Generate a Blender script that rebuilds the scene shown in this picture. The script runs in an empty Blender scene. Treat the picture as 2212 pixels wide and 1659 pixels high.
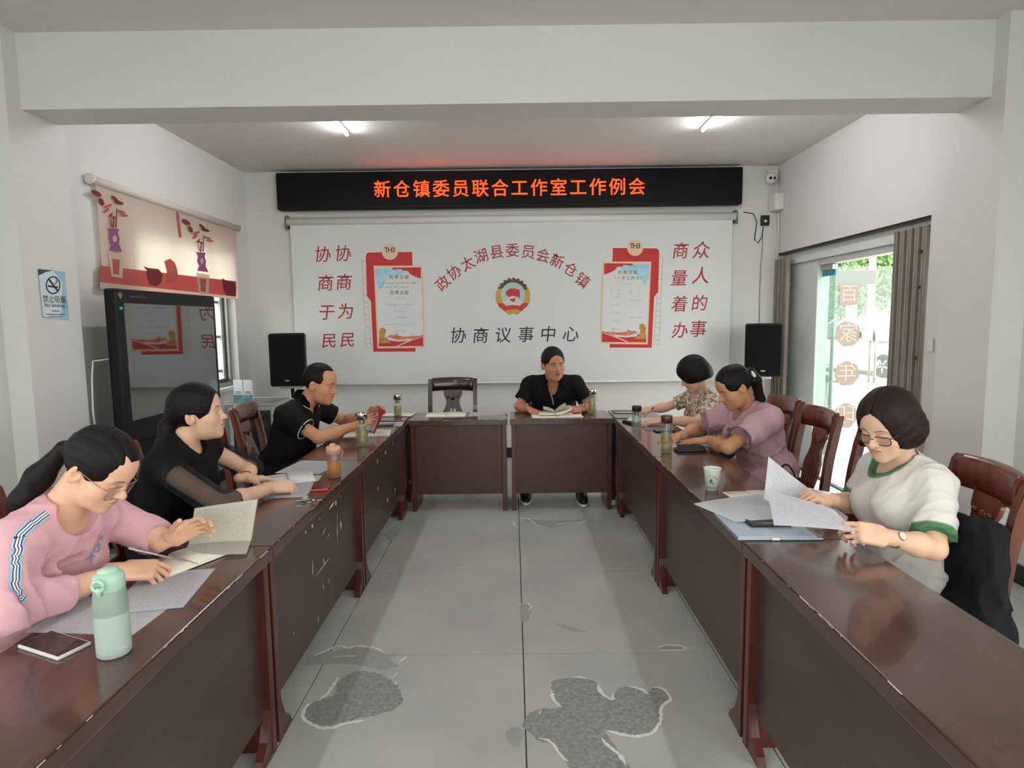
import bpy, bmesh, math, random
import numpy as np
from mathutils import Vector, Matrix
from math import sin, cos, pi, radians

random.seed(7)
scn = bpy.context.scene
COL = scn.collection

# ---------------------------------------------------------------- camera (calibrated on vanishing points)
IW, IH, FPX = 2212.0, 1659.0, 1328.0
PITCH, ROLL, YAW, CAMH = radians(5.876), radians(0.71), radians(-0.14), 1.55
_F = np.array([sin(YAW) * cos(PITCH), cos(YAW) * cos(PITCH), -sin(PITCH)])
_R = np.array([cos(YAW), -sin(YAW), 0.0])
_U = np.cross(_R, _F)
_R, _U = _R * cos(ROLL) - _U * sin(ROLL), _U * cos(ROLL) + _R * sin(ROLL)
_C = np.array([0.0, 0.0, CAMH])
cam_d = bpy.data.cameras.new('camera')
cam_d.sensor_fit = 'HORIZONTAL'
cam_d.sensor_width = 36.0
cam_d.lens = FPX / IW * 36.0
cam_d.clip_start = 0.05
cam_d.clip_end = 300
cam = bpy.data.objects.new('camera', cam_d)
COL.objects.link(cam)
m = Matrix.Identity(4)
for i in range(3):
    m[i][0], m[i][1], m[i][2], m[i][3] = _R[i], _U[i], -_F[i], _C[i]
cam.matrix_world = m
scn.camera = cam

# ---------------------------------------------------------------- world, exposure
world = bpy.data.worlds.new('world')
scn.world = world
world.use_nodes = True
wn = world.node_tree.nodes
wl = world.node_tree.links
bg = wn['Background']
bg.inputs['Color'].default_value = (1.0, 0.985, 0.95, 1)      # bright overcast sky
bg.inputs['Strength'].default_value = 3.4
scn.view_settings.view_transform = 'Standard'
scn.view_settings.look = 'None'
scn.view_settings.gamma = 1.0
scn.view_settings.use_curve_mapping = False
scn.view_settings.exposure = 0.72


def portal(name, loc, rot, sx, sy):
    l = bpy.data.lights.new(name, 'AREA')
    l.shape = 'RECTANGLE'
    l.size, l.size_y = sx, sy
    l.cycles.is_portal = True
    o = bpy.data.objects.new(name, l)
    o.location, o.rotation_euler = loc, rot
    COL.objects.link(o)


# ---------------------------------------------------------------- pixel -> place helpers
def ray(x, y):
    return _F + _R * (x - IW / 2) / FPX - _U * (y - IH / 2) / FPX


def onz(x, y, z):
    d = ray(x, y)
    return _C + d * (z - CAMH) / d[2]


def ony(x, y, Y):
    d = ray(x, y)
    return _C + d * Y / d[1]


def onx(x, y, X):
    d = ray(x, y)
    return _C + d * X / d[0]


# ---------------------------------------------------------------- materials
def lin(c):
    if isinstance(c, str):
        c = [int(c[i:i + 2], 16) / 255 for i in (0, 2, 4)]
    return tuple(v / 12.92 if v <= 0.04045 else ((v + 0.055) / 1.055) ** 2.4 for v in c[:3])


def mat(name, col, rough=0.6, metal=0.0, spec=0.5, var=0.0, vscale=8.0, bump=0.0, bscale=60.0, coat=0.0, stretch=None, col2=None, emit=None, estr=0.0):
    """procedural principled material: base colour, noise variation towards col2, noise bump"""
    mt = bpy.data.materials.new(name)
    mt.use_nodes = True
    nt = mt.node_tree
    b = nt.nodes['Principled BSDF']
    c = lin(col)
    b.inputs['Base Color'].default_value = (*c, 1)
    b.inputs['Roughness'].default_value = rough
    b.inputs['Metallic'].default_value = metal
    b.inputs['Specular IOR Level'].default_value = spec
    b.inputs['Coat Weight'].default_value = coat
    b.inputs['Coat Roughness'].default_value = 0.06
    if emit:
        b.inputs['Emission Color'].default_value = (*lin(emit), 1)
        b.inputs['Emission Strength'].default_value = estr
    if var or bump:
        tc = nt.nodes.new('ShaderNodeTexCoord')
        mp = nt.nodes.new('ShaderNodeMapping')
        nt.links.new(tc.outputs['Object'], mp.inputs['Vector'])
        if stretch:
            mp.inputs['Scale'].default_value = stretch
    if var:
        n = nt.nodes.new('ShaderNodeTexNoise')
        n.inputs['Scale'].default_value = vscale
        n.inputs['Detail'].default_value = 6
        nt.links.new(mp.outputs['Vector'], n.inputs['Vector'])
        r = nt.nodes.new('ShaderNodeMapRange')
        r.inputs['From Min'].default_value = 0.3
        r.inputs['From Max'].default_value = 0.7
        nt.links.new(n.outputs['Fac'], r.inputs['Value'])
        mx = nt.nodes.new('ShaderNodeMix')
        mx.data_type = 'RGBA'
        c2 = lin(col2) if col2 else tuple(v * (1 - var) for v in c)
        mx.inputs[6].default_value = (*c, 1)
        mx.inputs[7].default_value = (*c2, 1)
        nt.links.new(r.outputs['Result'], mx.inputs[0])
        nt.links.new(mx.outputs[2], b.inputs['Base Color'])
    if bump:
        n2 = nt.nodes.new('ShaderNodeTexNoise')
        n2.inputs['Scale'].default_value = bscale
        n2.inputs['Detail'].default_value = 4
        nt.links.new(mp.outputs['Vector'], n2.inputs['Vector'])
        bp = nt.nodes.new('ShaderNodeBump')
        bp.inputs['Strength'].default_value = bump
        bp.inputs['Distance'].default_value = 0.01
        nt.links.new(n2.outputs['Fac'], bp.inputs['Height'])
        nt.links.new(bp.outputs['Normal'], b.inputs['Normal'])
    return mt


def glass_mat(name, col, alpha, rough=0.02, spec=0.5):
    """thin clear sheet: mostly see-through tint plus a real reflection"""
    mt = bpy.data.materials.new(name)
    mt.use_nodes = True
    nt = mt.node_tree
    nt.nodes.remove(nt.nodes['Principled BSDF'])
    out = nt.nodes['Material Output']
    t = nt.nodes.new('ShaderNodeBsdfTransparent')
    t.inputs['Color'].default_value = (*lin(col), 1)
    g = nt.nodes.new('ShaderNodeBsdfGlossy')
    g.inputs['Roughness'].default_value = rough
    g.inputs['Color'].default_value = (0.9, 0.95, 0.93, 1)
    lw = nt.nodes.new('ShaderNodeLayerWeight')
    lw.inputs['Blend'].default_value = 0.5
    pw = nt.nodes.new('ShaderNodeMath')
    pw.operation = 'POWER'
    pw.inputs[1].default_value = 4.0
    nt.links.new(lw.outputs['Facing'], pw.inputs[0])
    fr = nt.nodes.new('ShaderNodeMapRange')
    fr.inputs['To Min'].default_value = 0.03
    fr.inputs['To Max'].default_value = 0.6
    nt.links.new(pw.outputs[0], fr.inputs['Value'])
    d = nt.nodes.new('ShaderNodeBsdfDiffuse')
    d.inputs['Color'].default_value = (*lin(col), 1)
    m1 = nt.nodes.new('ShaderNodeMixShader')
    m1.inputs['Fac'].default_value = alpha
    nt.links.new(t.outputs[0], m1.inputs[1])
    nt.links.new(d.outputs[0], m1.inputs[2])
    m2 = nt.nodes.new('ShaderNodeMixShader')
    nt.links.new(fr.outputs[0], m2.inputs['Fac'])
    nt.links.new(m1.outputs[0], m2.inputs[1])
    nt.links.new(g.outputs[0], m2.inputs[2])
    nt.links.new(m2.outputs[0], out.inputs['Surface'])
    return mt


# ---------------------------------------------------------------- mesh helpers
def link(name, me, material=None, parent=None, smooth=False):
    o = bpy.data.objects.new(name, me)
    COL.objects.link(o)
    if material is not None:
        if isinstance(material, (list, tuple)):
            for q in material:
                me.materials.append(q)
        else:
            me.materials.append(material)
    if parent is not None:
        o.parent = parent
    if smooth:
        me.shade_smooth()
    return o


def obj(name, bm, material=None, parent=None, smooth=False):
    me = bpy.data.meshes.new(name)
    bmesh.ops.recalc_face_normals(bm, faces=bm.faces)
    bm.to_mesh(me)
    bm.free()
    return link(name, me, material, parent, smooth)


def raw(name, verts, faces, material=None, parent=None, smooth=False):
    me = bpy.data.meshes.new(name)
    me.from_pydata([tuple(v) for v in verts], [], faces)
    me.update()
    return link(name, me, material, parent, smooth)


def tag(o, label, cat, group=None):
    o['label'] = label
    o['category'] = cat
    if group:
        o['group'] = group
    return o


def struct(o):
    o['kind'] = 'structure'
    return o


def thing(name, label, cat, loc=(0, 0, 0), rz=0.0, group=None):
    o = bpy.data.objects.new(name, None)
    o.empty_display_size = 0.1
    o.location = loc
    o.rotation_euler = (0, 0, rz)
    COL.objects.link(o)
    return tag(o, label, cat, group)


def dup(root, loc, rz, label, group=None):
    r = root.copy()
    COL.objects.link(r)
    r.location, r.rotation_euler = loc, (0, 0, rz)
    r['label'] = label
    if group:
        r['group'] = group
    for ch in list(root.children):
        c = ch.copy()
        COL.objects.link(c)
        c.parent = r
        for g in list(ch.children):
            d = g.copy()
            COL.objects.link(d)
            d.parent = c
    return r


def bx(bm, lo, hi, bev=0.0, seg=2, mi=0):
    """axis aligned box, optionally bevelled"""
    c = [(a + b) / 2 for a, b in zip(lo, hi)]
    s = [abs(b - a) for a, b in zip(lo, hi)]
    r = bmesh.ops.create_cube(bm, size=1.0)
    vs = r['verts']
    for v in vs:
        v.co = Vector((c[0] + v.co.x * s[0], c[1] + v.co.y * s[1], c[2] + v.co.z * s[2]))
    fs = set(f for v in vs for f in v.link_faces)
    for f in fs:
        f.material_index = mi
    if bev > 0:
        es = list(set(e for v in vs for e in v.link_edges))
        bmesh.ops.bevel(bm, geom=es, offset=bev, segments=seg, profile=0.6, affect='EDGES')
    return vs


def box(name, lo, hi, material, parent=None, bev=0.0, seg=2):
    bm = bmesh.new()
    bx(bm, lo, hi, bev, seg)
    return obj(name, bm, material, parent)


def tube(bm, pts, r, n=8, cap=True, mi=0):
    """sweep a circle (radius r or list) along points"""
    pts = [Vector(p) for p in pts]
    rs = r if isinstance(r, (list, tuple)) else [r] * len(pts)
    rings = []
    up = None
    for i, p in enumerate(pts):
        t = (pts[min(i + 1, len(pts) - 1)] - pts[max(i - 1, 0)]).normalized()
        if up is None:
            up = Vector((0, 0, 1)) if abs(t.z) < 0.9 else Vector((1, 0, 0))
        s = t.cross(up).normalized()
        up = s.cross(t).normalized()
        rings.append([bm.verts.new(p + (s * cos(2 * pi * k / n) + up * sin(2 * pi * k / n)) * rs[i]) for k in range(n)])
    for a, b in zip(rings, rings[1:]):
        for k in range(n):
            f = bm.faces.new((a[k], a[(k + 1) % n], b[(k + 1) % n], b[k]))
            f.material_index = mi
            f.smooth = True
    if cap:
        for f in (bm.faces.new(rings[0][::-1]), bm.faces.new(rings[-1])):
            f.material_index = mi


def tubeobj(name, pts, r, material, parent=None, n=8):
    bm = bmesh.new()
    tube(bm, pts, r, n)
    return obj(name, bm, material, parent)


def lathe(name, prof, material, parent=None, n=32, loc=(0, 0, 0), close=False):
    """profile [(radius, z)...] turned about z"""
    bm = bmesh.new()
    rings = []
    for r, z in prof:
        if r < 1e-6:
            rings.append([bm.verts.new((loc[0], loc[1], loc[2] + z))])
        else:
            rings.append([bm.verts.new((loc[0] + r * cos(2 * pi * k / n), loc[1] + r * sin(2 * pi * k / n), loc[2] + z)) for k in range(n)])
    for a, b in zip(rings, rings[1:]):
        for k in range(n):
            q = [a[k % len(a)], a[(k + 1) % len(a)], b[(k + 1) % len(b)], b[k % len(b)]]
            u = []
            for v in q:
                if v not in u:
                    u.append(v)
            if len(u) > 2:
                f = bm.faces.new(u)
                f.smooth = True
    o = obj(name, bm, material, parent)
    return o


def flat(name, loops, depth, material, parent=None, M4=None, resolution=2):
    """2-D outlines (first may contain holes) filled and extruded by depth (centred), then placed by M4"""
    cu = bpy.data.curves.new(name, 'CURVE')
    cu.dimensions = '2D'
    cu.fill_mode = 'BOTH'
    cu.extrude = depth / 2
    for lp in loops:
        s = cu.splines.new('POLY')
        s.points.add(len(lp) - 1)
        for q, (x, y) in zip(s.points, lp):
            q.co = (x, y, 0, 1)
        s.use_cyclic_u = True
    return _curve_to_mesh(name, cu, material, parent, M4)


def _curve_to_mesh(name, cu, material, parent, M4):
    t = bpy.data.objects.new(name + '_tmp', cu)
    COL.objects.link(t)
    dg = bpy.context.evaluated_depsgraph_get()
    me = bpy.data.meshes.new_from_object(t.evaluated_get(dg))
    bpy.data.objects.remove(t)
    bpy.data.curves.remove(cu)
    if M4 is not None:
        me.transform(M4)
    me.name = name
    me.materials.clear()
    return link(name, me, material, parent)


def text(name, s, size, M4, material, parent=None, depth=0.0006, bold=0.0, shear=0.0, align='CENTER', spacing=1.0, xs=1.0, line=1.0):
    cu = bpy.data.curves.new(name, 'FONT')
    cu.body = s
    cu.size = size
    cu.extrude = depth / 2
    cu.offset = bold * size
    cu.shear = shear
    cu.align_x = align
    cu.align_y = 'CENTER'
    cu.space_character = spacing
    cu.space_line = line
    cu.resolution_u = 3
    mm = M4 @ Matrix.Diagonal((xs, 1, 1, 1))
    return _curve_to_mesh(name, cu, material, parent, mm)


def basis(o, x, y):
    """matrix with local x,y along given world directions and origin o"""
    x = Vector(x).normalized()
    y = Vector(y).normalized()
    z = x.cross(y).normalized()
    mm = Matrix.Identity(4)
    for i in range(3):
        mm[i][0], mm[i][1], mm[i][2], mm[i][3] = x[i], y[i], z[i], o[i]
    return mm
# ================================================================ the room
WX, YB, YF, CEIL = 2.91, 6.89, -3.2, 3.19
M_wall = mat('plaster_white', 'd9d8d5', .85, var=.05, vscale=1.3, bump=.08, bscale=25)
M_ceil = mat('plaster_ceiling', 'dbd7d2', .9, var=.06, vscale=1.0, bump=.06, bscale=20)
M_base = mat('baseboard_black', '17181a', .45)
M_cement = mat('cement_floor', 'bfc0ba', .42, var=1, col2='afb1af', vscale=2.2, bump=.12, bscale=45)
M_joint = mat('floor_joint', '4c4d4c', .9)
M_alu = mat('aluminium', 'a9adad', .35, metal=.8)
M_dalu = mat('dark_aluminium', '4a4b48', .45, metal=.5)
M_glass = glass_mat('window_glass', 'f7faf9', .02)
M_gglass = glass_mat('door_glass', 'f0f7f4', .05)
M_white = mat('white_plastic', 'dddcd8', .45)
M_black = mat('black_plastic', '131415', .5)
M_steel = mat('steel', 'b5b4b0', .28, metal=.9)


def wall(name, axis, lo, hi, holes, material):
    """slab lo..hi; holes = [(u0,u1,z0,z1)] along the long axis (0=x,1=y)"""
    us = sorted(set([lo[axis], hi[axis]] + [h for q in holes for h in q[:2]]))
    zs = sorted(set([lo[2], hi[2]] + [h for q in holes for h in q[2:]]))
    bm = bmesh.new()
    for u0, u1 in zip(us, us[1:]):
        for z0, z1 in zip(zs, zs[1:]):
            um, zm = (u0 + u1) / 2, (z0 + z1) / 2
            if any(q[0] < um < q[1] and q[2] < zm < q[3] for q in holes):
                continue
            a, b = list(lo), list(hi)
            a[axis], b[axis], a[2], b[2] = u0, u1, z0, z1
            bx(bm, a, b)
    bmesh.ops.remove_doubles(bm, verts=bm.verts, dist=1e-5)
    return struct(obj(name, bm, material))


WIN1 = (4.72, 6.50, .90, 2.36)
DOOR1 = (4.36, 6.88, 0.0, 2.245)
WIN2 = (-2.2, 1.0, .85, 2.5)
DOOR2 = (-2.3, 1.2, 0.0, 2.5)
wall('wall_back', 0, (-WX - .24, YB, 0), (WX + .24, YB + .2, CEIL), [], M_wall)
wall('wall_left', 1, (-WX - .24, YF, 0), (-WX, YB, CEIL), [WIN1, WIN2], M_wall)
wall('wall_right', 1, (WX, YF, 0), (WX + .24, YB, CEIL), [DOOR1, DOOR2], M_wall)
FW = (-2.6, 2.6, .25, 2.85)
wall('wall_front', 0, (-WX - .24, YF - .2, 0), (WX + .24, YF, CEIL), [FW], M_wall)
struct(box('ceiling', (-WX - .3, YF - .3, CEIL), (WX + .3, YB + .3, CEIL + .15), M_ceil))
struct(box('trim_1', (-WX, 3.625, 2.775), (WX, 3.90, CEIL), M_wall)).__setitem__('label', 'white concrete beam across the ceiling')
struct(box('trim_2', (-WX, 3.52, 0), (-2.772, 3.968, CEIL), M_wall)).__setitem__('label', 'white column against the left wall')
struct(box('trim_3', (2.722, 3.525, 0), (WX, 3.962, CEIL), M_wall)).__setitem__('label', 'white column against the right wall')


def bboard(name, segs):
    bm = bmesh.new()
    for a, b in segs:
        bx(bm, a, b, .003, 1)
    return struct(obj(name, bm, M_base))


bboard('baseboard_back', [((-WX, YB - .012, 0), (WX, YB, .115))])
bboard('baseboard_left', [((-WX, 3.968, 0), (-WX + .012, YB - .012, .115)), ((-2.772, 3.52, 0), (-2.76, 3.968, .115)), ((-WX, YF, 0), (-WX + .012, 3.52, .115))])
bboard('baseboard_right', [((WX - .012, 3.962, 0), (WX, 4.34, .115)), ((2.71, 3.525, 0), (2.722, 3.962, .115)), ((WX - .012, 1.2, 0), (WX, 3.525, .115))])

# floor: cement cast in bays with cut joints
fl = struct(box('floor', (-WX - .24, YF - .2, -.12), (WX + .24, YB + .2, -.006), M_joint))
jx = [-WX - .001, -2.71, -1.80, -.886, .030, .925, 1.84, 2.75, WX + .239]
jy = [YF, -1.84, -.92, 0.0, .91, 1.82, 2.735, 3.70, 4.61, 5.52, 6.43, YB]
for a, b in zip(jx, jx[1:]):
    for c, d in zip(jy, jy[1:]):
        g = .0025
        bm = bmesh.new()
        bx(bm, (a + g, c + g, -.02), (b - g, d - g, 0), .0012, 1)
        obj('floor_slab', bm, M_cement, fl)

# stains and chalky rims on the cement
M_stain = mat('damp_stain', '7c7e7d', .6, var=1, col2='a6a7a5', vscale=55, bump=.3, bscale=90)
M_stain2 = mat('damp_stain_faint', '999b9a', .55, var=1, col2='a9aaa7', vscale=30)
M_rim = mat('chalky_rim', 'eeeeec', .8, var=.12, vscale=70)
cf = lambda x, y: onz(600 + x / 2.458, 1060 + y / 2.458, 0.0)


def floor_patch(name, pts, z, material, jit=.006):
    rg = random.Random(len(pts) * 31 + int(pts[0][0]))
    P = [cf(*p) for p in pts]
    out = []
    n = len(P)
    for i in range(n):
        p0, p1, p2, p3 = P[i - 1], P[i], P[(i + 1) % n], P[(i + 2) % n]
        k = max(2, int(np.linalg.norm(p2 - p1) / .012))
        for j in range(k):
            t = j / k
            q = .5 * ((2 * p1) + (p2 - p0) * t + (2 * p0 - 5 * p1 + 4 * p2 - p3) * t * t + (3 * p1 - p0 - 3 * p2 + p3) * t ** 3)
            out.append((q[0] + rg.uniform(-jit, jit), q[1] + rg.uniform(-jit, jit)))
    return flat(name, [out], .0004, material, fl, Matrix.Translation((0, 0, z)))


def floor_rim(pts, w, z=.0011):
    rg = random.Random(int(pts[0][0] * 7 + pts[0][1]))
    P = [cf(*p) for p in pts]
    c = []
    for i in range(len(P) - 1):
        p0, p1, p2, p3 = P[max(i - 1, 0)], P[i], P[i + 1], P[min(i + 2, len(P) - 1)]
        k = max(3, int(np.linalg.norm(p2 - p1) / .01))
        for j in range(k):
            t = j / k
            c.append(.5 * ((2 * p1) + (p2 - p0) * t + (2 * p0 - 5 * p1 + 4 * p2 - p3) * t * t + (3 * p1 - p0 - 3 * p2 + p3) * t ** 3))
    c.append(P[-1])
    a, b = [], []
    for i, p in enumerate(c):
        t = c[min(i + 1, len(c) - 1)] - c[max(i - 1, 0)]
        nn = np.array([-t[1], t[0]]) / (np.hypot(t[0], t[1]) + 1e-9)
        e = min(1, .25 + min(i, len(c) - 1 - i) / 4)
        a.append((p[0] + nn[0] * w * e * rg.uniform(.2, .9), p[1] + nn[1] * w * e * rg.uniform(.2, .9)))
        b.append((p[0] - nn[0] * w * e * rg.uniform(.2, .9), p[1] - nn[1] * w * e * rg.uniform(.2, .9)))
    flat('chalk_rim', [a + b[::-1]], .0004, M_rim, fl, Matrix.Translation((0, 0, z)))


floor_patch('damp_stain', [(1460, 1010), (1560, 995), (1650, 1000), (1700, 1030), (1720, 1080), (1765, 1110), (1790, 1070), (1840, 1040), (1900, 1045), (1960, 1085), (1990, 1050), (2040, 1050), (2090, 1110), (2050, 1150), (2030, 1220), (1980, 1290), (1900, 1305), (1750, 1270), (1760, 1310), (1800, 1380), (1880, 1520), (1620, 1520), (1500, 1400), (1460, 1340), (1400, 1330), (1310, 1260), (1320, 1200), (1400, 1160), (1500, 1150), (1460, 1080)], .0005, M_stain)
floor_patch('damp_stain', [(1220, 1270), (1290, 1260), (1300, 1320), (1270, 1360), (1220, 1330)], .0005, M_stain2)
floor_patch('damp_stain', [(330, 1010), (420, 960), (520, 970), (600, 1010), (650, 1060), (660, 1130), (560, 1180), (420, 1210), (250, 1250), (150, 1230), (140, 1180), (180, 1130), (300, 1080)], .0005, M_stain)
floor_patch('damp_stain', [(160, 890), (300, 850), (420, 830), (530, 850), (570, 870), (640, 860), (600, 900), (640, 930), (560, 950), (450, 930), (380, 920), (250, 920), (150, 930)], .0005, M_stain2)
floor_patch('damp_stain', [(1300, 150), (1460, 158), (1640, 155), (1500, 190), (1430, 198), (1380, 180)], .0005, M_stain2)
floor_patch('damp_stain', [(1290, 600), (1335, 605), (1345, 640), (1325, 690), (1295, 695)], .0005, M_stain2)
floor_patch('damp_stain', [(2010, 835), (2080, 822), (2165, 835), (2090, 846)], .0005, M_stain2)
floor_patch('damp_stain', [(570, 240), (600, 200), (660, 185), (640, 230), (600, 260)], .0005, M_stain2)
floor_patch('damp_stain', [(1470, 705), (1560, 725), (1640, 750), (1560, 745)], .0005, M_stain2)
for r_, w_ in (([(1560, 993), (1600, 990), (1640, 1000)], .007), ([(1700, 1025), (1720, 1075), (1775, 1110), (1780, 1075)], .009), ([(1855, 1038), (1930, 1055), (1970, 1085)], .008),
               ([(1990, 1045), (2040, 1050), (2085, 1105), (2040, 1150), (2030, 1230), (1980, 1290), (1900, 1305), (1800, 1290), (1748, 1272)], .010), ([(1455, 1060), (1465, 1110), (1505, 1150)], .009), ([(1400, 1165), (1385, 1190)], .005),
               ([(1390, 1315), (1450, 1335), (1500, 1400), (1540, 1440)], .007), ([(1720, 1315), (1760, 1360), (1810, 1400), (1850, 1460)], .009), ([(320, 990), (270, 1070), (220, 1110)], .008), ([(165, 1130), (130, 1200), (200, 1250), (280, 1260), (370, 1235), (460, 1222)], .010),
               ([(190, 880), (300, 830), (340, 825), (370, 835), (440, 825), (530, 840), (560, 860)], .006), ([(290, 882), (420, 878)], .003), ([(640, 915), (685, 880)], .008), ([(605, 995), (640, 965)], .007), ([(625, 1010), (630, 1030)], .006),
               ([(1250, 160), (1260, 190), (1275, 192)], .008), ([(1285, 145), (1340, 155), (1380, 185), (1430, 195)], .008), ([(1480, 185), (1520, 175), (1600, 170), (1650, 155)], .008), ([(1290, 150), (1400, 148)], .005), ([(1295, 600), (1330, 600), (1345, 620), (1330, 635)], .006),
               ([(2010, 840), (2060, 820), (2130, 825), (2170, 840), (2090, 848), (2020, 846)], .007), ([(950, 410), (980, 405), (995, 412)], .005), ([(600, 215), (655, 185)], .005)):
    floor_rim(r_, w_ * 1.3)

# ---------------------------------------------------------------- window in the left wall
w1 = bpy.data.objects.new('window_1', None)
COL.objects.link(w1)
struct(w1)
y0, y1, z0, z1 = WIN1
xw = -WX - .10


def wframe(parent, x, y0, y1, z0, z1, t, material, dx=.03):
    bm = bmesh.new()
    for a, b in (((y0, z0), (y1, z0 + t)), ((y0, z1 - t), (y1, z1)), ((y0, z0 + t), (y0 + t, z1 - t)), ((y1 - t, z0 + t), (y1, z1 - t))):
        bx(bm, (x - dx, a[0], a[1]), (x + dx, b[0], b[1]), .003, 1)
    return obj('window_frame', bm, material, parent)


wframe(w1, xw, y0, y1, z0, z1, .05, M_alu)
for k, (a, b) in enumerate(((y0 + .05, 5.33), (5.29, 5.93), (5.89, y1 - .05))):
    o = wframe(w1, xw + (.012 if k % 2 else -.012), a, b, z0 + .05, z1 - .05, .035, M_dalu, .010)
    o.name = 'sash'
    box('pane', (xw - .002, a + .035, z0 + .085), (xw + .002, b - .035, z1 - .085), M_glass, o)
# burglar bars outside the glass
for i in range(14):
    y = y0 + .08 + i * (y1 - y0 - .16) / 13
    tubeobj('security_bar', [(xw - .09, y, z0 + .005), (xw - .09, y, z1 - .005)], .008, M_alu, w1, 6)
for z in (1.06, 1.42, 1.78, 2.15):
    box('security_rail', (xw - .105, y0 + .005, z - .012), (xw - .075, y1 - .005, z + .012), M_dalu, w1)
box('window_sill', (-WX - .04, y0, z0 - .02), (-WX + .03, y1, z0 + .012), M_white, w1, .004)

# windows of the front bay (behind the photographer)
for nm, ax, q in (('window_2', 1, WIN2), ('window_3', 0, FW), ('window_4', 1, DOOR2)):
    w = bpy.data.objects.new(nm, None)
    COL.objects.link(w)
    struct(w)
    bm = bmesh.new()
    u0, u1, a0, a1 = q
    xx = {'window_2': -WX - .12, 'window_4': WX + .12, 'window_3': YF - .1}[nm]
    n = 4
    cuts = [u0 + (u1 - u0) * i / n for i in range(n + 1)]
    for i, c in enumerate(cuts):
        c = min(max(c, u0 + .03), u1 - .03)
        if ax == 1:
            bx(bm, (xx - .03, c - .03, a0), (xx + .03, c + .03, a1))
        else:
            bx(bm, (c - .03, xx - .03, a0), (c + .03, xx + .03, a1))
    for z in (a0 + .03, a1 - .03):
        if ax == 1:
            bx(bm, (xx - .028, u0, z - .03), (xx + .028, u1, z + .03))
        else:
            bx(bm, (u0, xx - .028, z - .03), (u1, xx + .028, z + .03))
    obj('window_frame', bm, M_alu, w)
    for i in range(n):
        if ax == 1:
            box('pane', (xx - .003, cuts[i] + .03, a0 + .06), (xx + .003, cuts[i + 1] - .03, a1 - .06), M_glass, w)
        else:
            box('pane', (cuts[i] + .03, xx - .003, a0 + .06), (cuts[i + 1] - .03, xx + .003, a1 - .06), M_glass, w)

portal('portal_window', (-WX - .30, (WIN1[0] + WIN1[1]) / 2, 1.63), (0, radians(-90), 0), 1.5, 1.8)
portal('portal_window', (-WX - .30, (WIN2[0] + WIN2[1]) / 2, 1.68), (0, radians(-90), 0), 1.7, 3.2)
portal('portal_door', (WX + .30, 5.62, 1.12), (0, radians(90), 0), 2.25, 2.55)
portal('portal_door', (WX + .30, (DOOR2[0] + DOOR2[1]) / 2, 1.25), (0, radians(90), 0), 2.5, 3.5)
portal('portal_window', (0, YF - .3, 1.55), (radians(90), 0, 0), 5.2, 2.6)

# ---------------------------------------------------------------- glass door in the right wall
d1 = bpy.data.objects.new('door_1', None)
COL.objects.link(d1)
struct(d1)
M_frame = mat('door_frame_grey', 'b9bab6', .45)
M_jamb = mat('door_jamb_white', 'd6d9d6', .6)
y0, y1, z0, z1 = DOOR1
# inner white reveal and header behind the folding grilles
bm = bmesh.new()
bx(bm, (WX + .11, 6.16, 0), (WX + .23, 6.876, 2.113), .004, 1)
obj('door_jamb', bm, M_jamb, d1)
box('door_header', (WX + .07, 4.364, 2.115), (WX + .23, 6.876, z1 - .002), M_jamb, d1, .006)
box('header_channel', (WX + .10, 4.45, 2.055), (WX + .21, 6.16, 2.113), M_frame, d1, .003)
box('door_lintel_track', (WX + .012, y0 + .004, z1 - .022), (WX + .066, y1 - .004, z1 - .002), M_base, d1, .002)
box('threshold', (WX + .004, y0 + .002, -.004), (WX + .05, y1 - .002, .012), M_base, d1, .002)
# fixed side light beside the jamb
box('side_light', (WX + .155, 5.90, .08), (WX + .167, 6.155, 2.05), glass_mat('side_glass', 'e4f1eb', .14), d1)
box('patch_fitting', (WX + .135, 5.93, 2.00), (WX + .185, 6.15, 2.052), M_steel, d1, .003)
box('blue_film', (WX + .150, 5.905, 1.945), (WX + .172, 6.15, 1.998), mat('film_teal', '2c8fa0', .4), d1)
# leaf swung outwards at right angles to the wall
LY = 6.40
lf = bpy.data.objects.new('door_leaf', None)
COL.objects.link(lf)
lf.parent = d1
box('leaf_glass', (3.145, LY - .006, .09), (3.90, LY + .006, 2.06), M_gglass, lf)
box('bottom_rail', (3.145, LY - .02, .005), (3.91, LY + .02, .09), mat('rail_grey', '9fb0ae', .4, metal=.4), lf, .003)
box('patch_hinge', (3.155, LY - .022, 1.98), (3.30, LY + .022, 2.062), mat('hinge_teal', '2f8f9c', .4), lf, .003)
for s_ in (-1, 1):
    tubeobj('door_handle', [(3.74, LY + s_ * .05, .86), (3.74, LY + s_ * .05, 1.44)], .014, M_steel, lf, 10)
    for z in (.95, 1.35):
        tubeobj('handle_post', [(3.74, LY + s_ * .005, z), (3.74, LY + s_ * .05, z)], .009, M_steel, lf, 8)
box('lock_plate', (3.60, LY - .03, 1.30), (3.76, LY + .03, 1.40), M_steel, lf, .004)
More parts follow.
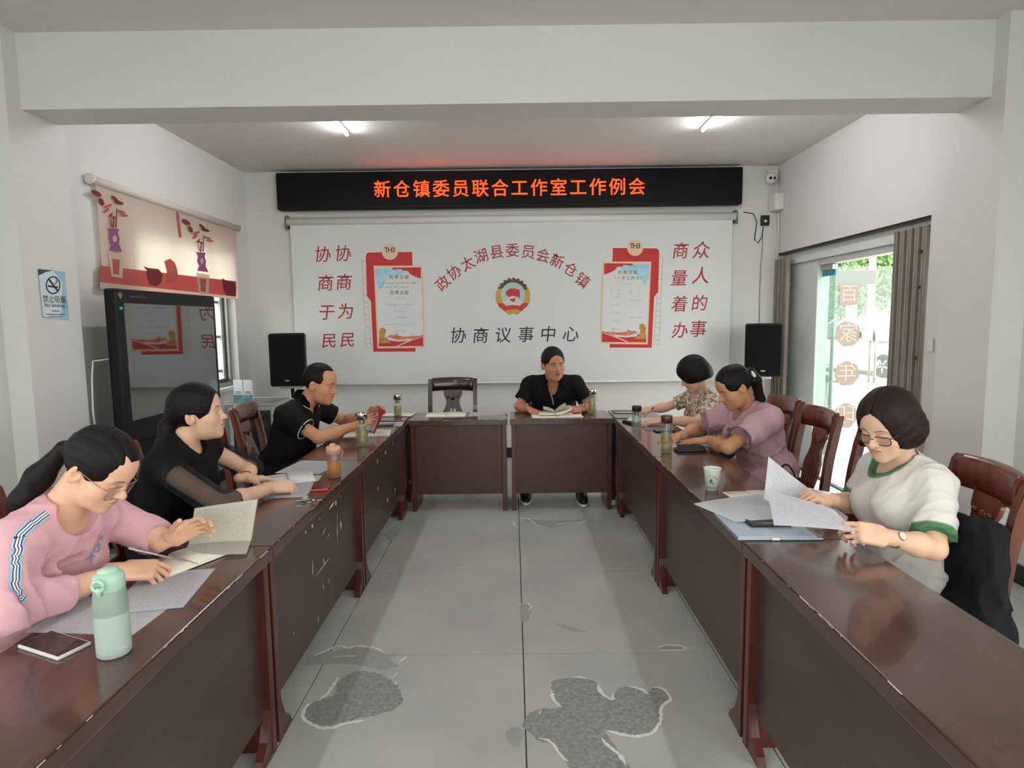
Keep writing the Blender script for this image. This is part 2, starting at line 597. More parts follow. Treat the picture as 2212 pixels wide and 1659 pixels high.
# mirrored sticker characters seen from the back of the glass
M_stick = mat('sticker_tan', '84776d', .7)
M_stick2 = mat('sticker_line', 'b3a498', .7)
for ch, px, py, wpx, hpx in (('百', 1834, 636, 46, 46), ('家', 1832, 722, 50, 50), ('年', 1829, 807, 50, 50), ('印', 1826, 898, 48, 52)):
    c = ony(px, py, LY - .008)
    w, h = wpx / FPX * LY * .5, hpx / FPX * LY * .5
    lobes = 4 if ch == '百' else 7
    out = []
    for i in range(56):
        a = 2 * pi * i / 56
        if ch == '百':
            e = .28
            rx = abs(cos(a)) ** e * (1 if cos(a) > 0 else -1)
            ry = abs(sin(a)) ** e * (1 if sin(a) > 0 else -1)
            out.append((rx * w * (1.0 if ry > .55 else .86), ry * h))
        else:
            r = 1 + .10 * abs(cos(lobes * a / 2 + px))
            out.append((cos(a) * w * r, sin(a) * h * r))
    st = flat('glass_sticker', [out], .002, M_stick, lf, basis((c[0], LY - .009, c[2]), (1, 0, 0), (0, 0, 1)))
    text('sticker_lettering', ch, h * 1.75, basis((c[0], LY - .0108, c[2]), (-1, 0, 0), (0, 0, 1)) @ Matrix.Diagonal((1, 1, -1, 1)), M_stick2, st, depth=.0008, bold=-.012)

# folding steel grilles pushed to both sides of the doorway
M_grille = mat('weathered_steel', '9f978c', .5, metal=.3, var=1, col2='7f776d', vscale=9, stretch=(1, 1, .15))
for nm, a, b, n, lab in (('near', 4.372, 4.745, 9, 'folded steel slat gate nearest the column by the glass door'), ('far', 6.565, 6.875, 7, 'folded steel slat gate beside the right speaker')):
    g = thing('folding_gate', lab, 'gate', (WX - .02, (a + b) / 2, 0), 0, 'folding gates at the doorway')
    w = (b - a) / n
    for i in range(n):
        yy = a + w * i - (a + b) / 2
        bm = bmesh.new()
        off = .018 * (i % 2)
        for q in ((.0, .0), (.34, .006), (.67, .002)):
            bx(bm, (off + q[1], yy + w * q[0] + .001, .016), (off + q[1] + .012, yy + w * (q[0] + .33), 2.18), .002, 1)
        bx(bm, (off + .010, yy + .001, .016), (off + .016, yy + w - .002, 2.18))
        bx(bm, (.004, yy - .0005, .016), (.034, yy + .003, 2.18))
        bx(bm, (.036, yy + .001, .016), (.040, yy + w - .001, 2.18))
        obj('gate_slat', bm, M_grille, g)
    for z in (.5, 1.2, 1.9):
        box('cross_link', (.048, -(b - a) / 2 + .006, z - .01), (.056, (b - a) / 2 - .006, z + .01), M_grille, g)
    if nm == 'near':
        for z in (1.25, 1.75, 2.0):
            box('bolt_lug', (-.012, -(b - a) / 2 + .03, z - .012), (.0, -(b - a) / 2 + .055, z + .012), M_dalu, g, .003)
# ================================================================ tables
def wood_mat(name, c1, c2, rough, coat, stretch, scale=3.0):
    mt = mat(name, c1, rough, spec=.5, var=1, col2=c2, vscale=scale, stretch=stretch, coat=coat)
    return mt


M_top = wood_mat('table_top_wood', '53372d', '432b23', .19, .35, (9, 1.2, 1))
M_topx = wood_mat('table_top_wood_cross', '53372d', '432b23', .19, .35, (1.2, 9, 1))
M_panel = wood_mat('table_panel_wood', '4a3731', '3d2d28', .34, .0, (5, .8, 6))
M_panelr = wood_mat('table_panel_red', '502d28', '422420', .36, .0, (.8, 5, 6))
M_leg = wood_mat('table_leg_wood', '5c2a20', '451c16', .28, .2, (8, 8, .8))
M_chip = mat('paint_chip', 'd6d1ca', .8)
TH, TL = .76, 1.345


def table(label, loc, rz, L, W, topm=M_top, panm=M_panel, chips=None, group='conference tables', wear=True, feet=True):
    """local: length along y from 0..L, outer edge x=0, inner (panel) edge x=W"""
    t = thing('conference_table', label, 'table', loc, rz, group)
    bm = bmesh.new()
    bx(bm, (0, .0015, TH - .048), (W, L - .0015, TH), .005, 2)
    obj('table_top', bm, topm, t)
    for y in (.012, L - .047):
        bm = bmesh.new()
        bx(bm, (.045, y, 0), (W - .016, y + .035, TH - .048), .003, 1)
        obj('end_panel', bm, M_leg, t)
        if not feet:
            continue
        # bracket foot swelling out under the modesty panel
        s = 1 if y < L / 2 else -1
        yb = y + .035 if s > 0 else y
        prof = [(yb, 0), (yb + s * .10, 0), (yb + s * .085, .03), (yb + s * .04, .07), (yb + s * .012, .13), (yb, .17)]
        bm = bmesh.new()
        va = [bm.verts.new((W - .05, p[0], p[1])) for p in prof]
        vb = [bm.verts.new((W - .02, p[0], p[1])) for p in prof]
        bm.faces.new(va)
        bm.faces.new(vb[::-1])
        for i in range(len(prof)):
            bm.faces.new((va[i], vb[i], vb[(i + 1) % len(prof)], va[(i + 1) % len(prof)]))
        obj('foot', bm, M_leg, t)
    box('modesty_panel', (W - .066, .048, .135), (W - .048, L - .048, TH - .05), panm, t)
    box('under_shelf', (.07, .048, .640), (W - .068, L - .048, .655), panm, t)
    if wear:
        # worn flecks along the top's inner edge
        rg = random.Random(int(L * 100 + loc[1] * 97 + loc[0] * 13))
        bm = bmesh.new()
        for i in range(int(9 * L)):
            y = rg.uniform(.03, L - .05)
            ln = rg.choice((.006, .012, .02, .05))
            h = rg.uniform(.0008, .0022)
            bx(bm, (W - .0052, y, TH - .0030), (W - .0004, y + ln, TH - .0030 + h))
        obj('edge_wear', bm, M_chip, t)['kind'] = 'stuff'
    if chips:
        bm = bmesh.new()
        for (y, z, ln, w, a) in chips:
            d = Vector((0, cos(a), sin(a)))
            s = Vector((0, -sin(a), cos(a)))
            w *= 1.6
            p = Vector((W - .0472, y, z))
            q = [p - d * ln / 2, p - s * w / 2 + d * ln * .1, p + d * ln / 2, p + s * w / 2 - d * ln * .1]
            bm.faces.new([bm.verts.new(v) for v in q])
        obj('scratch_marks', bm, M_chip, t)['kind'] = 'stuff'
    return t


XLo, XLi, XRi, XRo = -1.262, -.868, .808, 1.208
JY = [.775, 2.125, 3.485, 4.845]
WL, WR = XLi - XLo, XRo - XRi


def chips_from(pxs, X, yref):
    out = []
    for x0, y0, x1, y1, w in pxs:
        a, b = onx(x0, y0, X), onx(x1, y1, X)
        d = b - a
        ln = max(.008, float(np.hypot(d[1], d[2])))
        out.append((float((a[1] + b[1]) / 2 - yref), float((a[2] + b[2]) / 2), ln, w, math.atan2(d[2], d[1])))
    return out


cc = lambda *q: tuple(v for x, y in q for v in (260 + x / 3.687, 760 + y / 3.687))
ch2 = [(*cc((1660, 1260), (1705, 1190)), .010), (*cc((1712, 1180), (1718, 1230)), .014), (*cc((1725, 1270), (1727, 1380)), .004), (*cc((1750, 1340), (1757, 1420)), .008), (*cc((1725, 1390), (1725, 1470)), .005), (*cc((1520, 1380), (1535, 1395)), .012), (*cc((1470, 1430), (1480, 1445)), .010), (*cc((1585, 1320), (1588, 1340)), .006), (*cc((1745, 1140), (1752, 1160)), .005), (*cc((1600, 1470), (1640, 1390)), .004),
       (674, 1208, 676, 1245, .006), (678, 1250, 715, 1200, .004), (697, 1262, 699, 1273, .008), (686, 1330, 688, 1345, .010), (634, 1365, 635, 1372, .006), (708, 1250, 710, 1258, .008), (697, 1205, 702, 1220, .006), (728, 1110, 729, 1185, .005), (736, 1125, 737, 1145, .010), (706, 1165, 712, 1150, .004)]
ch3 = [(*cc((2170, 715), (2175, 740)), .010), (*cc((2110, 780), (2112, 825)), .022), (*cc((2045, 850), (2047, 895)), .016), (*cc((2180, 880), (2182, 905)), .006), (*cc((2050, 1070), (2052, 1105)), .018), (*cc((2185, 1090), (2190, 1110)), .018), (*cc((2125, 1160), (2130, 1205)), .022), (*cc((2060, 1255), (2062, 1285)), .014)]
table('long wooden table nearest the camera on the left, under the green bottle', (XLo, JY[0], 0), 0, JY[1] - JY[0], WL)
table('scratched wooden table on the left, under the red phone and keys', (XLo, JY[1], 0), 0, JY[2] - JY[1], WL, chips=chips_from(ch2, XLi - .048, JY[1]))
table('chipped wooden table on the left, under the red book reader', (XLo, JY[2], 0), 0, JY[3] - JY[2], WL, chips=chips_from(ch3, XLi - .048, JY[2]))
for k, lab in enumerate(('long wooden table nearest the camera on the right, bare topped', 'wooden table on the right, under the white paper cup', 'wooden table on the right, under the two women in pale tops')):
    L = JY[k + 1] - JY[k]
    table(lab, (XRo, JY[k + 1], 0), pi, L, WR)
FY0, FY1 = 4.895, 5.325
WF = FY1 - FY0
# far row: local y -> world x, inner side faces the camera
table('short wooden table in front of the empty chair by the screen', (-.852, FY1, 0), -pi / 2, .800, WF, M_topx, M_panelr, feet=False)
table('short reddish wooden table in front of the man in the middle', (-.034, FY1, 0), -pi / 2, .838, WF, M_topx, M_panelr, feet=False)
table('small square corner table under the open notebook at far left', (XLo, 4.895, 0), 0, WF, WL - .012, wear=False)
table('small square corner table under the grey folder at far right', (XRo, FY1, 0), pi, WF, WR - .012, wear=False)

# ================================================================ chairs
M_chair = wood_mat('chair_wood', '6f321f', '542214', .24, .25, (7, 7, .9))
M_chaird = wood_mat('chair_wood_dark', '34161a', '26100f', .25, .4, (7, 7, .9))


def bent(bm, prof, x0, x1):
    """board between x0 and x1 whose (y,z) outline is prof"""
    va = [bm.verts.new((x0, p[0], p[1])) for p in prof]
    vb = [bm.verts.new((x1, p[0], p[1])) for p in prof]
    bm.faces.new(va[::-1])
    bm.faces.new(vb)
    n = len(prof)
    for i in range(n):
        bm.faces.new((va[i], va[(i + 1) % n], vb[(i + 1) % n], vb[i]))


def make_chair(label, m_, group='carved wooden chairs'):
    """local: seat faces +y, back at -y; width along x; ground at z=0"""
    t = thing('wooden_chair', label, 'chair', (0, 0, 0), 0, group)
    hw = .215
    back = lambda z: -.19 - .02 * max(0, (z - .45)) - .22 * max(0, z - .45) ** 2   # rake of the back
    bm = bmesh.new()
    bx(bm, (-.225, -.20, .425), (.225, .22, .455), .010, 2)
    obj('seat', bm, m_, t)
    box('apron', (-.200, -.17, .365), (.200, .195, .425), m_, t, .003)
    for sx in (-1, 1):
        x = sx * hw
        bm = bmesh.new()
        zs = [0, .15, .30, .45, .6, .75, .9, .985]
        f = [(back(z) + .022 - (.05 * max(0, .3 - z)), z) for z in zs]
        r = [(back(z) - .018 - (.05 * max(0, .3 - z)), z) for z in zs]
        top = [(back(1.0) + .012, 1.003), (back(1.0) - .012, 1.003)]
        bent(bm, f + top + r[::-1], x - .020, x + .020)
        bmesh.ops.bevel(bm, geom=[e for e in bm.edges if abs(e.verts[0].co.x - e.verts[1].co.x) < 1e-6], offset=.005, segments=2, affect='EDGES')
        obj('back_leg', bm, m_, t)
        bm = bmesh.new()
        bx(bm, (sx * .19 - .02, .17, 0), (sx * .19 + .02, .21, .425), .004, 1)
        obj('front_leg', bm, m_, t)
        box('side_stretcher', (sx * .19 - .010, -.20, .15), (sx * .19 + .010, .17, .175), m_, t)
    box('front_stretcher', (-.17, .178, .20), (.17, .198, .23), m_, t)
    # crest rail: rolled board curving back, hooked over the posts
    bm = bmesh.new()
    n = 12
    prof = [(.020, .885), (.024, .93), (.020, .985), (.006, 1.008), (-.014, 1.010), (-.024, .995), (-.018, .94), (-.014, .885)]
    rings = []
    for i in range(n + 1):
        u = i / n * 2 - 1
        xx = u * (hw - .018)
        dy = -.028 * (1 - u * u)
        dz = .006 * (1 - u * u)
        rings.append([bm.verts.new((xx, back(.95) + p[0] + dy, p[1] + dz)) for p in prof])
    for a, b in zip(rings, rings[1:]):
        for k in range(len(prof)):
            f = bm.faces.new((a[k], b[k], b[(k + 1) % len(prof)], a[(k + 1) % len(prof)]))
            f.smooth = True
    bm.faces.new(rings[0])
    bm.faces.new(rings[-1][::-1])
    obj('crest_rail', bm, m_, t)
    bm = bmesh.new()
    bx(bm, (-.195, back(.52) - .008, .50), (.195, back(.52) + .014, .545), .004, 1)
    obj('lower_rail', bm, m_, t)
    # vase splat with pierced slots
    half = [(.072, .545), (.085, .60), (.098, .66), (.094, .71), (.072, .75), (.062, .79), (.068, .83), (.085, .86), (.092, .915)]
    out = half + [(-x, z) for x, z in half[::-1]]
    holes = []
    for cx_, lo_, hi_ in ((-.050, .585, .685), (-.017, .580, .735), (.017, .580, .735), (.050, .585, .685)):
        w = .009
        holes.append([(cx_ + w * cos(a), lo_ + w + w * sin(a)) for a in np.linspace(pi, 2 * pi, 6)] + [(cx_ + w * cos(a), hi_ - w + w * sin(a)) for a in np.linspace(0, pi, 6)])
    z0, z1 = .545, .892
    y0, y1 = back(z0) + .003, back(z1) - .024
    dv = Vector((0, y1 - y0, z1 - z0)).normalized()
    org = Vector((0, y0, z0)) - dv * z0 * ((Vector((0, y1 - y0, z1 - z0)).length) / (z1 - z0))
    sp = flat('splat', [out] + holes, .016, m_, t, basis(org, (1, 0, 0), dv))
    # carved medallion and petals proud of the splat
    bm = bmesh.new()
    c = org + dv * .835
    for rr, th in ((.026, .012), (.017, .018)):
        r = bmesh.ops.create_cone(bm, cap_ends=True, segments=16, radius1=rr, radius2=rr * .8, depth=th, matrix=Matrix.Translation(c) @ Matrix.Rotation(radians(-90), 4, 'X') @ Matrix.Translation((0, 0, .006)))
    for sx in (-1, 1):
        bmesh.ops.create_uvsphere(bm, u_segments=8, v_segments=6, radius=.013, matrix=Matrix.Translation(c + Vector((sx * .047, .006, .012))))
    for i in range(4):
        bmesh.ops.create_uvsphere(bm, u_segments=8, v_segments=6, radius=.006, matrix=Matrix.Translation(c + Vector(((i - 1.5) * .022, .008, -.052))) @ Matrix.Diagonal((1, 1, 2.6, 1)))
    obj('carving', bm, m_, sp, True)
    return t


# facing +x on the left side, -x on the right, -y behind the far table
ch_src = make_chair('carved wooden chair behind the woman in pink sweatshirt', M_chair)
ch_src.location, ch_src.rotation_euler = (-1.56, 1.885, 0), (0, 0, -pi / 2)
for loc, rz, lab in (((-1.56, 2.70, 0), -88, 'carved wooden chair behind the woman in sheer black blouse'),
                     ((-1.56, 3.485, 0), -92, 'empty carved wooden chair between the smiling woman and the polo man'),
                     ((-1.56, 4.13, 0), -84, 'carved wooden chair behind the man in black polo shirt'),
                     ((1.475, 2.24, 0), 80, 'carved wooden chair with a black jacket, behind the white shirt woman'),
                     ((1.55, 2.93, 0), 90, 'carved wooden chair mostly hidden behind the white shirt woman'),
                     ((1.56, 3.615, 0), 88, 'empty carved wooden chair with a dark bag on its seat'),
                     ((1.60, 4.17, 0), 92, 'carved wooden chair behind the woman in pink dress'),
                     ((1.60, 4.86, 0), 90, 'carved wooden chair behind the woman in patterned blouse')):
    dup(ch_src, loc, radians(rz), lab)
ch_dark = make_chair('empty dark wooden chair below the projection screen', M_chaird)
ch_dark.location, ch_dark.rotation_euler = (-.585, 5.63, 0), (0, 0, pi)
dup(ch_dark, (.37, 5.80, 0), radians(178), 'dark wooden chair hidden behind the man in the middle')
# ================================================================ things on and by the back wall
XZ = lambda c, Y: basis((c[0], Y, c[2]), (1, 0, 0), (0, 0, 1))


def join(name, objs, parent=None):
    """merge freshly made mesh objects (same material) into one part"""
    bm = bmesh.new()
    for o in objs:
        bm.from_mesh(o.data)
    me = bpy.data.meshes.new(name)
    bm.to_mesh(me)
    bm.free()
    mt = objs[0].data.materials[0]
    for o in objs:
        d = o.data
        bpy.data.objects.remove(o)
        bpy.data.meshes.remove(d)
    return link(name, me, mt, parent)


def chars(name, items, Y, material, parent, bold=.012, shear=0.0, depth=.0006):
    """items (char, px, py, size_px, rot_deg) printed on the plane at depth Y; one part per block of writing"""
    os_ = []
    name = 'character'
    for c, px, py, sp, rot in items:
        p = ony(px, py, Y)
        os_.append(text(name, c, sp / FPX * Y * 1.06, XZ(p, Y) @ Matrix.Rotation(radians(rot), 4, 'Z') @ Matrix(((1, shear, 0, 0), (0, 1, 0, 0), (0, 0, 1, 0), (0, 0, 0, 1))), material, None, depth, bold))
    return os_


def pxpoly(name, pts, Y, material, parent, depth=.0006, holes=()):
    L = []
    for lp in [pts] + list(holes):
        L.append([(lambda p: (p[0], p[2]))(ony(x, y, Y)) for x, y in lp])
    return flat(name, L, depth, material, parent, basis((0, Y, 0), (1, 0, 0), (0, 0, 1)))


def ring(cx, cy, rx, ry=None, n=40, a0=0, a1=360):
    ry = ry or rx
    return [(cx + rx * cos(radians(a0 + (a1 - a0) * i / n)), cy + ry * sin(radians(a0 + (a1 - a0) * i / n))) for i in range(n)]


# ---------------------------------------------------------------- LED sign
YL = 6.76
a, b = ony(594, 372, YL), ony(1604, 444, YL)
LX0, LX1, LZ1, LZ0 = a[0], b[0], 3.155, 2.765
led = thing('led_sign', 'black LED sign with red Chinese lettering above the projection screen', 'sign', ((LX0 + LX1) / 2, YL, LZ0))
M_ledbody = mat('led_black', '060607', .5, spec=.25)
M_ledface = mat('led_face', '070708', .5, spec=.2, bump=.2, bscale=300)
bx0 = (LX0 + LX1) / 2
bm = bmesh.new()
bx(bm, (LX0 - bx0, .004, 0), (LX1 - bx0, YB - YL - .002, LZ1 - LZ0), .018, 3)
obj('sign_frame', bm, M_ledbody, led)
box('display_panel', (LX0 - bx0 + .03, -.001, .03), (LX1 - bx0 - .03, .006, LZ1 - LZ0 - .03), M_ledface, led)
M_ledtext = mat('led_red', 'ff3a12', .5, emit='ff2e08', estr=3.2)
s_ = '新仓镇委员联合工作室工作例会'
t_ = chars('lettering', [(c, 826 + i * 42.3, 411.5 - i * .46, 35, 0) for i, c in enumerate(s_)], YL - .003, M_ledtext, None, bold=.005)
for q in t_:
    q.data.transform(Matrix.Translation((-bx0, -YL, -LZ0)))
    q.parent = led
# ---------------------------------------------------------------- projection screen with printed artwork
YS = 6.80
SX0, SX1 = ony(627, 500, YS)[0], ony(1582, 500, YS)[0]
SZ0, SZ1 = .868, 2.60
sc_ = thing('projection_screen', 'white roll-down projection screen with red calligraphy and two posters', 'screen', (0, YS, SZ0))
M_screen = mat('screen_fabric', 'cfd3d2', .75, bump=.03, bscale=8)


def rel(o, root):
    """child built in world coordinates -> keep its place under root (unrotated root)"""
    o.data.transform(Matrix.Translation(-Vector(root.location)))
    o.parent = root
    return o


rel(box('fabric', (SX0, YS, SZ0), (SX1, YS + .002, SZ1 + .02), M_screen), sc_)
rel(tubeobj('bottom_bar', [(SX0, YS + .004, SZ0), (SX1, YS + .004, SZ0)], .010, M_white, None, 10), sc_)
rel(tubeobj('roller', [(SX0 - .03, YS + .012, 2.645), (SX1 + .03, YS + .012, 2.645)], .042, mat('roller_white', 'd4d6d4', .5), None, 20), sc_)
for s_, xx in ((-1, SX0 - .035), (1, SX1 + .035)):
    bm = bmesh.new()
    bx(bm, (xx - .006, YS - .012, 2.575), (xx + .006, YB - .003, 2.715), .002, 1)
    bx(bm, (min(xx, xx + s_ * .05), YB - .012, 2.575), (max(xx, xx + s_ * .05), YB - .003, 2.715), .002, 1)
    bx(bm, (xx - .016, YS - .02, 2.62), (xx + .016, YS + .02, 2.66), .003, 1)
    rel(obj('end_bracket', bm, mat('bracket_steel', '7d7d78', .4, metal=.7) if s_ < 0 else bpy.data.materials['bracket_steel'], None), sc_)
YP = YS - .0012


def red_ink():
    mt = mat('calligraphy_red', 'bd2530', .7, var=1, col2='7c2a30', vscale=14)
    return mt


M_red = red_ink()
M_redp = mat('poster_red', 'b8262b', .6)
M_ink = mat('calligraphy_ink', '23252c', .7, var=1, col2='3a3c44', vscale=20)
M_beige = mat('poster_beige', 'dcbf9c', .6)
M_pale = mat('poster_pale', 'cfd4d4', .6)
M_sky = mat('poster_sky', '86bdd6', .6, var=1, col2='b4d3dd', vscale=9)
M_gold = mat('poster_gold', 'c79a45', .6, var=1, col2='9c6b2c', vscale=30)
M_org = mat('poster_orange', 'b9533a', .6, var=1, col2='d58a5a', vscale=25)
M_gray = mat('poster_print', '4a4a4c', .7)
M_lat = mat('poster_lattice', 'c9b8a0', .7)
P_ = lambda o: [rel(q, sc_) for q in o] if isinstance(o, list) else rel(o, sc_)
P_(chars('lettering', [('协', 697, 552, 34, 0), ('商', 703, 614, 34, 0), ('于', 706, 677, 34, 0), ('民', 711, 738, 32, 0)], YP, M_red, None, .004, .14))
P_(chars('lettering', [('协', 741, 550, 34, 0), ('商', 743, 612, 34, 0), ('为', 747, 675, 34, 0), ('民', 751, 736, 32, 0)], YP, M_red, None, .004, .14))
P_(chars('lettering', [('商', 1470, 544, 34, 0), ('量', 1467, 603, 34, 0), ('着', 1468, 659, 34, 0), ('办', 1469, 716, 34, 0)], YP, M_red, None, .004, .14))
P_(chars('lettering', [('众', 1515, 543, 36, 0), ('人', 1514, 598, 36, 0), ('的', 1511, 657, 34, 0), ('事', 1508, 713, 36, 0)], YP, M_red, None, .004, .14))
P_(chars('lettering', [('政', 958, 613, 29, 44), ('协', 982, 590, 29, 34), ('太', 1011, 571, 29, 27), ('湖', 1040, 555, 29, 17), ('县', 1073, 546, 29, 8), ('委', 1107, 543, 29, 0), ('员', 1141, 546, 29, -7), ('会', 1173, 554, 29, -15), ('新', 1203, 566, 29, -23), ('仓', 1232, 584, 29, -30), ('镇', 1257, 607, 29, -40)], YP, M_red, None, .004))
P_(chars('lettering', [('协', 990, 727, 34, 0), ('商', 1038, 727, 34, 0), ('议', 1087, 726, 34, 0), ('事', 1136, 725, 34, 0), ('中', 1184, 724, 34, 0), ('心', 1233, 724, 34, 0)], YP, M_ink, None, .004, .12))

# emblem: gear, wheat ring, flag, globe and ribbon
E_ = lambda pts: [(1040 + x / 11.85, 580 + y / 11.85) for x, y in pts]
M_gear = mat('emblem_gear', '4f4138', .6)
M_eg = mat('emblem_gold', 'c9a24c', .6, var=1, col2='b58e3c', vscale=40)
M_teal = mat('emblem_teal', 'a9c2b8', .6)
M_ered = mat('emblem_red', 'bb3434', .6)
M_eear = mat('emblem_earth', 'cdc9c6', .6)
gear = []
for i in range(33):
    a = -160 + 140 * i / 32 * 1.0
    r = 438 if (i // 2) % 2 == 0 else 398
    gear.append((808 + r * .96 * cos(radians(a)), 665 + r * sin(radians(a))))
P_(pxpoly('emblem_gear', E_(gear + ring(808, 665, 310, 310, 20, -20, -160)), YP - .0005, M_gear, None))
P_(pxpoly('emblem_wheat', E_([(450, 425), (525, 490), (485, 660), (545, 865), (640, 960), (980, 960), (1070, 870), (1125, 680), (1085, 470), (1170, 430), (1255, 640), (1250, 830), (1170, 970), (920, 1185), (815, 1155), (710, 1190), (450, 990), (365, 830), (360, 650)]), YP - .0002, M_eg, None))
P_(pxpoly('emblem_disc', E_(ring(806, 665, 315, 300)), YP - .0010, M_teal, None))
P_(pxpoly('emblem_globe', E_([(590, 860), (680, 760), (800, 710), (930, 745), (1040, 850), (985, 945), (640, 955)]), YP - .0020, M_eear, None))
P_(pxpoly('emblem_flag', E_([(610, 640), (660, 555), (740, 510), (860, 510), (975, 545), (990, 760), (900, 715), (800, 700), (690, 730)]), YP - .0015, M_ered, None))
P_(pxpoly('emblem_map', E_([(710, 780), (780, 775), (830, 770), (880, 735), (860, 800), (870, 840), (810, 860), (750, 825)]), YP - .0025, M_ered, None))
P_(pxpoly('emblem_ribbon', E_([(420, 885), (560, 885), (640, 965), (700, 945), (810, 932), (930, 945), (990, 960), (1060, 875), (1210, 880), (1160, 975), (1110, 1010), (1030, 1085), (900, 1045), (810, 1040), (720, 1050), (600, 1090), (510, 1015), (450, 975)]), YP - .0030, M_ered, None))
P_(pxpoly('emblem_star', E_([(798 + (42 if i % 2 == 0 else 18) * sin(pi * i / 5), 300 - (42 if i % 2 == 0 else 18) * cos(pi * i / 5)) for i in range(10)]), YP - .0012, mat('emblem_star', '8d5c57', .6), None))


def scribble(rows, Y, material, parent, conv, seed=1):
    """rows (x0,x1,y,h): rows of tiny unreadable print"""
    rg = random.Random(seed)
    bm = bmesh.new()
    for x0, x1, y, h in rows:
        x = x0
        while x < x1:
            w = h * rg.uniform(.6, 1.0)
            for k in range(3):
                p, q = (x + rg.uniform(0, w * .5), y - h / 2 + rg.uniform(0, h * .8)), None
                q = (p[0] + w * rg.uniform(.15, .6), p[1] + h * rg.uniform(.12, .3))
                c = [ony(*conv(*z), Y) for z in (p, (q[0], p[1]), q, (p[0], q[1]))]
                bm.faces.new([bm.verts.new((v[0], Y, v[2])) for v in c])
            x += h * 1.12
    return obj('fine_print', bm, material, parent)


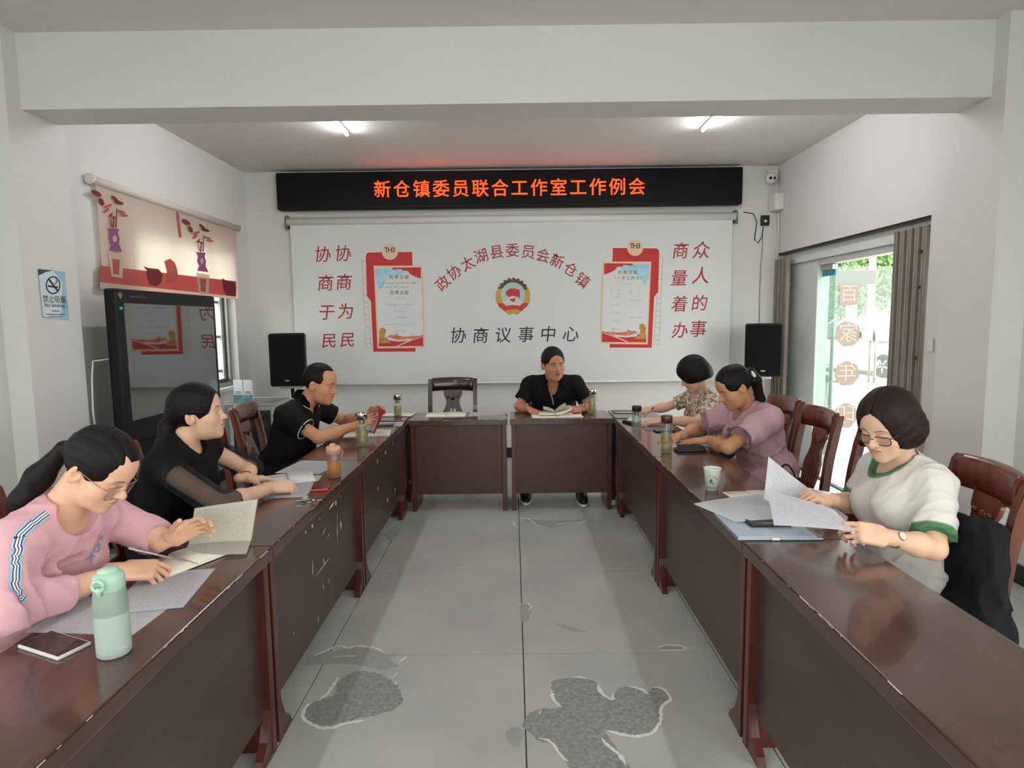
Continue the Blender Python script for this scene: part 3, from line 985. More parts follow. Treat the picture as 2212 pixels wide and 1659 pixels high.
def poster(left):
    if left:
        cv = lambda x, y: (760 + x / 5.925, 500 + y / 5.925)
    else:
        cv = lambda x, y: (1280 + (1032 - x) / 5.922, 500 + (y - 52) / 5.922)
    C = lambda pts: [cv(*p) for p in pts]
    lab = 'left' if left else 'right'
    Y = YP - .0002
    o = []
    o.append(pxpoly('poster_lattice', C([(125, 372), (178, 372), (255, 1500), (175, 1505)]), Y, M_lat, None, holes=[C([(135, 385), (172, 385), (246, 1488), (182, 1494)])]))
    bars = []
    rg = random.Random(5)
    for i in range(14):
        t = (i + .5) / 14
        x0, x1, y = 130 + t * 50, 172 + t * 76, 390 + t * 1090
        bars.append(pxpoly('tmp', C([(x0, y), (x1, y + 20 * (-1) ** i), (x1, y + 12 + 20 * (-1) ** i), (x0, y + 12)]), Y - .0001, M_lat, None))
    o.append(join('poster_lattice_bars', bars))
    o[-1]['kind'] = 'stuff'
    o.append(pxpoly('poster_edge', C([(213, 256), (788, 250), (792, 440), (812, 1100), (826, 1550), (265, 1552), (232, 894), (180, 830), (167, 330), (178, 278)]), Y - .0003, mat('poster_white_edge', 'dcd6d0', .6) if 'poster_white_edge' not in bpy.data.materials else bpy.data.materials['poster_white_edge'], None))
    o.append(pxpoly('poster_backing', C([(215, 268), (773, 262), (778, 440), (800, 1100), (814, 1538), (275, 1540), (243, 890), (192, 826), (178, 330), (188, 285)]), Y - .0008, M_redp, None))
    o.append(pxpoly('poster_frame', C([(280, 437), (905, 437), (937, 1490), (328, 1497)]), Y - .0014, M_beige, None))
    o.append(pxpoly('poster_board', C([(303, 462), (885, 458), (913, 1468), (345, 1473)]), Y - .0020, M_pale, None))
    o.append(pxpoly('poster_clouds', C([(305, 470), (510, 470), (640, 495), (690, 510), (640, 560), (540, 570), (440, 620), (400, 690), (380, 735), (345, 735), (315, 640)]), Y - .0026, M_sky, None))
    o.append(pxpoly('poster_flag', C([(510, 462), (885, 459), (883, 605), (800, 575), (745, 545), (715, 505), (650, 500), (630, 480), (530, 490)]), Y - .0030, M_redp, None))
    o.append(pxpoly('poster_ground', C([(345, 1415), (450, 1360), (560, 1395), (720, 1390), (911, 1325), (913, 1466), (345, 1471)]), Y - .0026, M_redp, None))
    o.append(pxpoly('poster_skyline', C([(450, 1350), (500, 1322), (545, 1330), (575, 1300), (600, 1335), (680, 1345), (762, 1340), (766, 1285), (770, 1340), (820, 1335), (870, 1340), (760, 1370), (600, 1388)]), Y - .0030, M_org, None))
    o.append(pxpoly('poster_ribbon', C([(440, 1345), (520, 1378), (620, 1392), (775, 1368), (740, 1397), (600, 1408), (470, 1395)]), Y - .0034, M_pale, None))
    o.append(pxpoly('poster_stripe', C([(570, 1468), (700, 1405), (905, 1340), (908, 1350), (720, 1415), (600, 1468)]), Y - .0036, M_beige, None))
    o.append(pxpoly('poster_lion', C([(345, 1405), (355, 1330), (345, 1280), (370, 1240), (400, 1228), (440, 1255), (435, 1290), (420, 1320), (430, 1370), (470, 1400), (500, 1425), (350, 1432)]), Y - .0038, M_gold, None))
    o.append(pxpoly('poster_medallion', C(ring(487, 262, 102)), Y - .0040, M_beige, None))
    yt = Y - .0044
    cpx = lambda x, y: cv(x, y)
    M_brown = bpy.data.materials.get('poster_brown') or mat('poster_brown', '6d4a44', .7)
    c = cv(487, 240)
    o.append(chars('lettering', [('T', c[0] - 7.5, c[1], 14, 0), ('H', c[0] + .3, c[1] + .3, 14, 0), ('3', c[0] + 8, c[1], 14, 0)], yt, M_ink, None, .012))
    M_tp = bpy.data.materials['poster_brown']
    if left:
        o.append(chars('lettering', [(k, *cv(505 + 66 * i, 588), 8.4, 0) for i, k in enumerate('协商议题')], Y - .0034, M_tp, None, .004))
        o.append(chars('lettering', [(k, *cv(515 + 62 * i, 785), 8.4, 0) for i, k in enumerate('协商议程')], Y - .0034, M_tp, None, .004))
        rows = [(398, 830, 660, 24), (345, 695, 712, 24), (550, 660, 852, 18), (420, 790, 935, 18), (530, 695, 1018, 18), (545, 690, 1102, 18), (420, 640, 1187, 18), (670, 815, 1187, 18), (550, 690, 1268, 18), (430, 555, 308, 14)]
    else:
        # right poster: coordinates given for the mirrored layout
        R = lambda x, y: (1280 + x / 5.922, 500 + y / 5.922)
        o.append(chars('lettering', [(k, *R(352 + 66 * i, 527), 8.4, 0) for i, k in enumerate('协商流程')], Y - .0034, M_tp, None, .004))
        o.append(chars('lettering', [(k, *R(275 + 60 * i, 598), 7.4, 0) for i, k in enumerate('（一步工作法）')], Y - .0034, M_gray, None, .004))
        cpx = R
        rows = [(380, 490, 674, 16), (235, 350, 838, 18), (235, 350, 938, 18), (235, 350, 1040, 18), (235, 350, 1140, 18), (235, 350, 1242, 18), (470, 645, 882, 18), (468, 640, 1100, 18), (480, 600, 252, 14)]
        rows += [(228, 240, y, 18) for y in (720, 752, 784)] + [(335, 350, y, 18) for y in (720, 752, 784)] + [(485, 500, y, 18) for y in (750, 780, 810)] + [(583, 598, y, 18) for y in (712, 745, 778, 810, 842)]
    sb = scribble(rows, Y - .0042, M_gray, None, cpx, 3 if left else 4)
    sb['kind'] = 'stuff'
    o.append(sb)
    for q in o:
        P_(q)


poster(True)
poster(False)

# ---------------------------------------------------------------- ceiling tube lights
def tube_light(p0, p1, label, strength=75.0):
    c = (np.array(p0) + np.array(p1)) / 2
    t = thing('tube_light', label, 'ceiling light', tuple(c), 0, 'ceiling tube lights')
    a, b = Vector(p0) - Vector(c), Vector(p1) - Vector(c)
    d = (b - a).normalized()
    bm = bmesh.new()
    s = d.cross(Vector((0, 0, 1)))
    tube(bm, [a + Vector((0, 0, .012)), b + Vector((0, 0, .012))], .014, 8)
    obj('fitting', bm, M_white, t)
    tubeobj('tube', [a + d * .02 - Vector((0, 0, .010)), b - d * .02 - Vector((0, 0, .010))], .012, mat('tube_glow', 'ffffff', .5, emit='f4f5fa', estr=strength) if 'tube_glow' not in bpy.data.materials else bpy.data.materials['tube_glow'], t, 12)


tube_light((-1.40, 4.27, 3.163), (-1.40, 5.48, 3.163), 'slim ceiling tube light above the left row of tables')
tube_light((1.65, 4.27, 3.163), (1.65, 5.49, 3.163), 'slim ceiling tube light above the right row of tables')
tube_light((-1.40, .2, 3.163), (-1.40, 1.42, 3.163), 'slim ceiling tube light above the camera on the left')
tube_light((1.63, .2, 3.163), (1.63, 1.42, 3.163), 'slim ceiling tube light above the camera on the right')

# ---------------------------------------------------------------- speakers
M_spk = mat('speaker_black', '0a0a0b', .6, spec=.3, bump=.2, bscale=250)
M_grl = mat('speaker_grille', '050506', .8, spec=.15, bump=.5, bscale=600)


def speaker(label, lab2, cx_, cy, zb, rz, w=.365, h=.545, d=.30):
    t = thing('loudspeaker', label, 'speaker', (cx_, cy, zb), rz, 'black loudspeakers')
    prof = [(-w / 2, -d / 2), (w / 2, -d / 2), (w / 2 - .06, d / 2), (-w / 2 + .06, d / 2)]
    bm = bmesh.new()
    va = [bm.verts.new((x, y, 0)) for x, y in prof]
    vb = [bm.verts.new((x, y, h)) for x, y in prof]
    bm.faces.new(va)
    bm.faces.new(vb)
    for i in range(4):
        bm.faces.new((va[i], va[(i + 1) % 4], vb[(i + 1) % 4], vb[i]))
    bmesh.ops.bevel(bm, geom=list(bm.edges), offset=.012, segments=2, affect='EDGES')
    obj('cabinet', bm, M_spk, t)
    box('grille', (-w / 2 + .015, -d / 2 - .008, .015), (w / 2 - .015, -d / 2 + .004, h - .015), M_grl, t, .006)
    box('badge', (-.025, -d / 2 - .010, .055), (.02, -d / 2 - .007, .067), M_steel, t, .002)
    s = thing('speaker_stand', lab2, 'stand', (cx_, cy, 0), rz, 'speaker stands')
    tubeobj('pole', [(0, 0, .25), (0, 0, zb - .03)], .018, M_black, s, 12)
    box('mount_plate', (-.10, -.08, zb - .03), (.10, .08, zb - .002), M_steel, s, .003)
    lathe('collar', [(.03, .62), (.032, .60), (.032, .54), (.03, .52)], M_black, s, 16)
    for k in range(3):
        a = radians(90 + 120 * k)
        tubeobj('leg', [(0, 0, .56), (.30 * cos(a), .30 * sin(a), .012)], .011, M_black, s, 8)
        tubeobj('brace', [(0, 0, .27), (.16 * cos(a), .16 * sin(a), .30)], .008, M_black, s, 6)


speaker('black loudspeaker in the left corner below the screen edge', 'black tripod stand under the left corner loudspeaker', -2.33, 6.44, .905, radians(4))
speaker('black loudspeaker in the right corner beside the door', 'black tripod stand under the right corner loudspeaker', 2.585, 6.44, .945, radians(-9))

# ---------------------------------------------------------------- small fittings in the right back corner
cam_t = thing('security_camera', 'white dome security camera high in the right back corner', 'camera', (2.80, YB, 3.03))
bm = bmesh.new()
bx(bm, (-.02, -.05, .02), (.09, 0, .11), .01, 2)
obj('mount', bm, M_white, cam_t)
bm = bmesh.new()
bmesh.ops.create_uvsphere(bm, u_segments=24, v_segments=14, radius=.062, matrix=Matrix.Translation((-.005, -.09, .01)))
obj('dome', bm, M_white, cam_t, True)
for dx in (-.022, .018):
    bm = bmesh.new()
    bmesh.ops.create_uvsphere(bm, u_segments=12, v_segments=8, radius=.016, matrix=Matrix.Translation((dx - .01, -.143, .0)))
    obj('lens', bm, M_black, cam_t, True)
jb = thing('junction_box', 'white junction box under the security camera', 'electrical box', (2.865, 6.80, 2.70))
box('cover', (-.055, -.075, 0), (.044, .075, .17), M_white, jb, .008)
tubeobj('conduit', [(.03, .01, -.0), (.03, .01, -.50)], .010, M_wall, jb, 8)
tubeobj('lead', [(-.02, .02, .17), (-.04, .02, .22), (-.02, .03, .29)], .006, M_white, jb, 6)
pa = ony(1651, 477, YB)
ad = thing('power_adapter', 'black screen power adapter hanging on the wall by the door', 'adapter', (pa[0], YB, pa[2]))
bm = bmesh.new()
bx(bm, (-.045, -.035, -.055), (.045, -.001, .055), .008, 2)
obj('housing', bm, M_black, ad)
bm = bmesh.new()
bmesh.ops.create_uvsphere(bm, u_segments=12, v_segments=8, radius=.014, matrix=Matrix.Translation((0, -.036, -.008)) @ Matrix.Diagonal((1.3, .3, 1, 1)))
obj('indicator', bm, M_white, ad, True)
cp = [ony(x, y, YB - .008) for x, y in ((1606, 458), (1628, 462), (1635, 480), (1632, 500), (1630, 518), (1637, 525), (1646, 512), (1649, 490))]
tubeobj('cable', [Vector(p) - Vector(ad.location) for p in cp], .005, M_black, ad, 6)
cp = [ony(x, y, YB - .008) for x, y in ((1648, 490), (1647, 530), (1643, 580), (1641, 640), (1640, 700))]
tubeobj('cable', [Vector(p) - Vector(ad.location) for p in cp], .004, mat('grey_cable', '8a8a86', .6), ad, 6)
sw = onx(2012, 745, WX)
tag(box('light_switch', (WX - .012, sw[1] - .03, sw[2] - .045), (WX - .0005, sw[1] + .03, sw[2] + .045), M_white, None, .004), 'white light switch beside the steel gate', 'switch')
tag(box('paper_scrap', (.90, 4.55, .0002), (.94, 4.58, .0008), mat('scrap', 'd8d8d6', .8), None), 'white paper scrap on the floor by the right table', 'paper')

# ---------------------------------------------------------------- left side: roman shade, no smoking sign, display, small table
M_shade = bpy.data.materials.new('shade_fabric')
M_shade.use_nodes = True
nt = M_shade.node_tree
b_ = nt.nodes['Principled BSDF']
b_.inputs['Base Color'].default_value = (*lin('e3d3c6'), 1)
b_.inputs['Roughness'].default_value = .9
tr = nt.nodes.new('ShaderNodeBsdfTranslucent')
tr.inputs['Color'].default_value = (*lin('f2e2d4'), 1)
mx = nt.nodes.new('ShaderNodeMixShader')
mx.inputs['Fac'].default_value = .55
nt.links.new(b_.outputs[0], mx.inputs[1])
nt.links.new(tr.outputs[0], mx.inputs[2])
nt.links.new(mx.outputs[0], nt.nodes['Material Output'].inputs['Surface'])


def print_mat(name, col):
    mt = M_shade.copy()
    mt.name = name
    mt.node_tree.nodes['Principled BSDF'].inputs['Base Color'].default_value = (*lin(col), 1)
    for n_ in mt.node_tree.nodes:
        if n_.type == 'BSDF_TRANSLUCENT':
            n_.inputs['Color'].default_value = (*lin(col), 1)
    return mt


M_pr = print_mat('shade_print_red', 'd77a74')
M_pm = print_mat('shade_print_mauve', 'b878a8')
M_pd = print_mat('shade_print_leaf', 'a04a50')
SXP = -WX + .035
rs = thing('roman_shade', 'cream fabric window shade printed with red vases and a teapot', 'blind', (SXP, 5.47, 1.80))
tubeobj('roller_tube', [(0, -1.15, .75), (0, 1.13, .75)], .030, mat('roller_cream', 'cfc5b8', .6), rs, 16)
for yy in (-1.16, 1.14):
    lathe_o = tubeobj('end_cap', [(.005, yy - .012, .75), (.005, yy + .012, .75)], .036, M_white, rs, 14)
bm = bmesh.new()
nn_, mm_ = 90, 8
vv = [[bm.verts.new((.006 * sin(i * .62) * (.3 + .7 * (1 - j / mm_)), -1.10 + 2.18 * i / nn_, .74 - .73 * (1 - j / mm_))) for i in range(nn_ + 1)] for j in range(mm_ + 1)]
for j in range(mm_):
    for i in range(nn_):
        bm.faces.new((vv[j][i], vv[j][i + 1], vv[j + 1][i + 1], vv[j + 1][i]))
obj('fabric', bm, M_shade, rs, True)


def shade_print(name, pts, material, dx=.011):
    P = [onx(x, y, SXP + dx) for x, y in pts]
    L = [[(p[1] - 5.47, p[2] - 1.80) for p in P]]
    return flat(name, L, .0006, material, rs, basis((dx, 0, 0), (0, 1, 0), (0, 0, 1)))


S6 = lambda pts: [(60 + x / 2.765, 360 + y / 2.765) for x, y in pts]
shade_print('red_band', S6([(432, 590), (1245, 685), (1245, 775), (432, 690)]), M_pr, .010)
shade_print('pale_hem', S6([(432, 690), (1245, 775), (1245, 790), (432, 730)]), M_shade, .010)
for dx_, dy_, sc2 in ((0, 0, 1), (528, 142, .86)):
    base = lambda pts: S6([(468 + (x - 468) * sc2 + dx_, 370 + (y - 370) * sc2 + dy_) for x, y in pts])
    shade_print('printed_vase', base([(478, 368), (545, 372), (538, 400), (548, 430), (545, 465), (565, 508), (487, 497), (500, 465), (485, 430), (492, 400)]), M_pm, .012)
    shade_print('vase_medallion', base(ring(520, 430, 13, 20, 16)), M_shade, .0135)
    shade_print('printed_pedestal', base([(480, 512), (572, 525), (565, 665), (500, 655)]), M_shade, .012)
    shade_print('pedestal_motif', base([(505, 550), (550, 556), (545, 645), (512, 640)]), M_pr, .0135)
    for pts in ([(505, 365), (512, 300), (518, 300), (514, 366)], [(522, 366), (530, 250), (535, 250), (530, 367)], [(498, 360), (490, 310), (494, 308), (504, 360)]):
        shade_print('printed_stem', base(pts), M_pd, .012)
    for cx2, cy2, rx, ry, an in ((410, 160, 34, 15, 30), (440, 210, 26, 14, 60), (480, 235, 26, 9, -20), (470, 262, 22, 9, -35), (545, 215, 30, 10, 15), (520, 190, 26, 9, 40), (560, 270, 26, 8, 20), (575, 290, 26, 7, 10), (510, 300, 24, 6, 25), (495, 290, 22, 6, -50)):
        el = [(cx2 + rx * cos(t) * cos(radians(an)) - ry * sin(t) * sin(radians(an)), cy2 + rx * cos(t) * sin(radians(an)) + ry * sin(t) * cos(radians(an))) for t in np.linspace(0, 2 * pi, 14, endpoint=False)]
        shade_print('printed_leaf', base(el), M_pd if cy2 < 230 else M_pr, .012)
shade_print('printed_teapot', S6([(815, 565), (850, 550), (880, 575), (893, 620), (898, 655), (880, 690), (828, 690), (830, 620)]), M_pr, .0125)
shade_print('printed_pot', S6([(690, 595), (720, 605), (780, 612), (805, 640), (800, 690), (770, 715), (730, 705), (712, 660), (712, 620)]), M_pd, .0125)
shade_print('printed_pot', S6([(1160, 665), (1185, 680), (1235, 690), (1245, 720), (1240, 775), (1190, 770), (1170, 740)]), M_pd, .0125)
shade_print('printed_ribbon', S6([(888, 268), (902, 275), (918, 422), (905, 425)]), M_pr, .012)

# no smoking sign on the column
XN = -2.772 + .003
N_ = lambda x, y: onx(60 + x / 2.765, 360 + y / 2.765, XN)
ns = thing('no_smoking_sign', 'blue and white no smoking sign on the left column', 'sign', tuple(N_(150, 760)))


def nsp(name, pts, material, dx, holes=()):
    L = [[(lambda p: (p[1], p[2]))(N_(*q)) for q in lp] for lp in [pts] + list(holes)]
    o = flat(name, L, .0006, material, None, basis((XN + dx, 0, 0), (0, 1, 0), (0, 0, 1)))
    return rel(o, ns)


M_nsb = mat('sign_blue', '7fb3cc', .5, var=1, col2='a5c9d6', vscale=7)
nsp('board', [(60, 610), (222, 628), (246, 915), (88, 900)], M_nsb, 0)
nsp('pale_field', [(64, 640), (100, 628), (150, 620), (205, 690), (200, 850), (190, 905), (92, 895)], mat('sign_pale', 'cfdde2', .5), .0008)
nsp('dark_corner', [(60, 611), (150, 620), (105, 630), (64, 650)], mat('sign_dark', '35424c', .5), .0014)
M_nk = mat('sign_black', '20262b', .6)
nsp('ban_ring', ring(150, 708, 44, 54, 40), M_nk, .0014, [ring(150, 708, 37, 46, 40)])
nsp('ban_bar', [(118, 672), (126, 666), (184, 744), (176, 750)], M_nk, .0020)
nsp('cigarette', [(118, 708), (178, 716), (178, 726), (118, 718)], M_nk, .0016)
nsp('smoke', [(160, 700), (170, 685), (164, 670), (168, 669), (176, 686), (165, 703)], M_nk, .0016)
c = N_(158, 795)
o = text('lettering', '禁止吸烟', .047, basis((XN + .0018, c[1], c[2]), (0, 1, 0), (0, 0, 1)), mat('sign_brown', '5a4a4a', .6), None, bold=.002)
rel(o, ns)
c = N_(160, 829)
rel(text('lettering', 'No Smoking', .033, basis((XN + .0018, c[1], c[2]), (0, 1, 0), (0, 0, 1)), bpy.data.materials['sign_brown'], None, bold=.004), ns)
for yy, w in ((859, 22), (880, 55), (892, 40)):
    nsp('fine_print', [(165 - w, yy), (165 + w, yy + 2), (165 + w, yy + 6), (165 - w, yy + 4)], M_nk, .0016)

# large black display on its wheeled cabinet
TVX = -2.60
tv = thing('display_panel', 'large black glossy touch display on a dark cabinet by the window', 'display', (TVX, 4.68, 0))
M_tv = mat('tv_body', '0b0e10', .5, spec=.3)
M_tvs = mat('tv_screen', '08090a', .03, spec=1.0, coat=1.0)
M_tvs.node_tree.nodes['Principled BSDF'].inputs['IOR'].default_value = 1.9
y0, y1 = -.615, .735
bm = bmesh.new()
bx(bm, (-.085, y0, .74), (0, y1, 1.795), .02, 3)
obj('housing', bm, M_tv, tv)
box('screen', (-.01, y0 + .075, .90), (.0018, y1 - .045, 1.70), M_tvs, tv, .003)
box('indicator', (-.001, y0 + .03, 1.655), (.002, y0 + .06, 1.675), mat('tv_indicator', '1f6f78', .4, emit='2aa0aa', estr=.25), tv, .003)
tp_ = mat('tv_print', '4d423c', .6)
for k in range(12):
    box('faint_print', (.0, -.47 + k * .016, 1.738), (.0012, -.459 + k * .016, 1.752), tp_, tv)['kind'] = 'stuff'
for k, (cl, dz) in enumerate((('2c6b5e', .018), ('6f7a3c', -.014))):
    o = flat('brand_mark', [[(4.68 - .58 + .02 * cos(q) + .01 * k, 1.745 + .012 * sin(q) * 2)for q in np.linspace(0, pi, 8)] + [(4.68 - .58 + .01 * k, 1.735 + dz)]], .0008, mat('tv_mark_%d' % k, cl, .5), None, basis((TVX + .0016 + k * .0005, 0, 0), (0, 1, 0), (0, 0, 1)))
    rel(o, tv)
bm = bmesh.new()
bx(bm, (-.25, y0 + .03, .06), (-.03, y1 - .06, .735), .01, 2)
obj('cabinet', bm, M_tv, tv)
bm = bmesh.new()
bx(bm, (-.032, -.52, .585), (-.0285, -.10, .63), .0015, 1)
obj('cabinet_slot', bm, M_black, tv)
for yy in (y0 + .12, y1 - .15):
    for xx in (-.22, -.07):
        lathe('caster', [(0.0, 0), (.026, .004), (.03, .03), (.026, .056), (0, .06)], M_black, tv, 14, (xx, yy, 0))

# small metal table with a leaflet stand
st = thing('side_table', 'small steel framed table with a grey top behind the polo man', 'table', (-2.41, 5.80, 0))
M_gtop = mat('table_grey', '6f706c', .5, var=.2, vscale=30)
M_fr = mat('frame_silver', 'bcbcb8', .35, metal=.6)
x0, x1, y0, y1, zt = -.21, .205, -.25, .25, .822
box('table_top', (x0, y0, zt - .02), (x1, y1, zt), M_gtop, st, .003)
bm = bmesh.new()
for a, b in (((x0 - .008, y0 - .008), (x1 + .008, y0)), ((x0 - .008, y1), (x1 + .008, y1 + .008)), ((x0 - .008, y0), (x0, y1)), ((x1, y0), (x1 + .008, y1))):
    bx(bm, (a[0], a[1], zt - .026), (b[0], b[1], zt + .004), .002, 1)
obj('rim', bm, M_fr, st)
for xx in (x0, x1):
    for yy in (y0, y1):
        box('leg', (xx - .012, yy - .012, 0), (xx + .012, yy + .012, zt - .026), M_fr, st, .002)
box('lower_shelf', (x0 + .013, y0 + .013, .18), (x1 - .013, y1 - .013, .20), M_gtop, st)
am = thing('amplifier', 'black audio amplifier box on the shelf of the steel table', 'amplifier', (-2.41, 5.80, .2015))
bm = bmesh.new()
bx(bm, (-.18, -.21, 0), (.17, .21, .50), .008, 1)
obj('case', bm, M_black, am)
box('front_rail', (-.17, -.216, .40), (.16, -.209, .47), mat('rack_dark', '2b2c2d', .5), am, .002)
for k in range(5):
    box('control_knob', (-.13 + k * .06, -.222, .42), (-.11 + k * .06, -.215, .44), M_dalu, am, .002)
ls = thing('leaflet_stand', 'clear stand with two blue and white cards on the steel table', 'sign', (-2.50, 5.66, zt + .0005), radians(-12))
M_card = mat('card_white', 'd3d9dc', .5)
M_cblue = mat('card_blue', '6f9cae', .5, var=1, col2='4c6a72', vscale=25)
box('stand_base', (-.10, -.04, 0), (.10, .04, .004), M_glass, ls)
for k, xx in enumerate((-.052, .052)):
    bm = bmesh.new()
    bx(bm, (xx - .047, -.012, .004), (xx + .047, -.008, .215))
    cd = obj('card', bm, M_card, ls)
    bm = bmesh.new()
    bx(bm, (xx - .047, -.0135, .004), (xx + .047, -.0122, .075))
    obj('card_picture', bm, M_cblue, cd)
    bm = bmesh.new()
    for r in range(3):
        bx(bm, (xx - .03, -.0135, .105 - r * .010), (xx + .03, -.0122, .109 - r * .010))
    obj('card_print', bm, M_gray, cd)['kind'] = 'stuff'
cb = [(-2.68, 4.09, 1.33), (-2.755, 4.02, 1.32), (-2.756, 4.0, 1.22), (-2.757, 3.985, 1.0), (-2.756, 4.0, .80)]
rel(tubeobj('power_cable', cb, .006, M_white, None, 6), tv)
# ================================================================ people: implicit surfaces turned into one continuous mesh
def v3(*a):
    return np.array(a, float)


def nrm(a):
    return a / np.linalg.norm(a)


def smin(a, b, k):
    h = np.clip(0.5 + 0.5 * (b - a) / k, 0, 1)
    return b + (a - b) * h - k * h * (1 - h)


def smax(a, b, k):
    return -smin(-a, -b, k)


def d_ell(q, c, r):
    p = (q - np.asarray(c, np.float32))
    r = np.asarray(r, np.float32)
    k0 = np.sqrt(((p / r) ** 2).sum(-1))
    k1 = np.sqrt(((p / (r * r)) ** 2).sum(-1)) + 1e-6
    return k0 * (k0 - 1) / k1


def d_cone(q, a, b, ra, rb):
    a = np.asarray(a, np.float32)
    b = np.asarray(b, np.float32)
    ba = b - a
    t = np.clip(((q - a) @ ba) / (ba @ ba), 0, 1)
    p = q - a - t[..., None] * ba
    return np.sqrt((p * p).sum(-1)) - (ra + (rb - ra) * t)


def d_box(q, c, h, r):
    p = np.abs(q - np.asarray(c, np.float32)) - (np.asarray(h, np.float32) - r)
    return np.sqrt((np.maximum(p, 0) ** 2).sum(-1)) + np.minimum(p.max(-1), 0) - r


def rotframe(yaw, pitch=0.0, roll=0.0):
    """columns right, forward, up; yaw = world angle of facing, pitch down positive, roll tips head to its right"""
    y, p, r = radians(yaw), radians(pitch), radians(roll)
    f = v3(cos(y) * cos(p), sin(y) * cos(p), -sin(p))
    rt = v3(sin(y), -cos(y), 0)
    up = np.cross(rt, f)
    rt, up = rt * cos(r) - up * sin(r), up * cos(r) + rt * sin(r)
    return np.stack([rt, f, up], 1)


class Field:
    """ordered smooth unions / cuts, each evaluated only near its own bounding box"""

    def __init__(s):
        s.ops = []

    def add(s, fn, lo, hi, k=0.02, mode='u'):
        s.ops.append((fn, np.minimum(lo, hi), np.maximum(lo, hi), k, mode))
        return s

    def cone(s, a, b, ra, rb, k=0.02, mode='u'):
        a, b = np.asarray(a, float), np.asarray(b, float)
        r = max(ra, rb)
        return s.add(lambda q: d_cone(q, a, b, ra, rb), np.minimum(a, b) - r, np.maximum(a, b) + r, k, mode)

    def ell(s, c, r, R=None, k=0.02, mode='u'):
        c = np.asarray(c, float)
        m = max(r)
        if R is None:
            return s.add(lambda q: d_ell(q, c, r), c - m, c + m, k, mode)
        Rf = R.astype(np.float32)
        cf = c.astype(np.float32)
        return s.add(lambda q: d_ell((q - cf) @ Rf, (0, 0, 0), r), c - m, c + m, k, mode)

    def local(s, fn, c, R, sc, lo, hi, k=0.02, mode='u'):
        c = np.asarray(c, float)
        cor = np.array([[x, y, z] for x in (lo[0], hi[0]) for y in (lo[1], hi[1]) for z in (lo[2], hi[2])]) * sc @ R.T + c
        Rf, cf = R.astype(np.float32), c.astype(np.float32)
        return s.add(lambda q: fn((q - cf) @ Rf / sc) * sc, cor.min(0), cor.max(0), k, mode)

    def plane(s, p, n, lo=None, hi=None, k=0.004):
        """keep the side against n (inside lo..hi only)"""
        p, n = np.asarray(p, float), nrm(np.asarray(n, float))
        lo = p - 9 if lo is None else lo
        hi = p + 9 if hi is None else hi
        nf, pf = n.astype(np.float32), p.astype(np.float32)
        return s.add(lambda q: (q - pf) @ nf, lo, hi, k, 'x')

    def warp(s, fn):
        return s.add(fn, v3(-99, -99, -99), v3(99, 99, 99), 0, 'w')

    def bounds(s):
        u = [o for o in s.ops if o[4] == 'u']
        return np.min([o[1] for o in u], 0) - 0.01, np.max([o[2] for o in u], 0) + 0.01

    def grid(s, lo, hi, h):
        n = np.ceil((hi - lo) / h).astype(int) + 1
        ax = [lo[i] + h * np.arange(n[i]) for i in range(3)]
        D = np.full(n, 1.0, np.float32)
        for fn, a, b, k, mode in s.ops:
            mg = (k + 3 * h) if mode in 'ux' else k + h
            i0 = [max(0, int(np.floor((a[i] - mg - lo[i]) / h))) for i in range(3)]
            i1 = [min(n[i], int(np.ceil((b[i] + mg - lo[i]) / h)) + 1) for i in range(3)]
            if any(i1[i] <= i0[i] for i in range(3)):
                continue
            sl = tuple(slice(i0[i], i1[i]) for i in range(3))
            P = np.stack(np.meshgrid(*[ax[i][sl[i]] for i in range(3)], indexing='ij'), -1).astype(np.float32)
            d = fn(P)
            c = D[sl]
            if mode == 'u':
                D[sl] = smin(c, d, k) if k else np.minimum(c, d)
            elif mode == 's':
                D[sl] = smax(c, -d, max(k, 1e-4))
            elif mode == 'x':
                D[sl] = smax(c, d, max(k, 1e-4))
            elif mode == 'w':
                near = np.abs(c) < 0.04
                D[sl] = np.where(near, c + d, c)
        return D

    def at(s, P):
        """field values at an array of points"""
        P = np.asarray(P, np.float32).reshape(-1, 3)
        D = np.full(len(P), 1.0, np.float32)
        for fn, a, b, k, mode in s.ops:
            m_ = ((P > a - k - .03) & (P < b + k + .03)).all(1)
            if not m_.any():
                continue
            d, c = fn(P[m_]), D[m_]
            if mode == 'u':
                D[m_] = smin(c, d, k) if k else np.minimum(c, d)
            elif mode == 's':
                D[m_] = smax(c, -d, max(k, 1e-4))
            elif mode == 'x':
                D[m_] = smax(c, d, max(k, 1e-4))
            else:
                D[m_] = np.where(np.abs(c) < .04, c + d, c)
        return D

    def snap(s, P, off, it=5, cap=.03):
        """move points onto the level `off` of the field; returns points and normals"""
        P = np.array(P, float)
        e = .004
        for _ in range(it):
            g = np.stack([s.at(P + dv) - s.at(P - dv) for dv in np.eye(3) * e], 1) / (2 * e)
            n = np.linalg.norm(g, axis=1, keepdims=True)
            g = g / np.maximum(n, 1e-3)
            P = P - g * np.clip(s.at(P) - off, -cap, cap)[:, None] * .95
        return P, g

    def hit(s, px, py, t0=.8, t1=7.0):
        """first point of the surface met by the sight line through a photo pixel, with its normal"""
        d = ray(px, py)
        ts = np.linspace(t0, t1, 6000)
        P = _C + d * ts[:, None]
        v = s.at(P)
        k = int(np.argmax(v < 0))
        return s.snap(P[k:k + 1], 0.0)[0][0], s.snap(P[k:k + 1], 0.0)[1][0]

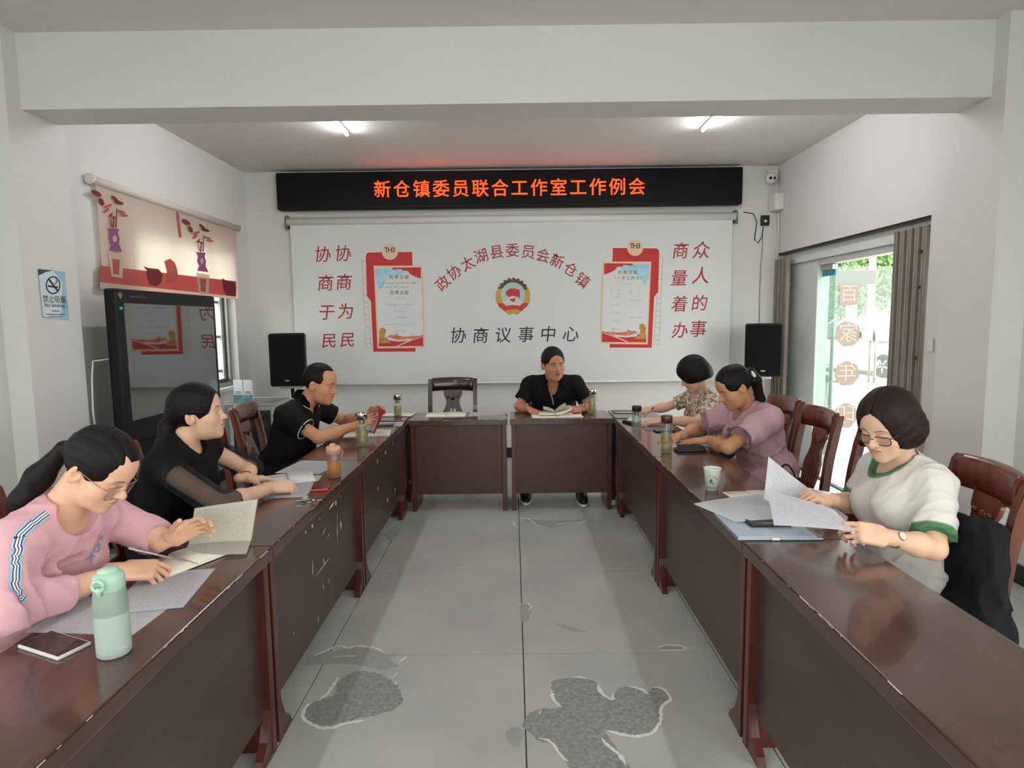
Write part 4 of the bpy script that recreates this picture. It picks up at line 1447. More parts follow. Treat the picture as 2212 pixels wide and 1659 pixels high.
    def mesh(s, h, lo=None, hi=None, skip=()):
        if lo is None:
            lo, hi = s.bounds()
        lo, hi = np.asarray(lo, float), np.asarray(hi, float)
        D = s.grid(lo, hi, h)
        v, q = surfnets(D, lo, h)
        for a, b in skip:
            ins = ((v > a + h * 0.75) & (v < b - h * 0.75)).all(1)
            q = q[~ins[q].all(1)]
        return v, q


def surfnets(D, lo, h):
    S = D < 0
    c = np.zeros(tuple(n - 1 for n in D.shape), np.uint8)
    offs = [(i, j, k) for i in (0, 1) for j in (0, 1) for k in (0, 1)]
    for o in offs:
        c += S[o[0]:S.shape[0] - 1 + o[0], o[1]:S.shape[1] - 1 + o[1], o[2]:S.shape[2] - 1 + o[2]]
    act = (c > 0) & (c < 8)
    cells = np.argwhere(act)
    idx = np.full(act.shape, -1, np.int64)
    idx[act] = np.arange(len(cells))
    pos = np.zeros((len(cells), 3))
    cnt = np.zeros(len(cells))
    for a in offs:
        for ax in range(3):
            if a[ax]:
                continue
            b = list(a)
            b[ax] = 1
            d0 = D[cells[:, 0] + a[0], cells[:, 1] + a[1], cells[:, 2] + a[2]]
            d1 = D[cells[:, 0] + b[0], cells[:, 1] + b[1], cells[:, 2] + b[2]]
            mk = (d0 < 0) != (d1 < 0)
            t = np.where(mk, d0 / np.where(mk, d0 - d1, 1), 0)
            p = np.array(a, float)[None] + np.eye(3)[ax][None] * t[:, None]
            pos += p * mk[:, None]
            cnt += mk
    verts = lo + h * (cells + pos / np.maximum(cnt, 1)[:, None])
    quads = []
    for ax in range(3):
        u, w = (ax + 1) % 3, (ax + 2) % 3
        sa = [slice(None)] * 3
        sb = [slice(None)] * 3
        sa[ax] = slice(0, -1)
        sb[ax] = slice(1, None)
        A, B = S[tuple(sa)], S[tuple(sb)]
        e = np.argwhere(A != B)
        e = e[(e[:, u] > 0) & (e[:, w] > 0) & (e[:, u] < act.shape[u]) & (e[:, w] < act.shape[w])]
        if not len(e):
            continue
        f = A[e[:, 0], e[:, 1], e[:, 2]]

        def at(du, dw):
            g = e.copy()
            g[:, u] += du
            g[:, w] += dw
            return idx[g[:, 0], g[:, 1], g[:, 2]]
        q = np.stack([at(-1, -1), at(0, -1), at(0, 0), at(-1, 0)], 1)
        q[~f] = q[~f][:, ::-1]
        quads.append(q)
    q = np.concatenate(quads)
    return verts, q[(q >= 0).all(1)]


def vmesh(name, parts, material, parent=None, colfn=None):
    """join vertex/quad lists into one smooth mesh; optional per-vertex colour"""
    vs, qs, n = [], [], 0
    for v, q in parts:
        used = np.unique(q)
        mp = np.full(len(v), -1)
        mp[used] = np.arange(len(used))
        vs.append(v[used])
        qs.append(mp[q] + n)
        n += len(used)
    V = np.concatenate(vs)
    Q = np.concatenate(qs)
    me = bpy.data.meshes.new(name)
    me.vertices.add(len(V))
    me.vertices.foreach_set('co', V.astype(np.float32).ravel())
    me.loops.add(len(Q) * 4)
    me.loops.foreach_set('vertex_index', Q.astype(np.int32).ravel())
    me.polygons.add(len(Q))
    me.polygons.foreach_set('loop_start', np.arange(0, len(Q) * 4, 4, dtype=np.int32))
    me.update(calc_edges=True)
    me.validate()
    if colfn is not None:
        c = colfn(V)
        at = me.attributes.new('Col', 'FLOAT_COLOR', 'POINT')
        at.data.foreach_set('color', np.concatenate([c, np.ones((len(c), 1))], 1).astype(np.float32).ravel())
    return link(name, me, material, parent, True)


# ---------------------------------------------------------------- head, in its own frame: +y face, +z up, +x the person's right
def head_fn(jw=1.0, fat=0.0, smile=0.0, nose=1.0, mouth_open=0.0):
    def fn(q):
        qx = q.copy()
        qx[..., 0] = np.abs(q[..., 0])
        d = d_ell(qx, (0, -.012, .030), (.076, .095, .088))
        d = smin(d, d_ell(qx, (0, .024, -.030), (.065 + fat * .5, .066, .085)), .03)
        d = smin(d, d_ell(qx, (0, .030, -.072), ((.050 + fat) * jw, .053, .043)), .03)
        d = smin(d, d_ell(qx, (0, .074, -.099), (.021, .016, .017)), .028)
        d = smin(d, d_ell(qx, (.036 + fat * .3, .050, -.030 + smile * .004), (.029, .031, .030)), .022)
        d = smin(d, d_ell(qx, (0, .045, .045), (.056, .042, .048)), .03)
        d = smin(d, d_cone(qx, (.006, .0805, .0175), (.046, .070, .021), .0075, .007), .014)
        d = smax(d, -d_ell(qx, (.031, .101, .000), (.021, .021, .0125)), .014)
        d = smin(d, d_ell(qx, (.031, .0695, -.001), (.0165, .0155, .0125)), .004)
        d = smin(d, d_cone(qx, (0, .080, .010), (0, .101 + .003 * nose, -.026), .0075, .0095 * nose), .012)
        d = smin(d, d_ell(qx, (0, .103 + .002 * nose, -.029), (.0125 * nose, .0115, .0105)), .008)
        d = smin(d, d_ell(qx, (.0125 * nose, .091, -.0325), (.0085, .0105, .0075)), .006)
        d = smin(d, d_ell(qx, (0, .076, -.056), (.030, .018, .023)), .015)
        up = -.0520 + smile * .002
        d = smin(d, d_ell(qx, (0, .0925, up), (.0225 + smile * .005, .0068, .0042)), .004)
        d = smin(d, d_ell(qx, (0, .0905, -.0625 - mouth_open * .008), (.0185 + smile * .004, .0078, .0052)), .004)
        gz = -.0575 - mouth_open * .003
        bend = gz + smile * 9.0 * qx[..., 0] ** 2
        g = qx.copy()
        g[..., 2] = qx[..., 2] - bend
        d = smax(d, -d_ell(g, (0, .103, 0), (.024 + smile * .007, .014 + mouth_open * .006, .0016 + mouth_open * .0055)), .002)
        er = qx.copy()
        er[..., 0] = qx[..., 0] + .35 * (qx[..., 1] + .006)      # the ear's rear edge stands out
        d = smin(d, d_ell(er, (.077, -.013, -.010), (.0085, .0195, .0315)), .005)
        d = smax(d, -d_ell(er, (.0865, -.0085, -.004), (.0085, .0100, .0175)), .0035)
        d = smax(d, -d_ell(er, (.0870, -.0165, .012), (.0065, .0065, .0100)), .0030)
        return d
    return fn


def head_colour(q, skin, brow, eyes='down', lip=None, smile=0.0, mouth_open=0.0, brow_w=1.0):
    """face colours: lips, brows, lashes, irises; shade painted into nostrils, mouth line and lid folds (q in head frame)"""
    n = len(q)
    c = np.tile(np.array(skin), (n, 1))
    ax = np.abs(q[:, 0])
    front = np.clip((q[:, 1] - .045) / .01, 0, 1)
    sm = lambda x, w: np.clip(.5 - x / w, 0, 1)

    def lay(c, col, w):
        return c + (np.array(col) - c) * w[:, None]
    # warm cheeks, nose, ears
    w = np.exp(-(((ax - .042) / .022) ** 2 + ((q[:, 2] + .03) / .022) ** 2)) * front * .35
    w += np.exp(-((ax / .014) ** 2 + ((q[:, 2] + .03) / .014) ** 2)) * (q[:, 1] > .09) * .3 + (ax > .077) * .25
    c = c + (c * np.array([1.0, .80, .76]) - c) * w[:, None]
    lip = np.array(lip if lip is not None else (skin[0] * .80, skin[1] * .50, skin[2] * .48))
    lz = q[:, 2] - smile * 4.0 * q[:, 0] ** 2
    t = np.clip(ax / (.0235 + smile * .004), 0, 1.3)
    hi = -.0575 + .0078 * (1 - t * t) - .0012 * np.exp(-(ax / .004) ** 2)
    lo = -.0575 - (.0088 + mouth_open * .008) * (1 - t * t)
    lw = sm(lz - hi, .0022) * sm(lo - lz, .0022) * front * (q[:, 1] > .07) * (t < 1)
    c = lay(c, lip, lw * .85)
    seam = np.abs(lz + .0575 + mouth_open * .003)
    if mouth_open > .3:
        c = lay(c, (.70, .66, .58), sm(seam - .0036 * (1 - t * t), .0018) * lw)
    else:
        c = lay(c, lip * .35, sm(seam - .0004, .0018) * (t < 1) * front * (q[:, 1] > .075) * .8)  # shade between the closed lips, painted as a dark line
    # nostrils: shade of the openings painted as dark skin
    c = lay(c, np.array(skin) * .18, sm(np.hypot((ax - .0075) / 1.3, q[:, 2] + .0385) - .0022, .002) * (q[:, 1] > .085) * .8)
    bz = .0215 + .004 * np.sin(np.clip((ax - .012) / .038, 0, 1) * pi) - .003 * np.clip((ax - .036) / .015, 0, 1)
    hw_ = .0034 * brow_w * np.clip((.058 - ax) / .022, .2, 1)
    bw = sm(np.abs(q[:, 2] - bz) - hw_, .0026) * sm(.013 - ax, .004) * sm(ax - .051, .006) * front
    c = lay(c, brow, bw * .78)
    ez = q[:, 2] + .001
    u = (ax - .031) / .0155
    ins = sm(np.abs(u) - 1, .12) * front
    if eyes == 'open':
        top = .0052 * (1 - u * u)
        bot = -.0042 * (1 - u * u)
        ew = ins * sm(ez - top, .0014) * sm(bot - ez, .0014)
        c = lay(c, (.62, .58, .55), ew)
        gx = q[:, 0] - np.sign(q[:, 0]) * .031 + .0035
        c = lay(c, (.02, .012, .01), ew * sm(np.hypot(gx, ez - .0008) - .0050, .0014))
        c = lay(c, (.03, .02, .02), ins * sm(np.abs(ez - top) - .0008, .0014))
        c = lay(c, np.array(skin) * .5, ins * sm(np.abs(ez - bot) - .0002, .0014) * .5)
    else:
        low = (-.0045 if eyes != 'smile' else .0020) * (1 - u * u)
        c = lay(c, (.045, .03, .025), ins * sm(np.abs(ez - low) - .0008, .0016))
        crease = low + .0062 * (1 - .4 * u * u)
        c = lay(c, np.array(skin) * .55, ins * sm(np.abs(ez - crease) - .0003, .0014) * .45)  # shade of the eyelid fold painted as darker skin
    return c


# ---------------------------------------------------------------- hand, in its own frame: +y fingers, +z back of hand, thumb on side ts
def hand_joints(ts, curl, spread=1.0, thumb=(35, 20, 15), per=None):
    ch = []
    bases = [(.027, .086), (.0085, .090), (-.010, .086), (-.026, .078)]
    lens = [(.042, .025, .021), (.046, .029, .022), (.042, .027, .021), (.033, .020, .019)]
    fan = [5, 1, -4, -9]
    for i in range(4):
        cu = per[i] if per else curl
        a = radians(fan[i] * spread)
        p = v3(ts * bases[i][0], bases[i][1], 0)
        dr = v3(ts * sin(a), cos(a), 0)
        ang = 0.0
        pts = [p - dr * .02, p]
        for L, c in zip(lens[i], cu):
            ang += radians(c)
            p = p + (dr * cos(ang) + v3(0, 0, -1) * sin(ang)) * L
            pts.append(p)
        ch.append((pts, .0092 - .0007 * (i == 3)))
    o, b, c2 = thumb
    p = v3(ts * .022, .018, -.006)
    a = radians(o)
    dr = nrm(v3(ts * sin(a), cos(a), -.35))
    inn = nrm(v3(-ts * cos(a) * .6, sin(a) * .4, -.8))
    pts = [p]
    ang = 0.0
    for L, c in zip((.045, .032, .027), (0, b, c2)):
        ang += radians(c)
        p = p + (dr * cos(ang) + inn * sin(ang)) * L
        pts.append(p)
    ch.append((pts, .0108))
    return ch


def hand_fn(ts, curl=(20, 30, 20), spread=1.0, thumb=(38, 15, 12), per=None):
    ch = hand_joints(ts, curl, spread, thumb, per)

    def fn(q):
        d = d_box(q, (0, .050, -.001), (.038, .044, .0135), .013)
        d = smin(d, d_cone(q, (0, -.03, 0), (0, .02, 0), .024, .021), .02)
        d = smin(d, d_cone(q, (ts * .018, .02, -.008), (ts * .030, .05, -.010), .015, .012), .012)
        f = None
        for pts, r in ch:
            g = None
            for i in range(len(pts) - 1):
                ra = r * (1 - .09 * i)
                e = d_cone(q, pts[i], pts[i + 1], ra, ra * .92)
                g = e if g is None else smin(g, e, .003)
            f = g if f is None else smin(f, g, .0012)
        return smin(d, f, .006)
    pts = np.concatenate([np.array(p) for p, _ in ch])
    return fn, np.minimum(pts.min(0) - .014, (-.045, -.05, -.03)), np.maximum(pts.max(0) + .014, (.045, .1, .03))


def hframe(fwd, back):
    f = nrm(np.asarray(fwd, float))
    b = np.asarray(back, float)
    b = nrm(b - f * (b @ f))
    return np.stack([np.cross(f, b), f, b], 1)


def wrinkle(seed, amp, sx=1.0):
    """soft ridged folds with warped directions plus a finer crumple"""
    rg = np.random.default_rng(seed)
    w = [(nrm(rg.normal(size=3) * v3(1, 1, .7)) * f, rg.uniform(0, 6.28), a) for f, a in ((24, 1.0), (33, .9), (47, .7), (70, .45))]

    def fn(q):
        s = 0
        wx = q + .035 * np.sin(q[..., ::-1] * 11 + seed) + .012 * np.sin(q[..., [1, 2, 0]] * 31 + 2 * seed)
        mask = .55 + .45 * np.sin(q[..., 0] * 9 + seed) * np.sin(q[..., 1] * 8 + 1.7 * seed) * np.sin(q[..., 2] * 10)
        for k, ph, a in w:
            r = 1 - np.abs(np.sin(wx @ k.astype(np.float32) + ph))
            s = s + a * r * r
        return (-amp * (s - .9) * mask).astype(np.float32)
    return fn


def skin_material():
    mt = bpy.data.materials.new('skin')
    mt.use_nodes = True
    nt = mt.node_tree
    b = nt.nodes['Principled BSDF']
    a = nt.nodes.new('ShaderNodeAttribute')
    a.attribute_name = 'Col'
    nt.links.new(a.outputs['Color'], b.inputs['Base Color'])
    b.inputs['Roughness'].default_value = 0.5
    b.inputs['Specular IOR Level'].default_value = 0.4
    n = nt.nodes.new('ShaderNodeTexNoise')
    n.inputs['Scale'].default_value = 260
    bp = nt.nodes.new('ShaderNodeBump')
    bp.inputs['Strength'].default_value = 0.12
    bp.inputs['Distance'].default_value = 0.002
    nt.links.new(n.outputs['Fac'], bp.inputs['Height'])
    nt.links.new(bp.outputs['Normal'], b.inputs['Normal'])
    return mt


def hair_material(name, col, col2):
    mt = mat(name, col, rough=0.5, spec=0.2, var=1, col2=col2, vscale=30, stretch=(3, 3, .5), bump=0.22, bscale=160)
    return mt


SKIN = skin_material()


class Person:
    """joints in world metres; body is one continuous skin mesh, hair / clothes / shoes are its children"""

    def __init__(s, label, **k):
        s.label = label
        s.__dict__.update(k)
        s.sc = k.get('sc', 1.0)
        s.skin = np.array(lin(k.get('skin_col', 'd9a98c')))
        s.Rh = rotframe(*s.head_rot)
        s.hs = k.get('hs', 1.0)
        s.up = nrm(s.neck - s.hip)
        r = s.shr - s.shl
        s.rt = nrm(r - s.up * (r @ s.up))
        s.fw = np.cross(s.up, s.rt)
        s.Rt = np.stack([s.rt, s.fw, s.up], 1)

    def hl(s, P):
        """world -> head frame"""
        return (P - s.head) @ s.Rh / s.hs

    def hw(s, p):
        return s.head + s.Rh @ (np.asarray(p, float) * s.hs)

    def tw(s, base, x, y, z):
        return base + s.rt * x + s.fw * y + s.up * z

    def torso(s, F, g, k=.05):
        """torso solids grown by g (used for both the body and the clothes)"""
        w, dp = s.__dict__.get('width', 1.0), s.__dict__.get('depth', 1.0)
        L = np.linalg.norm(s.neck - s.hip)
        mid = (s.shl + s.shr) / 2
        F.ell(s.tw(s.hip, 0, -.01, .03), (.170 * w + g, .125 * dp + g, .13 + g), s.Rt, k)
        F.ell(s.tw(s.hip, 0, .01 * dp, L * .42), (.145 * w + g, .110 * dp + g, .17 + g), s.Rt, k)
        F.ell(s.tw(s.hip, 0, 0, L * .70), (.158 * w + g, .112 * dp + g, .16 + g), s.Rt, k)
        a, b = mid + (s.shl - mid) * .82, mid + (s.shr - mid) * .82
        F.cone(a, b, .058 + g, .058 + g, .06)
        F.cone(s.neck + s.up * .03, s.shl + s.up * .005, .035 + g * .6, .045 + g, .04)
        F.cone(s.neck + s.up * .03, s.shr + s.up * .005, .035 + g * .6, .045 + g, .04)
        bu = s.__dict__.get('bust', 0)
        if bu:
            for sx in (-1, 1):
                F.ell(s.tw(s.hip, sx * .075 * w, .085 * dp, L * .64), (.062 * bu + g, .058 * bu + g, .062 * bu + g), s.Rt, .05)
        be = s.__dict__.get('belly', 0)
        if be:
            F.ell(s.tw(s.hip, 0, .06, L * .30), (.13 * w + g, .085 * be + g, .13 + g), s.Rt, .06)

    def arms(s):
        for sd in 'lr':
            yield sd, getattr(s, 'sh' + sd), getattr(s, 'el' + sd), getattr(s, 'wr' + sd), getattr(s, 'hand' + sd)

    def build_body(s, fine=.0026, handres=.003):
        am = s.__dict__.get('arm', 1.0)
        F = Field()
        s.torso(F, -.014)
        for sd, sh, el, wr, hd in s.arms():
            F.cone(sh, el, .043 * am, .036 * am, .03)
            d = nrm(wr - el)
            F.cone(el, el + (wr - el) * .35, .036 * am, .039 * am, .02)
            F.cone(el + (wr - el) * .35, wr - d * .01, .039 * am, .0235 * am, .02)
        nk = s.__dict__.get('neck_r', .053)
        F.cone(s.neck - s.up * .03, s.hw((0, -.020, -.045)), nk * 1.08, nk * .96, .03)
        hsh = s.__dict__.get('face', {})
        F.local(head_fn(**hsh), s.head, s.Rh, s.hs, v3(-.1, -.12, -.13), v3(.1, .13, .13), .014)
        boxes = []
        hb = np.array([s.hw((x, y, z)) for x in (-.095, .095) for y in (-.118, .122) for z in (-.125, .13)])
        boxes.append((hb.min(0), hb.max(0), fine))
        for sd, sh, el, wr, hd in s.arms():
            ts = 1 if sd == 'l' else -1
            fwd, back, kw = hd
            R = hframe(fwd, back)
            # thumb side: for a right hand seen with its back up, the thumb is on -x
            fn, lo, hi = hand_fn(ts, **kw)
            F.local(fn, wr, R, s.sc, lo, hi, .012)
            cor = np.array([[x, y, z] for x in (lo[0], hi[0]) for y in (lo[1], hi[1]) for z in (lo[2], hi[2])]) * s.sc @ R.T + wr
            boxes.append((cor.min(0) - .004, cor.max(0) + .004, handres))
        lo, hi = F.bounds()
        hc = .009
        parts = [F.mesh(hc, lo, hi, skip=[(a, b) for a, b, _ in boxes])]
        for i, (a, b, h) in enumerate(boxes):
            parts.append(F.mesh(h, a, b))
        sk = s.skin
        kw = s.__dict__.get('paint', {})
        fa = s.__dict__.get('face', {})

        def colfn(V):
            q = s.hl(V)
            c = np.tile(sk, (len(V), 1))
            near = (np.abs(q) < .14).all(1)
            c[near] = head_colour(q[near], sk, s.__dict__.get('brow', (.03, .02, .02)), smile=fa.get('smile', 0), mouth_open=fa.get('mouth_open', 0), **kw)
            for sd, sh, el, wr, hd in s.arms():
                # slightly pinker finger ends
                dd = np.linalg.norm(V - (wr + nrm(np.asarray(hd[0], float)) * .16), axis=1)
                w = np.clip(1 - dd / .08, 0, 1)[:, None] * .5
                c = c * (1 - w) + c * np.array([1, .86, .82]) * w
            return c
        s.o = vmesh('person', parts, SKIN, None, colfn)
        tag(s.o, s.label, 'person')
        return s.o

    def cloth(s, name, F, material, h=.006):
        return vmesh(name, [F.mesh(h)], material, s.o)

    def shirt(s, material, sleeve=.6, cuffr=.058, shr_r=.062, g=.010, name='shirt', wr_amp=.004, neck=None, hem=None, h=.006, sleeve2=None, seed=1, flare=0.0, extra=None):
        """top with sleeves reaching `sleeve` along the upper arm (>1 continues down the forearm)"""
        F = Field()
        s.torso(F, g)
        am = s.__dict__.get('arm', 1.0)
        for sd, sh, el, wr, hd in s.arms():
            sl = sleeve if sleeve2 is None or sd == 'l' else sleeve2
            G = Field()
            if sl <= 1:
                e = sh + (el - sh) * sl
                F.cone(sh, e, shr_r * am, cuffr * am, .035)
                d = nrm(el - sh)
                lo, hi = np.minimum(e, e + d * .09) - .075, np.maximum(e, e + d * .09) + .075
                s.cuts = s.__dict__.get('cuts', []) + [(e, d, cuffr * am)]
                F.add(lambda q, e=e.astype(np.float32), d=d.astype(np.float32): np.maximum(-((q - e) @ d), np.sqrt((((q - e) - ((q - e) @ d)[..., None] * d) ** 2).sum(-1)) - .11), lo, hi, .003, 's')
            else:
                F.cone(sh, el, shr_r * am, cuffr * 1.05 * am, .03)
                e = el + (wr - el) * (sl - 1)
                d = nrm(wr - el)
                F.cone(el, e, cuffr * 1.05 * am, cuffr * .8 * am, .03)
                lo, hi = np.minimum(e, e + d * .08) - .06, np.maximum(e, e + d * .08) + .06
                F.add(lambda q, e=e.astype(np.float32), d=d.astype(np.float32): np.maximum(-((q - e) @ d), np.sqrt((((q - e) - ((q - e) @ d)[..., None] * d) ** 2).sum(-1)) - .09), lo, hi, .003, 's')
        if extra:
            extra(F)
        if wr_amp:
            F.warp(wrinkle(seed, wr_amp))
        if neck:
            neck(F)
        hp = hem if hem is not None else s.hip - s.up * .04
        F.plane(hp, -s.up)
        s.F = F
        return s.cloth(name, F, material, h)

    def legs(s, material, shoe_mat, knee_l, knee_r, ank_l, ank_r, toe, skirt=False, name='trousers', sole=None, shoeh=.012):
        F = Field()
        w = s.__dict__.get('width', 1.0)
        for sx, kn, an in ((-1, knee_l, ank_l), (1, knee_r, ank_r)):
            h = s.hip + s.rt * sx * .085 * w
            F.cone(h, kn, .088 * w, .062, .04)
            F.cone(kn, an, .062, .045 if not skirt else .052, .03)
        F.ell(s.hip, (.175 * w, .13, .12), s.Rt, .05)
        F.plane(s.hip + s.up * .10, s.up)
        vmesh(name, [F.mesh(.012)], material, s.o)
        t = nrm(np.asarray(toe, float))
        for an in (ank_l, ank_r):
            g = v3(an[0], an[1], 0)
            R = hframe(t, (0, 0, 1))
            F = Field()
            F.ell(g + t * .07 + v3(0, 0, .045), (.046, .135, .05), R, .03)
            F.cone(g + v3(0, 0, .05), g + v3(0, 0, .10), .045, .042, .03)
            F.plane(g + v3(0, 0, .018), (0, 0, -1))
            sh = vmesh('shoe', [F.mesh(shoeh)], shoe_mat, s.o)
            if sole:
                F = Field()
                F.ell(g + t * .07 + v3(0, 0, .015), (.049, .142, .03), R, .01)
                F.plane(g + v3(0, 0, .002), (0, 0, -1))
                F.plane(g + v3(0, 0, .030), (0, 0, 1))
                vmesh('sole', [F.mesh(shoeh)], sole, sh)

    def hair(s, fn, lo, hi, material, h=.004, extra=None, name='hair'):
        F = Field()
        F.local(fn, s.head, s.Rh, s.hs, lo, hi, .002)
        if extra:
            extra(F)
        return vmesh(name, [F.mesh(h)], material, s.o)

    def ribbon(s, pts, width, material, name, off=.002, F=None, n=None, parent=None):
        """strip laid on the surface of a garment: points are pushed onto the field F, keeping their order"""
        F = F or s.F
        P = np.array(pts, float)
        seg = np.linalg.norm(np.diff(P, axis=0), axis=1)
        tt = np.concatenate([[0], np.cumsum(seg)])
        n = n or max(4, int(tt[-1] / .008))
        ts = np.linspace(0, tt[-1], n)
        Q = np.stack([np.interp(ts, tt, P[:, i]) for i in range(3)], 1)
        for _ in range(6):
            Q[1:-1] = (Q[:-2] + Q[2:] + 2 * Q[1:-1]) / 4
        outp, nor = F.snap(Q, off)
        K = 6
        rows = []
        for i in range(n):
            t = nrm(outp[min(i + 1, n - 1)] - outp[max(i - 1, 0)])
            b = nrm(np.cross(nor[i], t))
            rows += [outp[i] + b * width * (j / K - .5) for j in range(K + 1)]
        verts = F.snap(rows, off, 3, .012)[0]
        faces = []
        for i in range(n - 1):
            for j in range(K):
                a = i * (K + 1) + j
                faces.append((a, a + 1, a + K + 2, a + K + 1))
        o = raw(name, verts, faces, material, parent or s.o, True)
        me = o.data
        at = me.attributes.new('u', 'FLOAT', 'POINT')
        at.data.foreach_set('value', np.tile(np.arange(K + 1) / K, n).astype(np.float32))
        return o
# ================================================================ the seven people
J = ony
Zp = onz


def cloth_mat(name, col, rough=.85, bump=.25, bscale=500, col2=None, var=0.0, vscale=8):
    return mat(name, col, rough, spec=.25, bump=bump, bscale=bscale, var=1 if col2 else var, col2=col2, vscale=vscale)


def trim_mat(name, rough=.85):
    """cloth whose dyed trim comes from the garment's own colour attribute"""
    mt = mat(name, 'ffffff', rough, spec=.25, bump=.25, bscale=500)
    a = mt.node_tree.nodes.new('ShaderNodeAttribute')
    a.attribute_name = 'Col'
    mt.node_tree.links.new(a.outputs['Color'], mt.node_tree.nodes['Principled BSDF'].inputs['Base Color'])
    return mt


M_dark = cloth_mat('dark_trousers', '1d1e22')
M_shoe = mat('black_shoe', '141414', .5)
M_hair = hair_material('hair_black', '0a0808', '14100f')
M_hairb = hair_material('hair_brown', '2a1714', '1a0f0e')


def sym(q):
    p = q.copy()
    p[..., 0] = np.abs(q[..., 0])
    return p


def strands(q, amp, n=26, axis='z'):
    """shallow locks running back over the head"""
    an = np.arctan2(q[..., 0], q[..., 2] + .06)
    return amp * (np.sin(an * n + 4 * q[..., 1]) + .5 * np.sin(an * n * 2.3 + 1.3 + 9 * q[..., 1]))


def hair_pulled(th=.012, hl=.058, low=-.052, ear=True, part=None):
    def fn(q):
        p = sym(q)
        d = d_ell(p, (0, -.014, .034), (.077 + th, .097 + th, .088 + th))
        fe = d_ell(p, (0, .105, hl - .098), (.073, .088, .102))
        d = d + strands(q, .0009) * np.clip(fe / .03, 0, 1)
        if part is not None:
            d = d + .006 * np.exp(-((q[..., 0] - part) / .006) ** 2) * (q[..., 2] > .06)
        d = smax(d, -fe, .005)
        if ear:
            d = smax(d, -d_ell(p, (.088, -.004, -.024), (.026, .026, .030)), .006)
        d = smax(d, -(q[..., 2] - low + .55 * np.maximum(q[..., 1] + .06, -.03)), .012)
        return d
    return fn


def hair_short(th=.010, hl=.070, rec=0.0, low=-.045):
    def fn(q):
        p = sym(q)
        d = d_ell(p, (0, -.014, .034), (.076 + th * .7, .096 + th * .8, .088 + th))
        fe = d_ell(p, (0, .098, hl - .100), (.066, .068 + rec * .3, .104))
        d = d + strands(q, .0007, 40) * np.clip(fe / .02 - .2, 0, 1)
        d = smax(d, -fe, .005)
        if rec:
            d = smax(d, -d_ell(p, (.05, .095, .075), (.03, .05 + rec, .05)), .012)
        d = smax(d, -d_ell(p, (.086, .004, -.030), (.028, .026, .044)), .006)
        # sideburn: nothing in front of the ear below the brow
        d = smax(d, -(np.maximum(.012 - q[..., 2], q[..., 1] * 1.0 - .018) * -1 if False else d_box(p, (.07, .075, -.06), (.05, .042, .078), .01)), .006)
        d = smax(d, -(q[..., 2] - low + .35 * (q[..., 1] + .08)), .008)
        return d
    return fn


def hair_bob(th=.022, hl=.05, low=-.085, fr=.03, fringe=0.0, wide=0.0, part=None):
    """chin-length cut hanging round the head and over the ears; open at the face"""
    def fn(q):
        p = sym(q)
        d = d_ell(p, (0, -.016, .034), (.078 + th, .098 + th, .088 + th * .9))
        d = smin(d, d_ell(p, (0, -.028, -.030), (.084 + th + wide, .092 + th, .080 + th * .5)), .03)
        fe = d_ell(p, (0, .115, hl - .120), (.064, .098 - fringe, .124))
        d = d + strands(q, .0011, 22) * np.clip(fe / .03, 0, 1)
        if part is not None:
            d = d + .007 * np.exp(-((q[..., 0] - part) / .007) ** 2) * (q[..., 2] > .05)
        d = smax(d, -fe, .006)
        d = smax(d, -(q[..., 2] - low - .25 * (q[..., 1] - fr)), .028)
        d = smax(d, -d_cone(q, (0, .02, -.04), (0, 0, -.20), .060, .058), .020)
        return d
    return fn


HB = (v3(-.14, -.17, -.15), v3(.14, .14, .16))


def scoop(P, fy=.045, r=(.082, .075, .075), dz=.0, store=True):
    """round neckline: subtract an ellipsoid set forward of the neck root"""
    c = P.neck + P.fw * fy + P.up * (.035 + dz)

    def f(F):
        F.ell(c, r, P.Rt, .004, 's')
        F.cone(P.neck - P.up * .03, P.hw((0, -.012, -.05)), .062, .060, .004, 's')
    P.neckcut = (c, r)
    return f


def trimcol(P, base, trim, cuff=.022, col=.016):
    def fn(V):
        c = np.tile(np.array(lin(base)), (len(V), 1))
        t = np.array(lin(trim))
        for e, d, r in getattr(P, 'cuts', []):
            s = (V - e) @ d
            rad = np.linalg.norm((V - e) - s[:, None] * d, axis=1)
            w = np.clip((s + cuff) / .006 + .5, 0, 1) * (rad < r * 1.25) * (s < .012)
            c = c * (1 - w[:, None]) + t * w[:, None]
        if col:
            cc_, rr = P.neckcut
            q = (V - cc_) @ P.Rt
            dd = d_ell(q, (0, 0, 0), rr)
            w = np.clip((col - dd) / .006 + .5, 0, 1) * (np.linalg.norm(V - P.neck, axis=1) < .16)
            c = c * (1 - w[:, None]) + t * w[:, None]
        return c
    return fn


def recolour(o, fn):
    me = o.data
    V = np.empty(len(me.vertices) * 3, np.float32)
    me.vertices.foreach_get('co', V)
    c = fn(V.reshape(-1, 3).astype(float))
    at = me.attributes.new('Col', 'FLOAT_COLOR', 'POINT')
    at.data.foreach_set('color', np.concatenate([c, np.ones((len(c), 1))], 1).astype(np.float32).ravel())


